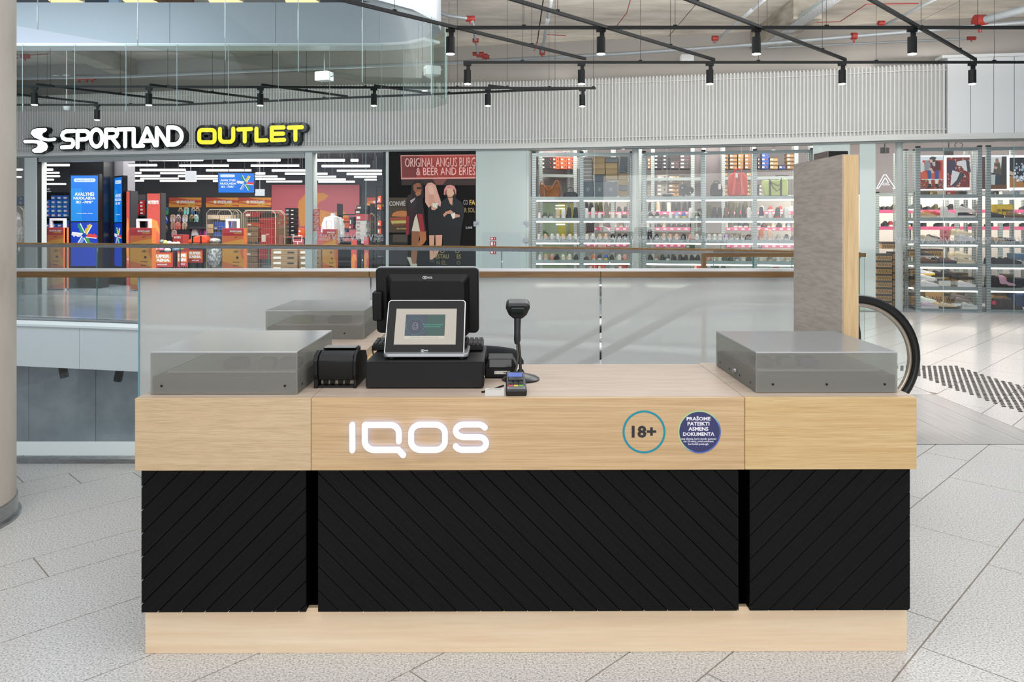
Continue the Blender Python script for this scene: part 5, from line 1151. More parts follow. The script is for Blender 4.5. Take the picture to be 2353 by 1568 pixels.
def totem(lab, x0, x1, yt, yb, Y, rz, dim=False):
    W_ = (x1-x0)*Y/F/2/max(0.3, math.cos(rz)); t = thing('advertising_totem', lab, 'screen', (PX((x0+x1)/2, Y), Y, 0), rz); k = Y/F
    z1, z0 = PZ(yt, Y), PZ(yb, Y); Hh = z1-z0
    MB().box(-W_-.035, W_+.035, 0, .12, max(z0-.1, 0), z1+.04).obj('housing', [flat('#0b0c0f', 0.2)], t)
    MB().box(-W_-.1, W_+.1, -.05, .3, 0, max(z0-.1, .03)).obj('foot', [flat('#0b0c0f', 0.2)], t)
    m = MB(); zm = z1-Hh*.51
    m.use(0).box(-W_, W_, -.002, 0, zm+.012, z1); m.use(5).box(-W_, -W_*.2, -.0025, -.002, zm+.012, z1-.3); m.use(1).box(-W_, W_, -.002, 0, z0, zm-.012)
    m.use(2); text(m, 'AVALYNEI', -W_*.72, W_*.72, z1-Hh*.225, z1-Hh*.185, -.004, .025); text(m, 'NUOLAIDA', -W_*.80, W_*.82, z1-Hh*.265, z1-Hh*.235, -.004, .025); text(m, 'IKI –70%*', -W_*.62, W_*.66, z1-Hh*.308, z1-Hh*.278, -.004, .025)
    text(m, '*prekių kiekis ribotas.', -W_*.6, W_*.65, z1-Hh*.425, z1-Hh*.412, -.004, .02)
    m.use(4).rrect(-W_*.78, W_*.82, z1-Hh*.072, z1-Hh*.032, Hh*.019, -.0035, -.002); m.use(0); text(m, 'Balandžio 17-19 d.', -W_*.6, W_*.65, z1-Hh*.06, z1-Hh*.043, -.005, .0)
    burst(m, 0, z1-Hh*.66, W_*.95, -.002)
    m.obj('screen', SHM, t)
totem('tall blue advertising screen facing out beside the left pillar', 163, 225, 403.5, 612, 17.6, 0.0)
totem('tall narrow blue advertising screen turned sideways behind the first one', 255, 288, 408, 612, 18.6, -0.75)
Y = 19.5; t = thing('hanging_screen', 'blue screen hanging from the sports shop ceiling', 'screen', (PX(543, Y), Y, 2.6), 0.08); k = Y/F; W_ = 40*k; hh = 22.5*k; z = PZ(420.5, Y)-2.6
MB().box(-W_-.015, W_+.015, .0, .06, z-hh-.015, z+hh+.015).cone((-.2, .03, z+hh), (-.2, .03, 1.15), .012, n=6).cone((.2, .03, z+hh), (.2, .03, 1.15), .012, n=6).obj('housing', [flat('#0b0c0f', 0.2)], t)
m = MB().use(0).box(-W_, W_, -.002, 0, z-hh, z+hh); m.use(2); text(m, 'AVALYNEI', -W_*.88, -W_*.05, z+hh*.15, z+hh*.38, -.004, .025); text(m, 'NUOLAIDA', -W_*.9, .0, z-hh*.18, z+hh*.04, -.004, .025); text(m, 'IKI –70%*', -W_*.85, -W_*.1, z-hh*.5, z-hh*.29, -.004, .025)
m.use(4).rrect(-W_*.9, -W_*.08, z+hh*.58, z+hh*.86, hh*.12, -.003, -.002); burst(m, W_*.5, z-hh*.0, W_*.48, -.002); m.obj('screen', SHM, t)
for i, (x0, x1, y0, y1, Y) in enumerate(((425.5, 449.5, 393, 416, 20), (586, 607, 435, 450, 22))):
    o = pbox(MB(), x0, x1, y0, y1, Y, .05).cone((PX((x0+x1)/2, Y), Y+.02, PZ(y0, Y)), (PX((x0+x1)/2, Y), Y+.02, 3.75), .006, n=5).obj('hanging_sign', [glow('#dfe6ea', 0.8)]); tag(o, ('small pale sign hanging left among the linear lamps', 'small white lit sign hanging below the blue hanging screen')[i], 'sign')
# generic shop furniture -------------------------------------------------
def sbox(lab, x0, x1, yt, yb, Y, dep, body, group, lid=None, lab_c='#dfdcd6', cat='shoe box', mark=None, rz=0.0, lidf=.28, lw=-.25):
    """one shoe box seen end-on: body, overlapping lid, paper label"""
    k = Y/F; W_ = (x1-x0)*k/2; h_ = (yb-yt)*k; m = MB()
    m.use(0).box(-W_+.004, W_-.004, .004, dep, 0, h_*(1-lidf)); m.use(1).box(-W_, W_, 0, dep+.004, h_*(1-lidf), h_-.004)
    m.use(2).box(-W_*.82, W_*lw, -.0015, .004 if lidf < .6 else 0, h_*.18, h_*.62)
    ms = [flat(body), flat(lid or body), flat(lab_c)]
    if mark: m.use(3).box(W_*.25, W_*.75, -.0015, .004, h_*.25, h_*.5); ms.append(flat(mark))
    o = m.obj('shoe_box', ms, loc=(PX((x0+x1)/2, Y), Y, PZ(yb, Y)), rz=rz); return tag(o, lab, cat, group)
def stack(desc, x0, x1, yt, yb, n_, Y, dep, body, group, jit=1.0, seed=1, where='', **kw):
    r = random.Random(seed); h_ = (yb-yt)/n_
    cs = body if isinstance(body, list) else [body]
    for i in range(n_):
        j = r.uniform(-jit, jit)
        od = 'bottom' if i == 0 else 'top' if i == n_-1 else ordn[min(i, 11)]+' from the bottom'
        b_ = cs[i % len(cs)]; cn = desc if isinstance(desc, str) else desc[i % len(desc)]
        sbox('%s shoe box, %s, %s' % (cn, od, where), x0+j, x1+j, yb-h_*(i+1), yb-h_*i, Y, dep, b_, group, **kw)
def shelfunit(name, lab, cat, x0, x1, yt, yb, Y, dep, ys, frame, back=None, thick=1.3):
    k = Y/F; t = thing(name, lab, cat, (PX((x0+x1)/2, Y), Y, max(PZ(yb, Y), 0)))
    W_ = (x1-x0)*k/2; b0 = t.location.z
    for s in (-1, 1): MB().box(s*W_-.02, s*W_+.02, 0, dep, 0, PZ(yt, Y)-b0).obj('upright', [frame], t)
    if back: MB().box(-W_, W_, dep, dep+.02, 0, PZ(yt, Y)-b0).obj('back_panel', [back], t)
    for y in ys: MB().box(-W_+.02, W_-.02, 0, dep, PZ(y, Y)-b0-thick*k*2, PZ(y, Y)-b0).obj('shelf', [frame], t)
    return t
# blue shoe box wall at the far left
Y = 19.2
shelfunit('shoe_shelf', 'dark shelf packed with blue shoe boxes at the far left of the shop', 'shelf', 84, 160, 432, 664, Y, .5, (500.5, 547, 600), M_DARK, M_DARK)
o = pbox(MB(), 88, 159, 427, 442, Y-.05, .05).obj('header_board', [flat('#38383c')]); tag(o, 'dark header board with white leaf logo over the blue boxes', 'sign')
lg = MB(); X0, Z0 = PX(111.5, Y-.055), PZ(437.5, Y-.055); s_ = 6*Y/F
for a in (90, 50, 130): lg.prism([(X0+s_*(u*math.cos(math.radians(a))-v*math.sin(math.radians(a))), Z0+s_*(u*math.sin(math.radians(a))+v*math.cos(math.radians(a)))) for u, v in ((0, 0), (.5, -.28), (1, 0), (.5, .28))], -.0, .004)
lg.box(X0-s_, X0+s_, 0, .004, Z0-s_*.62, Z0-s_*.3); lo = lg.xf(Matrix.Translation((0, Y-.06, 0))).obj('logo', [flat('#e6e6ea')], o, world=True)
r = random.Random(4)
for sh, (yt, yb, n_) in enumerate(((449, 499, 5), (506, 546, 5), (560, 599, 5))):
    for c in range(5):
        x0 = 89+c*14.0; nn = n_-(1 if r.random() < .4 else 0); hh = (yb-yt)/n_
        for i in range(nn):
            sbox('blue shoe box, %s column, %s from the bottom, %s shelf' % (ordn[c], ordn[i], ('top', 'middle', 'lower')[sh]), x0+r.uniform(-.5, .5), x0+13.4, yb-hh*(i+1), yb-hh*i, Y, .33, '#1c5cb4', 'blue shoe boxes at the far left', lid='#1a67c8', lab_c='#d9dde6', lw=.2, mark=('#d24a5a' if r.random() < .3 else '#58b878' if r.random() < .3 else None))
for x0, k in ((20, 3), (36, 4), (50, 3)):
    stack('blue', x0-6, x0+8, 448+k, 470, 2, 20, .3, '#1f58a8', 'blue boxes left of the white pillar', where='in the leftmost pane %s' % {20: 'beside the column', 36: 'in the middle', 50: 'beside the pillar'}[x0])
shelfunit('shoe_shelf', 'dark shelf behind the leftmost pane carrying blue boxes', 'shelf', 10, 62, 440, 650, 20, .4, (470, 500, 530), M_DARK)
shelfunit('shelf_rack', 'dark rack of orange and grey boxes behind the tall pane', 'rack', 776, 852, 468, 640, 19.2, .5, (492, 509, 525, 545), M_DARK)
# red box shelf
Y = 20.5
shelfunit('shoe_shelf', 'dark shelf with red shoe boxes behind the second anti-theft gate', 'shelf', 294, 336, 446, 640, Y, .5, (494.5, 533, 580), M_DARK, M_CHAR)
for c, (x0, x1, n_, w_) in enumerate(((296, 308, 3, 'left'), (309, 320, 3, 'middle'), (321, 333, 4, 'right'))):
    stack('red', x0, x1, 494.5-8.4*n_, 493.5, n_, Y, .33, '#b32328', 'red shoe boxes', jit=.4, seed=c, lid='#c9302f', lw=.1, where='in the %s column of the red shelf' % w_)
stack('dark red', 296, 304, 504, 520, 1, Y, .3, '#8d1c20', 'red shoe boxes', where='on the lower red shelf')
# tall red banner boards
def banner(lab, x0, x1, yt, yb, Y, top, rz=0.0, dep=.4):
    W_ = (x1-x0)*Y/F/2; t = thing('gondola_end', lab, 'display', (PX((x0+x1)/2, Y), Y, 0), rz); z1 = PZ(yt, Y)-t.location.z
    m = MB().box(-W_, W_, 0, .04, 0, z1); m.use(1).prism([(-W_, z1*.62), (-W_*.2, z1*.72), (W_*.6, z1*.7), (W_, z1*.6), (W_, z1*.28), (W_*.2, z1*.2), (-W_, z1*.35)], -.003, 0)
    m.use(2).prism(circ(W_*.6, z1*.5, W_*.45, 14, z1*.09), -.005, -.003)
    if top: m.use(3); text(m, top, -W_*.88, W_*.85, z1*.885, z1*.925, -.005, .05)
    m.use(3); text(m, 'SPORTLAND', -W_*.6, W_*.9, z1*.27, z1*.29, -.006, .04)
    m.obj('panel', [flat('#bf4a41'), flat('#d98a42'), flat('#c96048'), flat('#ececec')], t)
    MB().box(W_-.05, W_+.02, .045, dep, 0, z1+.02).obj('side_frame', [M_DARK], t)
banner('tall red and orange banner board headed MOTERYS in the sports shop', 339, 366, 445, 640, 18.5, 'MOTERYS', 0.12)
banner('narrow red banner strip right of the sideways blue screen', 290.5, 296, 440, 650, 18.3, None)
# anti-theft gates
def gate(lab, x0, x1, yt, ysl, xg0, xg1, yb, Y):
    W_ = (xg1-xg0)*Y/F/2; cx = (xg0+xg1)/2; t = thing('antitheft_gate', lab, 'security gate', (PX(cx, Y), Y, 0), 0, 'anti-theft gates with orange covers')
    f0, f1 = PX(x0, Y)-t.location.x, PX(x1, Y)-t.location.x; zt = PZ(yt, Y); zs = PZ(ysl, Y); b = .05
    m = MB().box(f0, f0+b, .05, .13, 0, zt).box(f1-b, f1, .05, .13, 0, zt).box(f0+b, f1-b, .05, .13, zt-b*1.1, zt)
    m.obj('loop_frame', [mat('gate_white', '#d3d5dc', 0.4)], t, bevel=.01)
    m = MB().use(1).box(-W_, W_, 0, .2, 0.03, zs).use(0).box(-W_, W_, -.001, .0, zs*.87, zs)
    def Q(u, v): return (-W_+2*W_*u, zs*(1-v))
    m.use(1).prism([Q(0, .12), Q(1, .12), Q(1, .3), Q(0, .34)], -.002, 0).prism([Q(0, .52), Q(1, .62), Q(1, .72), Q(0, .66)], -.003, 0)
    m.use(2).prism([Q(0, .24), Q(.5, .2), Q(1, .17), Q(1, .28), Q(.8, .36), Q(.9, .46), Q(1, .5), Q(1, .62), Q(0, .52)], -.0035, 0).prism([Q(0, .70), Q(.6, .72), Q(1, .8), Q(1, .88), Q(.5, .93), Q(0, .88)], -.0035, 0)
    m.use(3); text(m, 'SPORTLAND', -W_*.3, W_*.82, zs*.935, zs*.962, -.005, .05)
    m.use(4); text(m, 'OUTLET', W_*.1, W_*.82, zs*.91, zs*.928, -.005, .03)
    m.use(5); text(m, 'HH', W_*.1, W_*.5, zs*.61, zs*.65, -.005, .04); text(m, 'Timberland', -W_*.05, W_*.6, zs*.455, zs*.475, -.005, .03)
    m.prism([(W_*.1, zs*.855), (W_*.2, zs*.845), (W_*.55, zs*.87), (W_*.22, zs*.858)], -.005, 0)
    for s in (0, 1): q = arc(W_*(.2+.2*s), zs*.715, W_*.1, zs*.012, 90 if s else -90, 270 if s else 90, 6); strokes(m, [q], .012, -.005, 0, n=4)
    m.prism(circ(W_*.4, zs*.535, W_*.13, 8), -.005, 0)
    for v in (.40, .34, .28, .22): m.box(W_*.0, W_*.5, -.005, 0, zs*v, zs*v+.018)
    m.obj('printed_cover', [flat('#b8343a', .3), flat('#cf6f38', .3), flat('#d79a3a', .3), flat('#e8e4e0', .3), flat('#d5cf48', .3), flat('#33261c', .3)], t)
    MB().box(-W_-.012, W_+.012, -.014, -.009, .02, zs+.02).obj('clear_cover', [glass('clear_acrylic_cover', '#fefefe', 0.03)], t)
gate('leftmost orange anti-theft gate, beside the white pillar and blue boxes', 110, 146, 502, 523, 96, 146, 663, 17.05)
gate('second orange anti-theft gate, in front of the red shoe boxes', 310, 343, 503, 524, 299, 349, 670, 16.9)
gate('third orange anti-theft gate, in front of the roll cages', 516, 547, 503, 524.5, 511, 560, 680, 16.7)
gate('fourth orange anti-theft gate, right of the pillar behind the glass', 742, 767, 503, 527, 741, 772, 684, 16.6)
# sandal wall
t = thing('slatwall', 'dark pegboard wall hung with colourful flip-flops', 'display', (PX(415, 25.5), 25.5, 0))
pbox(MB(), 367, 463, 478, 614, 25.5, .05).obj('board', [flat('#2b2d33')], t, world=True)
sl = [(381, 482, '#3f9a58', '#3a5ac0'), (415, 483, '#3d3f44', '#c8a27c'), (428, 482, '#7fd0c8', '#c8a27c'), (445, 482, '#3b6a90', '#c8a27c'), (454, 482, '#45484d', '#c8a27c'), (379, 503, '#3c4fb8', '#e8e8f0'), (397, 499, '#d9c2c0', '#c8a27c'), (410, 499, '#8f7074', '#e0d5d0'), (425, 499, '#dcdcdc', '#c8a27c'), (441, 499, '#4c5a3c', '#c8a27c'), (450, 499, '#8ab8ae', '#e8e8e8'), (398, 516, '#c08a80', '#caa080'), (409, 516, '#e0685e', '#f0b0a0'), (424, 516, '#b99a7c', '#d8c8b8'), (379, 522, '#5c5148', '#c8a27c'), (400, 534, '#c79c9c', '#d0b0a0')]
r = random.Random(2); frc = {}
for i, (x, y, c1, c2) in enumerate(sorted(sl)):
    Y = 25.475; k = Y/F; m = MB()
    for s in (-1, 1):
        m.use(0).prism([(s*3.2*k+u*3.2*k, v*k) for u, v in ((-.8, -6), (-.9, 2), (-.6, 8), (0, 9.5), (.7, 8), (.95, 2), (.7, -6), (0, -8))], 0, .02)
        m.use(1).prism([(s*3.2*k+u*3.2*k, v*k) for u, v in ((-.8, 0), (0, 5), (.8, 0), (.8, 2), (0, 7), (-.8, 2))], -.012, 0)
    m.use(1).box(-3*k, 3*k, -.014, -.004, 6*k, 10*k)
    row = 'top' if y < 490 else 'second' if y < 507 else 'third' if y < 530 else 'bottom'
    o = m.obj('flip_flops', [flat(c1), flat(c2)], loc=(PX(x, Y), Y, PZ(y+4, Y))); tag(o, 'pair of flip-flops hanging %s in the %s row of the dark pegboard' % (ordn[frc.setdefault(row, 0)], row), 'flip-flops', 'flip-flops on the pegboard'); frc[row] += 1
# promo bins
def bin_(lab, x0, x1, yt, yb, Y, rz=0.0):
    W_ = (x1-x0)*Y/F/2; t = thing('promo_bin', lab, 'bin', (PX((x0+x1)/2, Y), Y, 0), rz, 'red and orange promotion bins'); z1, z0 = PZ(yt, Y), PZ(yb, Y)
    m = MB().box(-W_, W_, 0, .02, z0, z1); m.use(1).box(-W_*.88, W_*.86, -.003, 0, z0+(z1-z0)*.3, z0+(z1-z0)*.9)
    m.use(2); text(m, 'SUPER', -W_*.78, W_*.75, z0+(z1-z0)*.62, z0+(z1-z0)*.84, -.006, .06); text(m, 'KAINA', -W_*.78, W_*.75, z0+(z1-z0)*.36, z0+(z1-z0)*.57, -.006, .06); text(m, 'SPORTLAND', -W_*.4, W_*.5, z0+(z1-z0)*.12, z0+(z1-z0)*.22, -.006, .04)
    m.obj('front_board', [flat('#b23a3a'), flat('#d58a3a'), flat('#e4e2ea')], t)
    mb = MB()
    for a in (-W_, W_-.03):
        for b in (0.025, .55): mb = MB().box(a, a+.03, b, b+.03, 0, z1).obj('leg', [M_BLACK], t)
    MB().box(-W_+.03, W_-.03, .03, .55, z0, z0+.02).box(-W_, -W_+.01, .06, .55, z0, z1).box(W_-.01, W_, .06, .55, z0, z1).obj('basket', [M_DARK], t)
bin_('promotion bin reading SUPER KAINA right of the second anti-theft gate', 346, 397, 580, 614, 18.2)
bin_('narrow promotion bin turned sideways between the two wider bins', 408, 430, 578, 613, 18.4, 0.5)
bin_('promotion bin reading SUPER KAINA farther right under the red bag', 431, 466, 574, 604, 19.0)
# goods on the bins: single clothes and balls
r = random.Random(11)
for i, (x, y, rx, c, nm) in enumerate(((358, 574, 6, '#c56a3a', 'orange'), (370, 573, 7, '#d85aa0', 'pink'), (385, 575, 8, '#c8d8cc', 'pale green'), (372, 555, 7, '#3c3f3a', 'dark'), (379, 557, 7, '#a8c838', 'lime'), (389, 558, 6, '#d8d8d8', 'white'), (400, 560, 6, '#cfd0d4', 'light grey'), (404, 573, 9, '#3f7fa8', 'blue'), (380, 568, 6, '#98c83a', 'bright green'), (417, 572, 5, '#78b048', 'green'), (409, 559, 5, '#dcdcda', 'cream'))):
    Y = 18.35+.02*i; k = Y/F; o = MB().ball((0, 0, 0), rx*k, rx*k*.8, rx*k*.72, 10, 6).obj('ball_of_clothing', [noisy('cloth_'+c[1:], [(.45, c), (.9, '#d8d8d0')], .8, 9, 2)], smooth=True, loc=P(x, y, Y)); tag(o, '%s bundle of clothing lying on the promotion bins' % nm, 'clothing', 'clothing bundles on the bins')
t = thing('duffel_bag', 'bright red orange duffel bag with black straps beside the roll cage', 'bag', P(458, 559, 18.9))
MB().prism([(-.25, 0), (.24, 0), (.26, .1), (.2, .19), (.05, .2), (-.1, .16), (-.24, .06)], -.13, .13).obj('body', [flat('#d04a2c')], t, bevel=.03, smooth=True)
for a in (-.13, .08): MB().box(a, a+.03, -.135, .135, 0, .19).obj('strap', [M_BLACK], t)
# moterys counter in the middle
t = thing('display_plinth', 'small red display plinth reading MOTERYS behind the bins', 'display', (PX(408, 20.5), 20.5, 0))
pbox(MB(), 397, 420, 540, 644, 20.5, .4).obj('body', [flat('#b5403a')], t, world=True); m = MB(); text(m, 'MOTERYS', PX(400, 20.5), PX(416, 20.5), PZ(548.5, 20.5), PZ(543.5, 20.5), 20.49, .04); m.obj('lettering', [flat('#e8e8e8')], t, world=True)
t = thing('clothes_rail', 'dark clothes stand hung with white and magenta garments', 'clothes rack', (PX(452, 21), 21, 0))
pbox(MB(), 428, 474, 522, 527, 21, .4).obj('top', [M_DARK], t, world=True); pbox(MB(), 431, 437, 527, 636, 21.05, .3).obj('post', [M_DARK], t, world=True); pbox(MB(), 462, 466, 527, 636, 21.05, .3).obj('post', [M_DARK], t, world=True)
for x, w_, yt, yb, c, nm in ((447, 9, 528, 560, '#d9d9d9', 'white'), (438, 4, 530, 562, '#22242a', 'black'), (462, 3, 530, 548, '#b03a90', 'magenta'), (468, 3, 531, 548, '#a8358c', 'dark magenta')):
    hh = (yb-526.5)*21.1/F; o = MB().prism([(-w_*.011, 0), (w_*.011, 0), (w_*.011, hh*.6), (w_*.006, hh), (-w_*.008, hh), (-w_*.012, hh*.6)], 0, .12).obj('garment', [flat(c)], loc=P(x, yb, 21.1), bevel=.02, smooth=True); tag(o, '%s garment hanging on the dark clothes stand' % nm, 'garment')
# roll cages
def cage(lab, x0, x1, yt, yb, Y, dep, rz=0.0):
    W_ = (x1-x0)*Y/F/2; t = thing('roll_cage', lab, 'trolley', (PX((x0+x1)/2, Y), Y, 0), rz, 'wire roll cages'); z1 = PZ(yt, Y); z0 = .15; m_ = mat('zinc_wire', '#9a927c', 0.4, 0.5)
    for y in (0, dep):
        m = MB().tube([(-W_, y, z0), (-W_, y, z1-.08), (-W_+.08, y, z1), (W_-.08, y, z1), (W_, y, z1-.08), (W_, y, z0)], .014, 6); m.obj('end_frame', [m_], t, smooth=True)
    w = MB()
    for i in range(1, int(2*W_/.055)): x = -W_+i*.055; w.box(x-.0018, x+.0018, -.002, .002, z0, z1-.01)
    for j in range(1, 8): zz = z0+(z1-z0)*j/8; w.box(-W_, W_, -.004, .0, zz-.003, zz+.003)
    for i in range(1, int(dep/.055)):
        for xx in (-W_, W_): w.box(xx-.002, xx+.002, i*.055, i*.055+.0036, z0, z1-.1)
    tag(w.obj('wire_mesh', [m_], t), kind='stuff')
    MB().box(-W_, W_, 0, dep, z0-.04, z0).obj('deck', [m_], t)
    for a in (-W_+.05, W_-.05):
        for b in (.06, dep-.06): MB().cone((a-.02, b, .055), (a+.02, b, .055), .055, n=12).obj('castor', [M_BLACK], t)
    return t
cage('wire roll cage with tan and blue boxes left of the third gate', 475, 532, 482, 640, 18.9, .7)
cage('narrow wire roll cage in the middle behind the third gate', 536, 547, 482, 640, 18.7, .7)
cage('wire roll cage full of dark red boxes left of the second pillar', 559, 633, 484, 640, 17.7, .75)
cage('wire roll cage at far right of the opening behind black boxes', 636, 653, 487, 640, 18.2, .7)
cage('wire roll cage seen behind the tall pane near the white boxes', 846, 862, 491, 640, 18.8, .6)
cage('wire roll cage seen left of the white pillar in the leftmost pane', 20, 54, 476, 650, 17.6, .6)
CG = 'cartons in the roll cages'
for i, (x0, x1, yt, yb, Y, h, nm) in enumerate((
  (562, 597, 487, 499, 18.0, '#7d2023', 'upper left dark red'), (599, 631, 490, 500, 18.0, '#241d18', 'top right black'), (566, 596, 500, 510, 18.0, '#2c241d', 'left black'), (566, 596, 511, 520, 18.0, '#8d3a1e', 'rust orange'), (597, 631, 500.5, 513, 18.0, '#8a2024', 'upper right red'), (595, 631, 513.5, 525, 18.0, '#872025', 'middle right red'), (598, 631, 525.5, 563, 18.0, '#8f2328', 'large standing red'), (594, 629, 563.5, 596, 18.0, '#7e2127', 'large lower red'),
  (565, 594, 521, 531, 18.0, '#6b5540', 'first tan'), (566, 594, 532, 543, 18.0, '#705a44', 'second tan'), (566, 593, 544, 556, 18.0, '#6e5842', 'third tan'), (565, 592, 566, 577, 18.0, '#665240', 'fourth tan'), (565, 592, 578, 589, 18.0, '#6d5844', 'fifth tan'), (565, 592, 590, 602, 18.0, '#65513f', 'sixth tan'), (565, 592, 603, 616, 18.0, '#6a5543', 'lowest tan'),
  (477, 504, 494, 504, 19.2, '#cdbba0', 'pale upper'), (505, 530, 494, 506, 19.2, '#d8c6a8', 'pale right'), (492, 511, 510, 519, 19.2, '#2c4f98', 'blue upper'), (491, 511, 520, 528, 19.2, '#31508c', 'blue middle'), (505, 528, 510, 528, 19.15, '#274fa6', 'bright blue'), (491, 508, 533, 544, 19.2, '#3a5490', 'blue lower'), (476, 490, 515, 524, 19.2, '#d0b58e', 'tan left'), (476, 490, 525, 536, 19.2, '#b99a74', 'brown left'),
  (638, 652, 494, 504, 18.3, '#9c4038', 'narrow red'), (638, 652, 506, 517, 18.3, '#a84638', 'second narrow red'), (638, 652, 524, 540, 18.3, '#7c6450', 'narrow brown'))):
    o = sbox('%s carton inside the roll cages' % nm, x0, x1, yt, yb, Y, .34, h, CG, cat='carton', lab_c=h if i % 3 else '#b8b0a4')
m = MB(); text(m, 'BV', PX(612, 17.99), PX(620, 17.99), PZ(541, 17.99), PZ(537, 17.99), 17.985, .03); tag(m.obj('lettering', [flat('#cfa8a8')]), 'small pale monogram printed on the large standing red carton', 'lettering')
# plastic bag heaps low in cages
for i, (x, y, rx, ry, c) in enumerate(((492, 585, 16, 30, '#8f969c'), (492, 553, 14, 6, '#bdb8ae'), (36, 540, 13, 55, '#a8a8a4'))):
    Y = (19.1, 19.1, 17.9)[i]; k = Y/F; o = MB().ball((0, 0, 0), rx*k, .2, ry*k, 16, 12).obj('plastic_bag', [noisy('crumpled_film%d' % i, [(.35, '#5c6064'), (.5, c), (.6, '#d8dcde')], .25, 14, 6, .6)], smooth=True, loc=P(x, y, Y)); tag(o, ('big crumpled clear plastic bag in the left roll cage', 'grey cloth bundle on the left roll cage', 'clear wrapping filling the cage in the leftmost pane')[i], 'bag')
# black boxes and tan stacks near the second pillar
stack('black and white', 655, 677, 478, 543, 7, 18.6, .34, '#1d1e22', 'black boxes left of the second pillar', jit=.5, lab_c='#8f9196', mark='#d8d8d8', where='of black boxes by the pillar')
for i, (x0, x1, yt, yb, c, nm) in enumerate(((685, 699, 525, 536, '#e0622c', 'upper orange'), (684, 699, 536, 546, '#d9581f', 'lower orange'), (672, 684, 536, 543, '#26262a', 'small black'))): sbox('%s shoe box by the second pillar' % nm, x0, x1, yt, yb, 18.6, .3, c, 'boxes by the second pillar')
Y = 16.9
stack('tan cardboard', 622, 682, 573, 622, 4, Y, .36, '#94795c', 'tan cardboard boxes with white labels', jit=1.5, seed=5, lab_c='#d8d2c8', mark='#2e261f', where='left of the second pillar', lidf=.3)
stack('tan cardboard', 686, 738, 573, 622, 4, Y+.1, .36, '#8f7557', 'tan cardboard boxes with white labels', jit=1.2, seed=6, lab_c='#d8d2c8', mark='#2e261f', where='behind the second pillar', lidf=.3)
shelfunit('low_table', 'low dark display table between the roll cage and the pillar', 'table', 652, 700, 547, 640, 18.5, .6, (547,), M_DARK)
t = thing('sign_holder', 'empty thin white sign holder frame on a stand by the pillar', 'sign holder', (PX(684, 17.5), 17.5, 0))
k = 17.5/F; zc = PZ(549, 17.5); strokes(MB(), [[(-10*k, -6*k), (9*k, -7*k), (10*k, 7*k), (-11*k, 6*k), (-10*k, -6*k)], [(0, -7*k), (0, -zc+.02)]], .012, -.006, .006, lambda p: (p[0], p[1]+zc), 6).obj('frame', [flat('#e8e8e8', .3)], t)
# right part behind the tall pane
stack('white', 818, 843, 507, 560, 6, 18.2, .34, '#c9c4be', 'white boxes behind the tall pane', jit=1, seed=9, lab_c='#8f8b86', where='under the red lid behind the tall pane')
sbox('salmon red shoe box on top of the white stack behind the tall pane', 817, 846, 492, 506, 18.2, .36, '#b5484a', 'white boxes behind the tall pane')
for i, (x0, x1, yt, yb, c, nm) in enumerate(((819, 846, 472, 481, '#3a3b40', 'upper dark grey'), (815, 845, 481, 492, '#2c2d31', 'lower dark grey'), (782, 803, 500, 509, '#c8562c', 'upper orange'), (783, 806, 510, 525, '#b85a38', 'lower orange'), (803, 813, 498, 518, '#35373b', 'dark crate'), (786, 797, 525, 534, '#2f4f8c', 'small blue'), (869, 878, 450, 466, '#d0492a', 'red orange top'), (866, 878, 475, 482, '#c24628', 'red lower'), (868, 877, 507, 520, '#d8522c', 'bright red'), (868, 877, 521, 538, '#cf4f2c', 'second bright red'), (802, 812, 516, 527, '#a02c34', 'crimson'))): sbox('%s box on the racks behind the tall pane' % nm, x0, x1, yt, yb, 19.2 if i < 6 or i == 10 else 16.225, .28, c, 'boxes on racks behind the tall pane')
t = thing('mannequin', 'headless mannequin in a white jacket behind the tall pane', 'mannequin', (PX(765, 18.0), 18.0, 0))
k = 18.0/F
def ZL(y): return PZ(y, 18.0)
MB().tube([(0, 0, ZL(560)), (0, 0, ZL(540)), (0, 0, ZL(510)), (0, 0, ZL(499)), (0, 0, ZL(496))], [.17, .18, .19, .15, .05], 14).xf(Matrix.Scale(1, 4)).obj('jacket', [noisy('white_shell_fabric', [(.4, '#b8b8b4'), (.6, '#dedede')], .7, 6, 3, .3)], t, smooth=True)
MB().tube([(.14, 0, ZL(501)), (.2, 0, ZL(515)), (.23, -.02, ZL(535)), (.235, -.03, ZL(545))], [.06, .065, .06, .05], 10).obj('sleeve', [noisy('white_shell_fabric', [], .7)], t, smooth=True)
MB().tube([(-.14, 0, ZL(501)), (-.2, 0, ZL(515)), (-.22, -.02, ZL(535))], [.06, .065, .06], 10).obj('sleeve', [noisy('white_shell_fabric', [], .7)], t, smooth=True)
MB().tube([(0, 0, ZL(497)), (0, 0, ZL(490))], [.055, .05], 12).obj('neck', [flat('#c9cbd8')], t, smooth=True)
MB().cone((0, 0, 0), (0, 0, ZL(560)), .02, n=10).cone((0, 0, 0), (0, 0, .015), .16, n=20).obj('stand', [M_STEEL], t)
for i, (x0, x1, yt, yb, Y) in enumerate(((807, 820, 552, 640, 17.4), (836, 847, 545, 640, 17.6))):
    banner('narrow red orange display end, %s of two behind the tall pane' % ('left', 'right')[i], x0, x1, yt, yb, Y, None)
shelfunit('low_table', 'low black display table behind the tall pane', 'table', 770, 868, 556, 650, 18.4, .8, (556, 600), M_DARK, M_DARK)
t = thing('black_frame', 'tall black metal frame rack at the right end of the sports shop window', 'rack', (PX(868, 16.2), 16.2, 0))
for x0, x1 in ((863, 865.5), (876, 878.5)): pbox(MB(), x0, x1, 427, 650, 16.2, .04).obj('post', [M_BLACK], t, world=True)
for y in (427, 466, 482.3, 520.2, 538.2, 590): pbox(MB(), 865.5, 879, y, y+2.2, 16.21, .3).obj('crossbar', [M_BLACK], t, world=True)
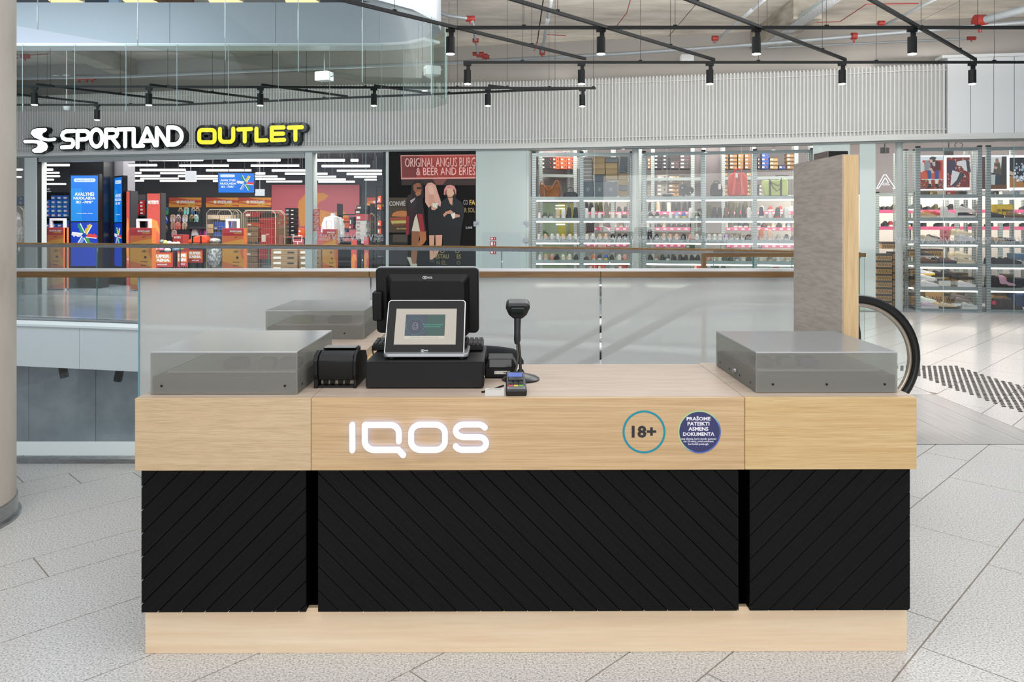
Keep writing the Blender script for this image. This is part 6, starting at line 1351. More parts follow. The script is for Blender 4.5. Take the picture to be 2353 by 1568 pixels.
# sneakers shown on the blue boxes and a slanting sole board
# ================================================================ SHOE SHOP (right)
M_PERF = mat('perforated_galvanised', '#93a09f', 0.42, 0.4); nt, n, l, b = nodes(M_PERF)
tc = n.new('ShaderNodeTexCoord'); sx = n.new('ShaderNodeSeparateXYZ'); l.new(tc.outputs['Object'], sx.inputs[0])
m1 = n.new('ShaderNodeMath'); m1.operation = 'MULTIPLY'; m1.inputs[1].default_value = 22; l.new(sx.outputs[2], m1.inputs[0])
m2 = n.new('ShaderNodeMath'); m2.operation = 'FRACT'; l.new(m1.outputs[0], m2.inputs[0])
r_ = ramp(n, [(0.4, '#b0b9b8'), (0.5, '#8d9a99')]); r_.color_ramp.interpolation = 'CONSTANT'; l.new(m2.outputs[0], r_.inputs[0]); l.new(r_.outputs[0], b.inputs['Base Color'])
sfs = tpx('shopfront', 'wide glass front of the shoe shop with lit racks behind it', 'shop front', 1540)
def FB(a, b, z0, z1, d0, d1, nm, m, par=sfs): return fseg(MB(), a, b, z0, z1, d0, d1).obj(nm, m, par, world=True)
for a, b in ((1216, 1366), (1367, 1463), (1464, 1532), (1533, 1703), (1704, 1868)):
    FB(a, b, 0, ZF, 0.0, 0.012, 'glass_pane', [M_SHOPGLASS])
for a in (1366, 1532, 1703): FB(a, a+.7, 0, ZF, -0.001, 0.013, 'pane_edge', [mat('lit_glass_edge', '#a9bfbc', 0.2)])
FB(1216, 1219, 0, ZF, 0.02, 0.06, 'frame_post', [mat('frame_white', '#d0d4cf', 0.4)])
for px in (1460, 2066):
    X, Y, a = hit(px, 0.2); MB().cone((X, Y, 0), (X, Y, ZF+.3), 0.062, n=24).obj('round_column', [mat('round_column_white', '#c9cfcc', 0.4)], sfs, smooth=True, world=True)
for a, b in ((1868, 1953), (1975.5, 2012)):
    FB(a, b, 0, ZF, 0, 0.03, 'back_painted_pane', [pg])
for a, b in ((2013, 2079), (2080, 2167), (2169, 2330), (2331, 2420)):
    FB(a, b, 0, ZF, 0.0, 0.012, 'glass_pane', [M_SHOPGLASS])
for a in (2168, 2330): FB(a, a+.9, 0, ZF, -0.001, 0.013, 'pane_edge', [mat('lit_glass_edge', '#a9bfbc', 0.2)])
vil(1238, 42.2, 15, sfs, 549, -0.01); vil(2058, 56, 6, sfs, 552, -0.01)
struct(fseg(MB(), 1212, 2420, 0, 2.12, 2.6, 2.7).obj('wall_shoe_shop', [mat('shop_white_wall', '#d6d0ca', 0.6)]))
struct(fseg(MB(), 1212, 2420, 2.12, 3.9, 2.6, 2.7).obj('wall_shoe_shop', [mat('shop_mauve_wall', '#6f6a6d', 0.6)]))
struct(fseg(MB(), 1212, 2420, 3.62, 3.7, 0.25, 2.6).obj('ceiling', [mat('shop_grey_ceiling', '#5d5b5e', 0.7)]))
# ---- racks
ZL_ = [2.027, 1.624, 1.216, 0.825, 0.42, 0.04]
BAY = {}
def rack(lab, pxs, d0, dep, levels, ztop, lights=True, group='lit galvanised racks', strip_levels=None, front_m=None, pw=0.07):
    X0, Y0, a0 = hit(pxs[0], d0); X1, Y1, _ = hit(pxs[-1], d0); ang = math.atan2(Y1-Y0, X1-X0)
    t = thing('shelf_rack', lab, 'rack', (X0, Y0, 0), ang, group)
    Ri = root_matrix(t).inverted(); sxs = []
    for p in pxs:
        k = (p-CX)/F; # intersect ray with rack line
        den = (X1-X0)-k*(Y1-Y0); tt = (k*Y0-X0)/den; sxs.append(tt*math.hypot(X1-X0, Y1-Y0))
    for i, s in enumerate(sxs):
        MB().box(s-pw/2, s+pw/2, -.002, .012, 0, ztop).box(s-pw/2, s-pw/2+.003, .012, .05, 0, ztop).obj('upright', [M_PERF], t)
        MB().box(s-pw/2, s-pw/2+.01, dep-.05, dep, 0, ztop).box(s+pw/2-.035, s+pw/2, dep-.01, dep, 0, ztop).obj('upright', [M_PERF], t)
        MB().box(s-pw/2-.002, s+pw/2+.002, -.005, .04, ztop, ztop+.03).obj('end_cap', [M_BLACK], t)
    for i, (a, b_) in enumerate(zip(sxs, sxs[1:])):
        if a == b_: continue
        for z in levels:
            MB().box(a+pw/2, b_-pw/2, 0.004, .016, z-.062, z-.002).box(a+pw/2, b_-pw/2, .016, dep-.02, z-.012, z-.001).obj('shelf', [M_GALV], t)
        for z in (strip_levels if strip_levels is not None else [v for v in levels if v > .3]+[ztop+.035]):
            if not lights: continue
            MB().box(a+pw/2+.01, b_-pw/2-.01, .03, .055, z-.088, z-.066).obj('light_strip', [M_STRIP], t)
        MB().box(a+pw/2, b_-pw/2, 0.004, .016, ztop-.06, ztop).obj('top_beam', [M_GALV], t)
    return t, sxs
# shoe meshes: heel or toe towards the viewer, slot 0 upper, slot 1 sole
def shoe_mesh(kind):
    m = MB(); n_ = 10
    L = .27
    prof = {  # (y, half width, top height)
     'sneaker': [(0, .022, .075), (.015, .034, .105), (.05, .036, .108), (.09, .036, .088), (.14, .042, .075), (.19, .047, .062), (.235, .043, .052), (.262, .028, .04), (.27, .01, .025)],
     'boot': [(0, .028, .17), (.01, .038, .19), (.05, .042, .195), (.10, .04, .175), (.115, .04, .11), (.15, .043, .085), (.2, .047, .07), (.245, .04, .058), (.27, .012, .03)],
     'tallboot': [(0, .03, .25), (.01, .043, .265), (.05, .047, .27), (.10, .043, .25), (.115, .04, .12), (.15, .043, .085), (.2, .045, .07), (.245, .038, .055), (.27, .012, .03)],
     'shoe': [(0, .022, .05), (.015, .033, .07), (.06, .036, .072), (.10, .036, .062), (.15, .042, .058), (.2, .045, .05), (.245, .038, .042), (.268, .012, .025)]}[kind]
    st = .028 if kind != 'shoe' else .02
    rings = []
    for y, w_, h in prof:
        sh = w_*(.78 if kind in ('boot', 'tallboot') and y <= .1 else .72)
        rings.append([(-w_, y, st), (-w_*1.02, y, st+(h-st)*.25), (-w_*.95, y, st+(h-st)*.55), (-sh, y, st+(h-st)*.9), (-sh*.6, y, h), (sh*.6, y, h), (sh, y, st+(h-st)*.9), (w_*.95, y, st+(h-st)*.55), (w_*1.02, y, st+(h-st)*.25), (w_, y, st)])
    vs = [p for r in rings for p in r]; fs = []
    for i in range(len(rings)-1):
        for k in range(n_): fs.append((i*n_+k, i*n_+(k+1) % n_, (i+1)*n_+(k+1) % n_, (i+1)*n_+k))
    fs += [tuple(range(n_-1, -1, -1)), tuple(range((len(rings)-1)*n_, len(rings)*n_))]
    up = MB().add(vs, fs)
    out = [(-p[1]*1.08, p[0]) for p in prof]+[(p[1]*1.08, p[0]) for p in reversed(prof)]
    so = MB().prism([(x, y-.004 if y < .01 else y+.004 if y > .26 else y) for x, y in out], 0, st+.004, 'z')
    return up, so
SM = {}
for k in ('sneaker', 'boot', 'tallboot', 'shoe'):
    u, s_ = shoe_mesh(k); j = MB(); j.merge(u); o_ = len(j.mi); j.merge(s_); j.mi = [0]*o_+[1]*(len(j.mi)-o_)
    me = j.mesh('shoe_'+k, [flat('#888888'), flat('#eeeeee')]); me.shade_smooth(); me.set_sharp_from_angle(angle=.8); SM[k] = me
    ju = u.mesh('upper_'+k, [flat('#888888')]); ju.shade_smooth(); ju.set_sharp_from_angle(angle=1.0); SM[k+'_u'] = ju
    js_ = s_.mesh('sole_'+k, [flat('#eeeeee')]); SM[k+'_s'] = js_
def setm(o, i, h):
    o.material_slots[i].link = 'OBJECT'; o.material_slots[i].material = flat(h, .6)
CN = {'W': ('#dedcd8', '#e9e7e3', 'white'), 'w': ('#d8d4cf', '#e6e2dd', 'off-white'), 'K': ('#232326', '#3a3a3c', 'black'), 'k': ('#232326', '#e2e0dc', 'black and white'), 'B': ('#cdb99c', '#e2d9c8', 'beige'), 'C': ('#dcd3be', '#e8e2d2', 'cream'), 'P': ('#dcb596', '#e8ded2', 'peach'), 'O': ('#c9622f', '#d9b08c', 'orange'),
      'o': ('#4c4b31', '#5a5638', 'olive'), 'g': ('#5f6258', '#dad8d2', 'olive grey'), 'G': ('#77777a', '#e0dedc', 'grey'), 'n': ('#2a2f45', '#dcdad6', 'navy'), 'b': ('#3f5fae', '#e2c648', 'blue and yellow'), 'u': ('#9fb0d6', '#e6e4e0', 'pale blue'), 'R': ('#4b4a4a', '#a8323a', 'dark grey'), 'r': ('#b5333a', '#e6e0dc', 'red'), 'T': ('#8a7464', '#cfc4b6', 'taupe'), 't': ('#6a4a38', '#3d2e26', 'brown'), 'p': ('#d9a39a', '#d98f6a', 'pink'), 'l': ('#c9b3d6', '#e8e4ea', 'lilac'), 'c': ('#a99f92', '#e0dad2', 'patterned')}
KN = {'s': 'sneaker', 'b': 'boot', 't': 'tallboot', 'f': 'shoe'}; KW = {'s': 'sneaker', 'b': 'boot', 't': 'tall boot', 'f': 'low shoe'}
def row(t, sa, sb, z, dy, spec, shelfname, rackname, flip=True, sc=1.0, grp=None):
    items = spec.split(); seen = {}
    tot = {}
    for it in items: tot[it] = tot.get(it, 0)+1
    R_ = root_matrix(t); N = len(items)
    for i, it in enumerate(items):
        kd, cl_ = KN[it[0]], CN[it[1]]; seen[it] = seen.get(it, 0)+1
        x = sa+(sb-sa)*(i+.5)/N+random.uniform(-.012, .012)
        o = bpy.data.objects.new(KW[it[0]].replace(' ', '_'), SM[kd]); C.objects.link(o)
        v = R_ @ Vector((x, dy, z)); o.location = v; o.rotation_euler = (0, 0, t.rotation_euler.z+random.uniform(-.12, .12)); o.scale = (sc, sc, sc*random.uniform(.95, 1.06))
        setm(o, 0, cl_[0]); setm(o, 1, cl_[1])
        tag(o, '%s %s, %s from left, %s, %s' % (cl_[2], KW[it[0]], ordn[min(i, 11)], shelfname, rackname), 'shoe', grp or 'shoes on the %s' % shelfname)
LV = ['top shoe shelf', 'second shoe shelf', 'third shoe shelf', 'bottom shelf']
tA, sA = rack('left pair of lit shoe racks in the shoe shop window', [1227, 1336.5, 1452], .28, .42, ZL_, 2.86)
tB, sB = rack('right row of three lit shoe racks in the shoe shop window', [1480, 1616.5, 1735, 1867], .28, .42, ZL_, 2.86)
RN = ['first window bay', 'second window bay', 'third window bay', 'fourth window bay', 'fifth window bay']
SP = {0: ['sW sg sG bB bW bK bK', 'sw sP sW sW sP sw sW', 'sW sP sp sK sC sC sK', 'sW sG sK sw sB'],
      1: ['bW bW sW bo sC sw ft', 'sW sW sB sP sk sk sk', 'ft sO sn sb sK sW sp', 'sr sW sr sW sO'],
      2: ['sk sk fG sW su sb bW sg', 'bK sk sB sP sP sK sp sW', 'sK sT sK sn sK sK sK sK sK', 'sn sK sW sO sW sr sG'],
      3: ['to bK bK bt bo bo bK bW', 'sW sW sW sl sc sc sc st', 'sp sC sC so so sG sC so', 'fC sK so sK sG'],
      4: ['bn sW bR bW bR sC', 'bO bP sc sk sK sW', 'sC sT sw sB sG sw', 'sG sr sC sG']}
for bay in range(5):
    t, ss, i = (tA, sA, bay) if bay < 2 else (tB, sB, bay-2)
    for lv, spec in enumerate(SP[bay]):
        row(t, ss[i]+.05, ss[i+1]-.05, ZL_[lv+1], .06, spec, LV[lv], RN[bay])
# second row of racks behind with pink price strips
tC, sC = rack('rear racks with pink price strips behind the left window racks', [1341, 1408, 1462], 1.45, .4, [1.76, 1.44, 1.10, .7, 2.45], 3.3, lights=False, group='rear racks of the shoe shop')
tD, sD = rack('rear racks with pink price strips behind the right window racks', [1470, 1500, 1592, 1618], 1.45, .4, [1.76, 1.44, 1.10, .7, 2.45], 3.3, lights=False, group='rear racks of the shoe shop')
tE, sE = rack('rear rack with pink price strips behind the fifth window bay', [1662, 1732, 1830, 1868], 1.45, .4, [1.76, 1.44, 1.10, .7, 2.45], 3.3, lights=False, group='rear racks of the shoe shop')
M_PINK = mat('pink_price_strip', '#cf5c86', .5)
for t, ss in ((tC, sC), (tD, sD), (tE, sE)):
    for z in (1.76, 1.44, 1.10):
        for a, b_ in zip(ss, ss[1:]):
            if b_-a < .4: continue
            m = MB().box(a+.04, b_-.04, -.008, .0, z-.065, z); m.use(1)
            for q in range(int((b_-a)/.14)): m.box(a+.07+q*.14, a+.13+q*.14, -.011, -.008, z-.05, z-.02)
            m.obj('price_strip', [M_PINK, flat('#f2d9e2')], t)
row(tC, sC[0], sC[1], 1.76, .05, 'bK bK bo bo bo bo', 'upper rear shelf', 'behind the second bay'); row(tC, sC[1]+.05, sC[2], 1.76, .05, 'sK sK fK', 'upper rear shelf', 'right part behind the second bay')
row(tC, sC[0]+.3, sC[2], 1.44, .05, 'tw tt tC bT su sW', 'lower rear shelf', 'behind the second bay')
row(tD, sD[0], sD[1], 1.76, .05, 'bK bK', 'upper rear shelf', 'left part behind the third bay'); row(tD, sD[1]+.05, sD[2], 1.76, .05, 'bP bK bC bK bK bK tK', 'upper rear shelf', 'behind the third bay')
row(tD, sD[0], sD[2], 1.44, .05, 'sC sw fK fK sB fK fK fK fK fK', 'lower rear shelf', 'behind the third bay')
row(tE, sE[0], sE[1], 1.76, .05, 'bK to bo bo bo sK', 'upper rear shelf', 'behind the fourth bay'); row(tE, sE[1]+.06, sE[2], 1.76, .05, 'sW sr sr sW', 'upper rear shelf', 'behind the fifth bay')
row(tE, sE[0], sE[1], 1.44, .05, 'bW bo bg bn bn bC', 'lower rear shelf', 'behind the fourth bay'); row(tE, sE[1]+.06, sE[2], 1.44, .05, 'sn st sT sC sK sC su sB', 'lower rear shelf', 'behind the fifth bay')
# boxes on the upper level; frames in rack coordinates via pixel columns
def rbox(lab, x0, x1, yt, yb, d, dep, body, group, lid=None, lab_c='#d8d4ce', mark=None, tilt=0, cat='shoe box', lidf=.28):
    X, Y, a = hit((x0+x1)/2, d); X0, Y0, _ = hit(x0, d); X1, Y1, _ = hit(x1, d); W_ = math.hypot(X1-X0, Y1-Y0)/2; h_ = (yb-yt)*Y/F
    m = MB(); m.use(0).box(-W_+.004, W_-.004, .004, dep, 0, h_*(1-lidf)); m.use(1).box(-W_+.001, W_-.001, 0, dep+.004, h_*(1-lidf), h_-.003)
    ms = [flat(body), flat(lid or body)]
    if lab_c: m.use(2).box(-W_*.8, -W_*.2, -.002, .004, h_*.2, h_*.6); ms.append(flat(lab_c))
    if mark: m.use(len(ms)).prism([(p[0], p[1]) for p in circ(W_*.45, h_*.45, min(W_, h_)*.16, 8)], -.002, .004); ms.append(flat(mark))
    o = m.obj('shoe_box', ms, loc=(X, Y, PZ(yb, Y)), rz=a); o.rotation_euler.y = tilt; return tag(o, lab, cat, group)
def rstack(desc, x0, x1, yt, yb, n_, d, dep, body, group, lid=None, lab_c='#d8d4ce', mark=None, jit=.4, where=''):
    h_ = (yb-yt)/n_
    for i in range(n_):
        j = random.uniform(-jit, jit); od = 'bottom one' if i == 0 else 'top one' if i == n_-1 else ordn[i]+' from the bottom'
        if n_ == 1: od = 'single one'
        rbox('%s shoe box, %s, %s' % (desc, od, where), x0+j, x1+j, yb-h_*(i+1), yb-h_*i, d, dep, body, group, lid, lab_c, mark)
G1 = 'boxes above the window shelves'
for c, (a, b_) in enumerate(((1270, 1286), (1287, 1303), (1304, 1319.5))):
    rstack('orange red', a, b_, 361, 388, 3, 1.5, .33, '#c2593a', G1, '#c9623f', '#a8a39c', '#3a1a10', where='%s column, upper left window bay' % ordn[c])
rstack('black', 1241, 1269, 361, 388, 3, 1.5, .33, '#2b292c', G1, '#333136', '#c8c4c0', '#b03838', where='far left column, first window bay')
rstack('pale grey', 1321, 1331, 362, 388, 3, 1.5, .33, '#a9a4a4', G1, where='beside the orange red ones')
tz, sz = rack('rear rack carrying orange red boxes behind the first window bay', [1243, 1322], 1.45, .42, [2.535], 3.2, lights=False, group='rear racks of the shoe shop')
rstack('white and grey', 1338, 1361, 360, 437, 9, .55, .3, '#8c8b8d', G1, '#cfcbc8', None, where='left in the second window bay')
rstack('brown kraft', 1362, 1390, 360, 401, 3, .42, .3, '#8a744c', G1, '#7d693f', None, where='upper middle of the second bay')
rbox('slate blue shoe box under the kraft boxes, second bay', 1364, 1391, 402, 417, .42, .3, '#4d565c', G1, '#414a50', None)
rstack('brown kraft', 1391, 1419, 374, 413, 3, .44, .3, '#8f794f', G1, '#806b42', None, where='right column of the second bay')
rbox('slate blue shoe box on top of the kraft column, second bay', 1391, 1420, 361, 373, .44, .3, '#586065', G1, '#4a5358', None)
rbox('slate blue upright shoe box leaning right in the second bay', 1422, 1438, 360, 397, .45, .3, '#4b555c', G1, '#3f484e', None, tilt=.1, lidf=.9)
rstack('kraft brown', 1421, 1441, 398, 425, 2, .44, .3, '#8c774e', G1, '#7c6840', None, where='lower right of the second bay')
rbox('grey blue shoe box low at the right of the second bay', 1421, 1441, 426, 437, .44, .3, '#566066', G1, '#4c565b', None)
rbox('lowest kraft shoe box at the right of the second bay', 1422, 1441, 438, 451, .44, .3, '#8c774e', G1, '#7c6840', None)
for i, (a, b_) in enumerate(((1338, 1363), (1364, 1390), (1391, 1417))):
    o = rbox('large slate blue box with round emblem, %s of three in the second bay' % ordn[i], a, b_, 417.5, 452.5, .3, .1, '#56636a', 'large slate boxes', None, None, cat='box', lidf=.02)
    X, Y, an = hit((a+b_)/2, .299); k = Y/F; m = MB(); disc_ring(m, 0, 17*k, 3.9*k, 4.4*k, -.002, .0, 20); m.prism(circ(0, 17*k, 1.2*k, 8, 3*k), -.002, 0); m.obj('emblem', [flat('#aab0b0')], o)
r = random.Random(8)
for c, (a, b_, h, nm) in enumerate(((1488, 1501, '#8c6f50', 'brown'), (1503, 1521, '#34343a', 'charcoal'), (1523, 1540, '#2e2f34', 'black'), (1541, 1561, '#4a484c', 'grey'), (1562, 1587, '#4f4b50', 'dark grey'))):
    nn = (3, 4, 4, 2, 4)[c]; rstack(nm, a, b_, 387.5-8.3*nn, 387.5, nn, 1.5, .33, h, 'boxes above the third bay', None, '#c8c4c2', '#c8505a' if c > 2 else None, where='%s column, above the third bay' % ordn[c])
for c, (a, b_, nn, h, lid, nm) in enumerate(((1487, 1501, 5, '#99938a', None, 'stone grey'), (1509, 1534, 5, '#8f8a82', None, 'warm grey'), (1536, 1560, 5, '#a98356', '#3d3833', 'tan and black'))):
    rstack(nm, a, b_, 450-9.6*nn, 450, nn, 1.5, .33, h, 'boxes standing behind the third bay', lid, '#d8d4ce' if c else None, '#3a332c', where='%s column behind the third bay' % ordn[c])
rbox('upright tan shoe box behind the heart bag', 1566, 1573, 403, 440, 1.5, .3, '#a98356', 'boxes standing behind the third bay', '#3d3833')
for c, (a, b_) in enumerate(((1664, 1674), (1676, 1694), (1696, 1709), (1711, 1728))):
    rstack('brown and tan', a, b_, 353, 388, 4, 1.5, .33, '#8f6e4c', 'boxes above the fourth bay', '#4a3c30' if c < 2 else '#8a6a48', '#d8d0c6', '#c8505a' if c == 3 else None, where='%s column, above the fourth bay' % ordn[c])
for c, (a, b_, h, lid, nm) in enumerate(((1742, 1748, '#3a2a2c', '#4a2a2e', 'dark red'), (1750, 1767, '#2c4a86', '#30529a', 'blue'), (1769, 1788, '#96764f', '#4a3c30', 'tan and black'), (1790, 1806, '#2c4a86', '#2c2c30', 'blue and black'), (1808, 1826, '#8d6f4b', '#4a3c30', 'brown'))):
    nn = (3, 4, 3, 1, 4)[c]; rstack(nm, a, b_, 388-9*nn, 388, nn, 1.5, .33, h, 'boxes above the fifth bay', lid, '#d8d0c6', '#c8505a' if c % 2 else None, where='%s column, above the fifth bay' % ordn[c])
for c, (a, b_) in enumerate(((1663, 1672), (1716, 1726))):
    rstack('tan end-on', a, b_, 395, 449, 6, 1.5, .3, '#b08c5c', 'boxes beside the red backpack', '#5a4a3a', '#e0dad0', where='%s of the red backpack' % ('left', 'right')[c])
rstack('grey', 1744, 1757, 423, 449, 3, 1.5, .3, '#8b8787', 'boxes behind the green bag', '#6c686a', where='left behind the green bag')
rstack('dark grey', 1785, 1812, 402, 449, 4, 1.7, .3, '#54525a', 'boxes behind the green bag', '#3c3b40', where='behind the green bag')
# grey back panels between
for a, b_, d in ((1246, 1318, 1.95), (1594, 1662, 1.9)):
    o = fseg(MB(), a, b_, 1.95, 3.5, d, d+.03).obj('back_panel', [mat('mauve_grey_panel', '#857e82', .6)]); tag(o, 'plain mauve grey back panel %s' % ('behind the brown handbag' if a < 1300 else 'behind the black backpack in the fourth bay'), 'panel')
# bags on the top shelf
def at(px, d, z): X, Y, a = hit(px, d); return (X, Y, z), a, Y/F
Z0 = ZL_[0]
loc, a, k = at(1263.5, .42, Z0); t = thing('handbag', 'brown suede shoulder bag on the top shelf of the first bay', 'bag', loc, a)
Mb = noisy('brown_suede', [(.3, '#7d4a28'), (.6, '#9a6036'), (.8, '#a86c40')], .85, 8, 5, .3)
MB().prism([(-20*k, 0), (20*k, 0), (24*k, 10*k), (22*k, 30*k), (20*k, 31*k), (10*k, 27*k), (0, 26*k), (-10*k, 27*k), (-21*k, 31*k), (-23*k, 28*k), (-24*k, 10*k)], -.06, .1).obj('body', [Mb], t, bevel=.025, smooth=True, seg=3)
MB().tube([(-21*k, -.04, 29*k), (-20*k, -.05, 36*k), (-15*k, -.06, 36*k), (-11*k, -.07, 24*k), (-5*k, -.075, 17*k), (1*k, -.075, 17*k), (7*k, -.07, 22*k), (11*k, -.06, 32*k), (15*k, -.05, 38*k), (20*k, -.04, 37*k), (21*k, -.03, 30*k)], .012, 7).obj('strap', [flat('#a8683a')], t, smooth=True)
MB().box(-12.4*k, -11.6*k, -.066, -.06, 1*k, 17*k).obj('zip', [M_GALV], t)
loc, a, k = at(1311, .42, Z0); t = thing('handbag', 'small black bowling bag on the top shelf of the first bay', 'bag', loc, a)
MB().prism([(-16*k, 0), (16*k, 0), (15.5*k, 7*k), (10*k, 13*k), (-10*k, 13.5*k), (-15*k, 8*k)], -.05, .09).obj('body', [flat('#1f1f21', .35)], t, bevel=.015, smooth=True)
MB().tube([(-8*k, -.04, 13*k), (-7.5*k, -.04, 18*k), (-3*k, -.04, 22*k), (3*k, -.04, 22*k), (7*k, -.04, 18*k), (8*k, -.04, 13*k)], .008, 6).obj('handle', [flat('#2a2a2c')], t, smooth=True)
loc, a, k = at(1534, .42, Z0); t = thing('pouch', 'small grey crumpled pouch bag on the top shelf of the third bay', 'bag', loc, a)
MB().ball((0, 0, 4*k), 13*k, .06, 4.5*k, 14, 8).obj('body', [flat('#44474c')], t, smooth=True); MB().tube([(-12*k, 0, 5*k), (-15*k, -.02, 7*k), (-16*k, -.02, 2*k)], .006, 6).obj('strap', [flat('#c8c8c8')], t)
loc, a, k = at(1577, .40, Z0); t = thing('heart_bag', 'black heart-shaped leather bag leaning in the third bay', 'bag', loc, a)
hp = []
for i in range(28):
    q = 2*PI*i/28; hp.append((16*math.sin(q)**3, 13*math.cos(q)-5*math.cos(2*q)-2*math.cos(3*q)-math.cos(4*q)))
ca, sa = math.cos(-.45), math.sin(-.45)
MB().prism(list(reversed([((x*ca-z*sa)*1.02*k, (x*sa+z*ca)*1.02*k+14*k) for x, z in hp])), -.04, .04).obj('body', [flat('#1d1f22', .3)], t, bevel=.014, smooth=True)
for x, z in ((-9, 20), (-1, 3), (9, 9)): MB().cone((x*k, -.045, z*k), (x*k, -.04, z*k), .012, n=12).obj('stud', [M_SILVER], t)
loc, a, k = at(1646, .42, Z0); t = thing('backpack', 'small black leather backpack with a paper tag in the fourth bay', 'bag', loc, a)
MB().prism([(-13*k, 0), (13*k, 0), (14*k, 12*k), (12*k, 26*k), (7*k, 31*k), (-7*k, 31*k), (-12*k, 26*k), (-14*k, 12*k)], -.06, .08).obj('body', [flat('#222124', .4)], t, bevel=.02, smooth=True)
MB().tube([(-7*k, 0, 30*k), (-5*k, 0, 34*k), (0, 0, 36*k), (5*k, 0, 34*k), (7*k, 0, 30*k)], .009, 6).obj('handle', [flat('#28282a')], t, smooth=True)
MB().box(4*k, 10*k, -.072, -.067, 16*k, 28*k).obj('price_tag', [flat('#ded6d6')], t)
loc, a, k = at(1695.5, .42, Z0); t = thing('backpack', 'large bright red backpack with paper tag in the fourth bay', 'bag', loc, a)
Mr = noisy('red_backpack_fabric', [(.4, '#b83224'), (.6, '#cc4030')], .7, 5, 3, .15)
MB().prism([(-20*k, 0), (20*k, 0), (22*k, 8*k), (21*k, 42*k), (16*k, 52*k), (8*k, 54*k), (-8*k, 54*k), (-16*k, 52*k), (-21*k, 42*k), (-22*k, 8*k)], -.03, .14).obj('body', [Mr], t, bevel=.03, smooth=True, seg=3)
MB().tube([(-9*k, 0, 53*k), (-8*k, -.01, 60*k), (0, -.01, 63*k), (8*k, -.01, 60*k), (9*k, 0, 53*k)], .014, 8).obj('handle', [flat('#d24a36')], t, smooth=True)
for s in (-1, 1): MB().prism([(s*4*k, 50*k), (s*9*k, 50*k), (s*11*k, 25*k), (s*15*k, 2*k), (s*8*k, 2*k), (s*5*k, 25*k)][::s], -.065, -.035).obj('shoulder_strap', [flat('#d4523c')], t, bevel=.006)
MB().box(-19*k, 19*k, -.04, -.03, 27*k, 32*k).obj('band', [flat('#c2402f')], t, bevel=.004)
MB().box(-6*k, -1*k, -.075, -.068, 42*k, 53*k).obj('price_tag', [flat('#e8e0da')], t)
loc, a, k = at(1781, .42, Z0); t = thing('tote_bag', 'lime green tote bag with black straps in the fifth bay', 'bag', loc, a)
MB().prism([(-24*k, 0), (27*k, 0), (28*k, 20*k), (27*k, 37*k), (20*k, 40*k), (4*k, 36*k), (-14*k, 36*k), (-28*k, 36*k), (-29*k, 28*k), (-26*k, 14*k)], -.05, .1).obj('body', [noisy('lime_fabric', [(.4, '#a9b868'), (.6, '#bccb7a')], .7, 5, 3, .15)], t, bevel=.02, smooth=True)
for x in (-12, 12): MB().box((x-2)*k, (x+2)*k, -.058, -.05, 0, 37*k).obj('strap', [flat('#1e1f20')], t)
MB().tube([(-12*k, -.055, 37*k), (-6*k, -.07, 20*k), (3*k, -.075, 11*k), (10*k, -.07, 16*k), (13*k, -.06, 37*k)], .007, 6).obj('handle', [flat('#1e1f20')], t, smooth=True)
MB().tube([(-15*k, -.055, 39*k), (-8*k, -.07, 30*k), (6*k, -.08, 23*k), (12*k, -.07, 30*k), (13*k, -.05, 41*k)], .007, 6).obj('handle', [flat('#1e1f20')], t, smooth=True)
# long shelf display items seen through the second bay
loc, a, k = at(1357, .9, 1.33); t = thing('handbag', 'dark brown handbag standing deeper inside behind the second bay', 'bag', loc, a)
MB().prism([(-9*k, 0), (9*k, 1*k), (10*k, 24*k), (5*k, 26*k), (4*k, 22*k), (-4*k, 23*k), (-6*k, 27*k), (-9*k, 26*k)], -.04, .04).obj('body', [flat('#33231f')], t, bevel=.008)
loc, a, k = at(1392, .9, 1.30); t = thing('shoulder_bag', 'pale grey folded shoulder bag behind the second bay', 'bag', loc, a)
MB().prism([(-14*k, 6*k), (12*k, 0), (14*k, 3*k), (2*k, 16*k), (-8*k, 19*k)], -.03, .04).obj('body', [flat('#b9b6ba')], t, bevel=.008)
# green room seen through the first bay
o = fseg(MB(), 1240, 1322, 0.3, 2.0, 2.2, 2.25); o.use(1); fseg(o, 1282, 1322, 1.2, 2.0, 2.19, 2.2)
tag(o.obj('green_wall_panel', [flat('#9fb39a'), flat('#bdb84a')]), 'green and yellow wall panel seen through the first window bay', 'panel')
for i, (x0, x1, y) in enumerate(((1277, 1297, 472.5), (1277, 1297, 479.5), (1278, 1298, 516))):
    X, Y, a = hit((x0+x1)/2, 2.0); w_ = (x1-x0)/2*Y/F; o = MB().cone((-w_, 0, 0), (w_, 0, 0), .012, n=8).obj('linear_lamp', [M_TUBE], loc=(X, Y, PZ(y, Y)), rz=a); tag(o, 'thin lit tube lamp seen inside the first window bay, %s from the top' % ordn[i], 'lamp')
t = thing('potted_plant', 'green leafy plant standing inside the first window bay', 'plant', at(1252, 1.6, 1.22)[0]); k = 15.9/F
for i, (u, v, s) in enumerate(((-1, 12, 6), (4, 8, 5), (-3, 5, 5), (7, 3, 4))): MB().prism([((u+s*math.cos(q)*(.7+.3*math.cos(6*q)))*k, (v+s*math.sin(q)*(.7+.3*math.cos(6*q)))*k) for q in [2*PI*j/24 for j in range(24)]], -.004+i*.012, i*.012).obj('leaf', [flat('#3a5a34')], t)
MB().lathe([(0, -.15), (.06, -.15), (.08, 0), (0, 0)], 14).obj('pot', [flat('#8a8a84')], t)
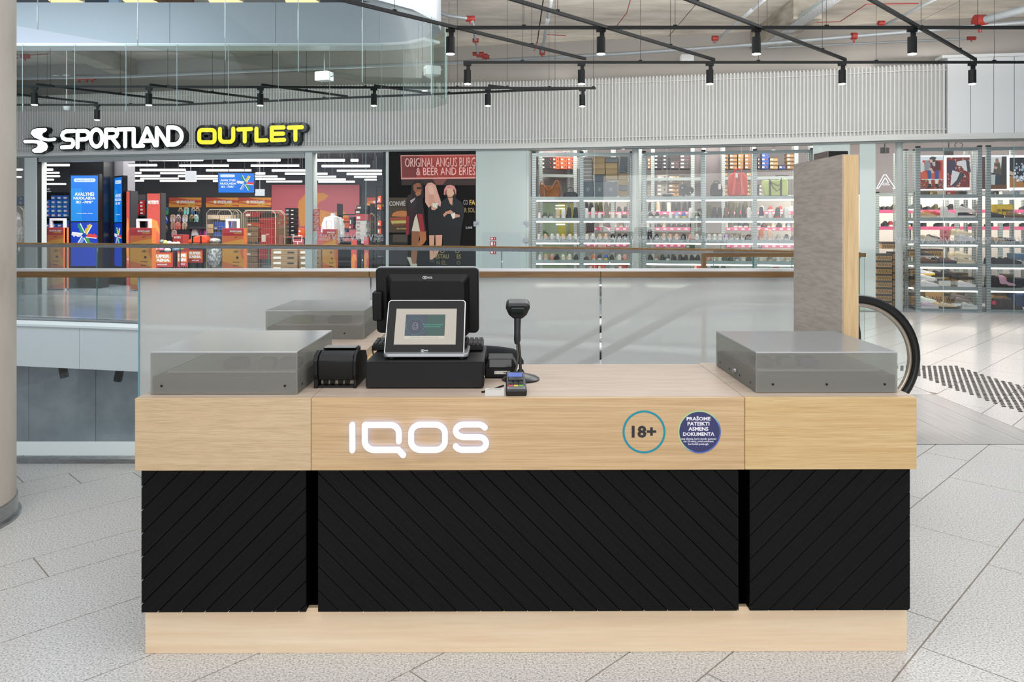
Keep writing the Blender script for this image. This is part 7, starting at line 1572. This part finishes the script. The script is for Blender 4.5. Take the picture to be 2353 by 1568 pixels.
# low boxes
for i, (a, b_, c, nm) in enumerate(((1352, 1372, '#cf4a38', 'left red'), (1373, 1390, '#d0503e', 'middle red'), (1420, 1440, '#a83a34', 'dark red'), (1594, 1611, '#cf4a38', 'bright red'))):
    rbox('%s shoe box on the bottom visible shelf' % nm, a, b_, 604, 624, .5, .2, c, 'red boxes on the bottom shelf', None, '#e8e0dc')
for i, (a, b_, yt, yb, c, nm) in enumerate(((1575, 1597, 560, 572, '#3c5a48', 'dark green'), (1745, 1752, 556, 571, '#3a5a78', 'blue'), (1373, 1390, 556, 574, '#d9b0b0', 'pink'), (1622, 1650, 604, 618, '#33403c', 'dark green grey'), (1650, 1668, 603, 618, '#3a4844', 'dark slate'), (1781, 1790, 611, 622, '#b8442e', 'rust'))):
    rbox('%s shoe box low in the window racks' % nm, a, b_, yt, yb, .9, .25, c, 'single boxes low in the racks', None, '#d8d8d0')

# ---- far right window: larger bays with shoes side on
tF, sF = rack('galvanised shoe rack left of the two posts at the far right', [2110, 2252], .24, .55, ZL_[:]+[], 2.84)
tG, sG = rack('galvanised shoe rack at the right edge of the photo', [2272, 2362], .24, .55, ZL_[:]+[], 2.84)
tH, sH = rack('narrow side rack seen between the white column and the far right rack', [2082, 2104], .8, .55, ZL_[1:]+[1.85], 2.84)
tI, sI = rack('rear racks behind the far right window', [2016, 2110, 2200, 2300, 2380], 1.6, .45, [1.78, 1.46, 1.12, .78, .4], 2.1, lights=False, group='rear racks of the shoe shop')
for z in (1.78, 1.46):
    for a, b_ in zip(sI, sI[1:]): MB().box(a+.04, b_-.04, -.008, 0, z-.06, z).obj('price_strip', [M_PINK], tI)
row(tI, sI[0], sI[1], 1.78, .05, 'fK fK fK so fK sO fK sK', 'upper rear shelf', 'left of the far right rack'); row(tI, sI[1], sI[2], 1.78, .05, 'sK fK so fK sK', 'upper rear shelf', 'behind the far right rack'); row(tI, sI[2], sI[4], 1.78, .05, 'sK sK fK sK fK', 'upper rear shelf', 'at the right edge')
row(tI, sI[0], sI[1], 1.46, .05, 'sW sK sr sK sO sb fK', 'lower rear shelf', 'left of the far right rack'); row(tI, sI[1], sI[4], 1.46, .05, 'sK sK fK so sK fK sK', 'lower rear shelf', 'behind the far right rack')
def side_shoe(px, z, dd, kind, cols, lab, left=False, up=0.0, sc=1.05, laces=None):
    X, Y, a = hit(px, dd); t = thing(KW[kind].replace(' ', '_'), lab, 'shoe', (X, Y, z+up), a, 'shoes in the far right window')
    rz = -PI/2 if not left else PI/2   # toe to the right (+x) by default
    rz = -PI/2
    for nm, key, h in (('upper', '_u', cols[0]), ('sole', '_s', cols[1])):
        o = bpy.data.objects.new(nm, SM[KN[kind]+key]); C.objects.link(o); o.parent = t; o.rotation_euler = (0, 0, rz if not left else PI/2); o.location = (-.135*sc if not left else .135*sc, 0, 0); o.scale = (sc, sc, sc)
        setm(o, 0, h)
    if kind in 'sb':
        zz = .085 if kind == 's' else .12; m = MB()
        for q in range(4): m.box(-.035+q*.018, -.028+q*.018, -.036, .036, (.10-q*.009)*sc, (.104-q*.009)*sc)
        m.obj('laces', [flat(laces or cols[1])], t, loc=(.02 if not left else -.02, 0, 0), rz=0 if not left else PI)
    return t
z5 = ZL_
SS = [(2131, 1, .30, 's', ('#c9a27a', '#d8c8a8'), 'leopard and orange sneaker at the left of the upper shelf, far right window', 0, 0), (2142, 1, .42, 's', ('#c8593a', '#e2dcd4'), 'orange red sneaker leaning on the leopard one, far right window', 0, .02), (2160, 1, .36, 's', ('#b8503c', '#e8e4de'), 'small red sneaker left of the white boot, far right window', 0, 0),
 (2181, 1, .30, 'b', ('#dedad6', '#e8e4e0'), 'white ankle boot standing on the upper shelf, far right window', 0, 0), (2222, 1, .30, 's', ('#26262a', '#d8d6d2'), 'black low sneaker under the white one, far right window', 0, 0), (2220, 1, .30, 's', ('#cfccca', '#e6e2de'), 'white skate sneaker with pink tag stacked on the black one', 0, .09),
 (2131, 2, .30, 's', ('#c2b49e', '#ddd6c6'), 'beige sneaker at the left of the second shelf, far right window', 0, 0), (2148, 2, .40, 's', ('#4a4a4c', '#cfcac2'), 'dark patterned sneaker behind the beige one, far right window', 0, .0), (2204, 2, .36, 's', ('#cfc0a0', '#ddd2b8'), 'cream chunky sneaker on the pile, second shelf, far right window', 0, .10), (2222, 2, .30, 's', ('#c9cbd0', '#dcdcdc'), 'pale grey chunky sneaker under the cream one, far right window', 0, 0), (2216, 2, .34, 's', ('#d8cdb0', '#e0d8c4'), 'cream sneaker on top of the pale grey one, far right window', 0, .09),
 (2135, 3, .30, 's', ('#6a482e', '#54392a'), 'brown hiking shoe at the left of the third shelf, far right window', 0, 0), (2127, 3, .36, 's', ('#2a2828', '#c8c4c0'), 'black and white sneaker on top of the brown hiking shoe', 0, .10), (2160, 3, .40, 's', ('#3c4a44', '#44342e'), 'dark green trail shoe on the third shelf, far right window', 0, 0), (2177, 3, .36, 's', ('#6a4a48', '#3c3a44'), 'mauve brown trail shoe on the third shelf, far right window', 0, 0), (2198, 3, .38, 's', ('#cdbd9f', '#d8ccb4'), 'cream chunky sneaker on the pile, third shelf, far right window', 0, .09), (2220, 3, .30, 's', ('#c9bb9f', '#d9cfbb'), 'cream chunky sneaker lying lowest, third shelf, far right window', 0, 0), (2213, 3, .34, 's', ('#d3c5a8', '#ddd2bb'), 'second cream sneaker on top, third shelf, far right window', 0, .1),
 (2136, 4, .30, 's', ('#dedede', '#e6e6e6'), 'big white sneaker with black stripe, fourth shelf, far right window', 0, 0), (2132, 4, .36, 's', ('#d8dadd', '#e6e6e6'), 'white sneaker on top of another, fourth shelf, far right window', 0, .1), (2128, 4, .42, 's', ('#ccd2dc', '#d9b84a'), 'white blue and yellow sneaker topmost on the white pile', 0, .19), (2162, 4, .45, 's', ('#222326', '#2e2e30'), 'black sneaker with white laces, fourth shelf, far right window', 0, .16), (2182, 4, .45, 's', ('#26272a', '#303032'), 'second black sneaker with white laces, fourth shelf, far right window', 0, .17), (2204, 4, .42, 'f', ('#28272a', '#303032'), 'dark loafer on the fourth shelf, far right window', 0, .13), (2219, 4, .40, 'f', ('#2c2a2c', '#303032'), 'second dark loafer on the fourth shelf, far right window', 0, .12), (2221, 4, .30, 's', ('#dadada', '#e8e8e8'), 'white platform sneaker on the fourth shelf, far right window', 0, 0),
 (2136, 5, .30, 's', ('#bfb2c4', '#ddd8d8'), 'white and purple running shoe at the left of the floor shelf', 0, 0), (2131, 5, .38, 's', ('#c4d2cc', '#dddddd'), 'mint and white running shoe on top at the left of the floor shelf', 0, .09), (2164, 5, .32, 's', ('#c9b795', '#4a4436'), 'beige running shoe on the floor shelf, left one of two', 0, 0), (2180, 5, .30, 's', ('#cdbb98', '#4a4436'), 'beige running shoe on the floor shelf, right one of two', 0, 0), (2202, 5, .42, 's', ('#57504e', '#6a6260'), 'dark grey sneaker piled high on the floor shelf', 0, .16), (2214, 5, .36, 's', ('#6b6360', '#8a827c'), 'brown grey sneaker piled on the floor shelf', 0, .09), (2230, 5, .30, 's', ('#b8c0be', '#e0e0dc'), 'white green and pink running shoe at the right of the floor shelf', 0, 0)]
for px, lv, dd, kd, cols, lab, lf, up in SS: side_shoe(px, z5[lv], dd, kd, cols, lab, bool(lf), up)
for i, (px, lv, kd, cols, nm) in enumerate(((2282, 3, 's', ('#2a2828', '#343030'), 'first'), (2297, 3, 's', ('#2c2a2a', '#343030'), 'second'), (2312, 3, 's', ('#2a2828', '#343030'), 'third'), (2326, 3, 's', ('#2c2a2a', '#343030'), 'fourth'),
        (2284, 4, 'b', ('#232326', '#202022'), 'black'), (2298, 4, 'b', ('#28282c', '#202022'), 'second black'), (2314, 4, 'b', ('#c39ab0', '#2a2628'), 'pink'), (2286, 5, 'f', ('#2c2624', '#201c1a'), 'black low'), (2300, 5, 'b', ('#3a302c', '#2a2422'), 'brown black'), (2314, 5, 'b', ('#3c322e', '#2a2422'), 'second brown black'), (2328, 5, 'b', ('#3a302c', '#2a2422'), 'third brown black'),
        (2286, 1, 's', ('#3a3836', '#2c2a2a'), 'dark'), (2332, 1, 's', ('#8a6a48', '#6a4c34'), 'brown'), (2290, 2, 'f', ('#c4a890', '#b89878'), 'beige'), (2312, 2, 'f', ('#4a4640', '#3a3632'), 'dark flat'))):
    side_shoe(px, z5[lv], .30, kd, cols, '%s %s on the %s shelf of the rack at the right edge' % (nm, KW[kd] if kd != 's' or lv != 3 else 'black laced shoe', {1: 'upper', 2: 'second', 3: 'third', 4: 'fourth', 5: 'floor'}[lv]))
# kraft boxes with zigzag lettering
def wbox(lab, x0, x1, yt, yb, d, dep, body='#b8925c', lid='#4c4138', txt=True, lidf=.3):
    o = rbox(lab, x0, x1, yt, yb, d, dep, body, 'kraft boxes in the far right window', lid, None, lidf=lidf)
    if txt:
        X0, Y0, _ = hit(x0, d); X1, Y1, _ = hit(x1, d); W_ = math.hypot(X1-X0, Y1-Y0)/2; h_ = (yb-yt)*Y0/F
        m = MB(); text(m, 'WAWA', -W_*.85, W_*.85, h_*.12, h_*.58, -.001, .0); m.obj('lettering', [flat('#3a3028')], o)
    return o
for i in range(9):
    yb = 722-i*15.4; wbox('kraft and black shoe box, %s from the floor, left of the white column' % ordn[i], 2013.5, 2050, yb-15.4, yb, .5, .33, lid='#3f4038')
for i in range(9):
    yb = 722-i*15.4-4; wbox('kraft shoe box, %s from the floor behind the white column' % ordn[i], 2051, 2078, yb-15.4, yb, .62, .33, body='#b08a58')
wbox('kraft shoe box lying on the stack left of the white column', 2026, 2060, 556, 572, .66, .33)
for i, (x0, x1, yt, yb, d, nm) in enumerate(((2126, 2167, 572, 590, .62, 'left box, third shelf'), (2130, 2168, 626, 0, 0, ''), (2092, 2132, 617, 630, .7, 'left box under the third shelf'), (2186, 2225, 627, 646, .66, 'box behind the loafers'), (2126, 2168, 670, 697, .58, 'large box, floor shelf'), (2170, 2215, 674, 697, .6, 'second box, floor shelf'), (2170, 2208, 664, 674, .6, 'flat box on top, floor shelf'), (2126, 2180, 572, 0, 0, ''), (2316, 2330, 631, 650, .6, 'right edge box'), (2092, 2106, 636, 660, .7, 'narrow side box'), (2094, 2106, 672, 700, .7, 'lowest narrow side box'), (2090, 2104, 573, 590, .7, 'upper narrow side box'), (2291, 2326, 672, 700, .62, 'box behind the brown boots'))):
    if yb == 0: continue
    wbox('kraft shoe box with dark zigzag lettering, %s' % nm, x0, x1, yt, yb, d, .3, body='#c19a60', lid='#c19a60' if i == 4 else '#5a4c3e')
o = rbox('white shoe box with pale swoosh between the white sneakers', 2157, 2185, 644.5, 658, .34, .2, '#d9d6d2', 'single signs and boxes far right', None, None, cat='shoe box', lidf=.02)
o = rbox('yellow box with black script logo on the upper right shelf', 2291, 2328, 469.5, 497, .3, .25, '#dfbf35', 'single signs and boxes far right', None, None, cat='shoe box', lidf=.02)
X, Y, a = hit(2310, .3); k = Y/F; m = MB(); text(m, 'Dr.Martens', -16*k, 16*k, 10*k, 17*k, -.003, .02); disc_ring(m, 0, 8*k, 6*k, 7*k, -.002, 0, 24); m.obj('lettering', [flat('#3a3416')], o)
X, Y, a = hit(2171.5, .28); k = Y/F; m = MB().box(-11*k, 11*k, 0, .006, 0, 26*k); m.use(1); text(m, '30%', -8*k, 8*k, 4*k, 11*k, -.003, .04); text(m, '0', -2*k, 3*k, 18*k, 23*k, -.003, .04)
tag(m.obj('price_sign', [flat('#d98a84'), flat('#a8323a')], loc=(X, Y, ZL_[2]), rz=a), 'pink 30% discount sign standing on the second shelf, far right window', 'sign')
o = MB().cone((0, 0, 0), (0, .006, 0), 4.6*13.2/F, n=20).obj('round_sticker', [flat('#d8385f')], loc=(*hit(2284, .2)[:2], PZ(696, hit(2284, .2)[1]))); tag(o, 'round pink price sticker on the boot at the floor shelf', 'sticker')
# jeans folded at the right edge
for i, (yt, yb, c) in enumerate(((583, 598, '#5f7f9c'), (672, 706, '#33486a'), (640, 660, '#2c3444'))):
    o = rbox('folded pile of jeans at the very right edge, %s one' % ('pale blue upper', 'dark blue lowest', 'navy middle')[i], 2334, 2366, yt, yb, .3, .3, c, 'folded jeans', None, None, cat='jeans', lidf=.4)
# lit photo panels
def PLt(x0, x1, y0, y1, lab, draw):
    X, Y, a = hit((x0+x1)/2, .5); k = Y/F; t = thing('light_box', lab, 'light box', (X, Y, PZ(y1, Y)), a); W_ = (x1-x0)*k/2/.97; h_ = (y1-y0)*k
    MB().box(-W_, W_, 0.003, .06, 0, h_).obj('case', [mat('light_box_white', '#eef2f8', .4, emit=1.25)], t)
    S = MB(); pal = []
    def d_(pts, h):
        m_ = glow(h, .75)
        if m_ not in pal: pal.append(m_)
        d_.n += 1; S.use(pal.index(m_)).poly([(-W_+2*W_*u, -.0004*d_.n, h_*(1-v)) for u, v in pts])
    d_.n = 0; draw(d_); S.obj('print', pal, t)
def spots_(d_, x0, x1, y0, y1, n_, cs, s=.012, seed=1):
    r = random.Random(seed)
    for i in range(n_):
        u, v = r.uniform(x0, x1), r.uniform(y0, y1); q = r.choice(cs); ss = s*r.uniform(.6, 1.4)
        d_([(u+ss*math.cos(t)*.6, v+ss*math.sin(t)) for t in [2*PI*j/6 for j in range(6)]], q)
def pic1(d_):
    d_([(.01, .03), (.49, .03), (.49, .97), (.01, .97)], '#dfe8f0'); d_([(.1, .14), (.49, .14), (.49, .5), (.1, .5)], '#c2472f'); d_([(.03, .48), (.49, .48), (.49, .68), (.03, .68)], '#cf5a40'); d_([(.01, .3), (.06, .3), (.08, .7), (.01, .7)], '#c2472f')
    d_([(.01, .7), (.49, .7), (.49, .97), (.01, .97)], '#8a3a2c'); spots_(d_, .02, .48, .72, .96, 60, ['#c9b8a8', '#7c2a22', '#d08a4a', '#6a7890'], .016, 3)
    d_([(.03, .22), (.12, .2), (.13, .45), (.04, .46)], '#cfd2d0'); d_([(.14, .15), (.2, .14), (.28, .36), (.2, .44), (.12, .42)], '#8d9099'); d_([(.24, .18), (.34, .14), (.43, .2), (.43, .42), (.3, .46), (.24, .4)], '#5a2226'); d_([(.27, .2), (.33, .18), (.33, .32), (.28, .3)], '#b8b8b4')
    d_([(.22, .08), (.27, .03), (.35, .06), (.33, .14), (.28, .2), (.22, .18)], '#4a4440'); d_([(.215, .12), (.27, .12), (.28, .2), (.24, .22)], '#d3b8a8'); d_([(.2, .38), (.26, .36), (.31, .5), (.26, .52)], '#cdb0a0')
    d_([(.17, .44), (.25, .44), (.26, .7), (.2, .72)], '#31548f'); d_([(.32, .44), (.4, .44), (.39, .72), (.32, .72)], '#31548f'); d_([(.19, .68), (.26, .67), (.26, .72), (.19, .73)], '#cddae6'); d_([(.32, .68), (.39, .68), (.39, .73), (.32, .73)], '#cddae6')
    d_([(.21, .73), (.25, .73), (.25, .83), (.21, .83)], '#e6e0d0'); d_([(.33, .73), (.38, .73), (.38, .83), (.33, .83)], '#e6e0d0'); d_([(.2, .82), (.25, .82), (.26, .92), (.17, .95)], '#23241e'); d_([(.32, .82), (.37, .82), (.41, .94), (.36, .95)], '#23241e')
    d_([(.54, .07), (.97, .07), (.97, .93), (.54, .93)], '#7a2c26'); spots_(d_, .55, .96, .08, .92, 150, ['#b8a8a0', '#8f3a30', '#c8c0b8', '#5a4a6a', '#a86a40'], .018, 5)
    d_([(.54, .17), (.68, .16), (.66, .5), (.56, .56), (.54, .4)], '#3a3c54'); d_([(.7, .2), (.86, .15), (.9, .3), (.9, .48), (.84, .45), (.8, .34), (.7, .3)], '#d6d8da'); d_([(.87, .13), (.93, .18), (.96, .5), (.9, .5), (.88, .3)], '#3c4148')
    d_([(.62, .44), (.76, .52), (.78, .6), (.64, .86), (.58, .88), (.6, .6)], '#d6d8da'); d_([(.76, .5), (.84, .56), (.74, .8), (.62, .92), (.6, .88), (.7, .72)], '#3c4148')
def pic2(d_):
    d_([(.01, .03), (.49, .03), (.49, .97), (.01, .97)], '#3c3632'); d_([(.12, .03), (.4, .03), (.38, .5), (.14, .5)], '#d8e0e0'); d_([(.0, .1), (.12, .1), (.14, .97), (.0, .97)], '#5a3c38'); d_([(.26, .2), (.36, .2), (.4, .55), (.34, .6), (.24, .5)], '#5a5048'); d_([(.28, .09), (.33, .08), (.35, .22), (.28, .24)], '#9a7058'); d_([(.26, .3), (.32, .34), (.3, .4), (.25, .38)], '#c9a08c')
    d_([(.28, .55), (.36, .55), (.35, .92), (.3, .92)], '#2f3c54'); d_([(.2, .55), (.28, .56), (.27, .85), (.2, .84)], '#b8c4c0'); d_([(.1, .45), (.2, .48), (.17, .56), (.1, .55)], '#4a6a94'); d_([(.14, .85), (.49, .85), (.49, .97), (.14, .97)], '#6a4528')
    d_([(.54, .07), (.97, .07), (.97, .93), (.54, .93)], '#23252e'); d_([(.54, .6), (.68, .62), (.9, .93), (.54, .93)], '#a8743c'); d_([(.9, .8), (.97, .78), (.97, .93), (.88, .93)], '#8a5a30'); d_([(.54, .44), (.62, .5), (.62, .6), (.55, .56)], '#cdb09c'); spots_(d_, .62, .85, .25, .75, 40, ['#b8c8d8', '#9fb4c8', '#dfe8f0'], .035, 9)
PLt(2113, 2224, 357, 437, 'lit picture panel of a seated person and white boots, far right window', pic1)
PLt(2259, 2370, 357, 437, 'lit picture panel of a standing person and patterned fabric, right edge', pic2)
for i, (a, b_, c, nm) in enumerate(((2116, 2135, '#54502e', 'olive'), (2136, 2152, '#9a7a34', 'mustard'), (2153, 2174, '#c9c0a8', 'cream and pink'), (2175, 2197, '#b8362f', 'red'), (2205, 2222, '#3a352e', 'black'), (2284, 2296, '#2c2826', 'dark'), (2306, 2330, '#d9d6d0', 'white'), (2332, 2344, '#8a9ab8', 'bluish'))):
    rbox('%s shoe box under the lit picture panels' % nm, a, b_, 439, 447.5, .5, .3, c, 'boxes under the picture panels', None, '#d8d0c0' if i % 2 else None)
# neon A
X, Y, a = hit(2035, .6); t = thing('neon_sign', 'white neon letter A hanging in the window left of the white column', 'sign', (X, Y, PZ(433, Y)), a); k = Y/F
strokes(MB(), [[(-19*k, 0), (0-4*k, 31*k), (1*k, 31*k), (20*k, 0), (15*k, 0)], [(-19*k, 0), (-15*k, 0), (-1*k, 24*k)], [(-7*k, 8*k), (8*k, 8*k)], [(-6*k, 12*k), (6*k, 12*k), (0, 24*k)]], .009, -.008, 0, n=8).obj('neon_tube', [mat('neon_white', '#eaf2ff', .4, emit=2.5)], t)
MB().cone((0, 0, 31*k), (0, 0, 3.5-PZ(433, Y)), .003, n=4).obj('wire', [M_GALV], t)
for i, px in enumerate((2033, 2180)):
    X, Y, a = hit(px, .8); o = MB().box(-.06, .06, -.05, .05, -.09, .02).cone((0, 0, .02), (0, 0, 3.6-PZ(341, Y)), .012, n=6).obj('track_spotlight', [M_BLACK], loc=(X, Y, PZ(341+i*8, Y)), rz=.3, bevel=.01); tag(o, ('black square spotlight above the neon letter', 'black square spotlight above the lit picture panel')[i], 'spotlight')
o = MB().tube([(hit(2203, .3)[0]+.07*math.cos(q), hit(2203, .3)[1], PZ(334, 13.1)+.05*math.sin(q)) for q in [2*PI*j/16 for j in range(17)]], .006, 6).obj('cable_loop', [M_BLACK]); tag(o, 'black cable loop hanging at the top of the far right rack', 'cable')
# downlights of the shoe shop ceiling
for i, (px, d) in enumerate(((1290, .9), (1420, 1.0), (1560, 1.0), (1690, .9), (1820, 1.0), (2120, 1.2), (2196, .9))):
    X, Y, a = hit(px, d); o = MB().cone((X, Y, 3.60), (X, Y, 3.62), .07, n=16).obj('downlight', [mat('downlight_glow', '#fff6ea', .4, emit=8)]); tag(o, 'round ceiling downlight in the shoe shop, %s from the left' % ordn[i], 'lamp', 'downlights in the shoe shop')
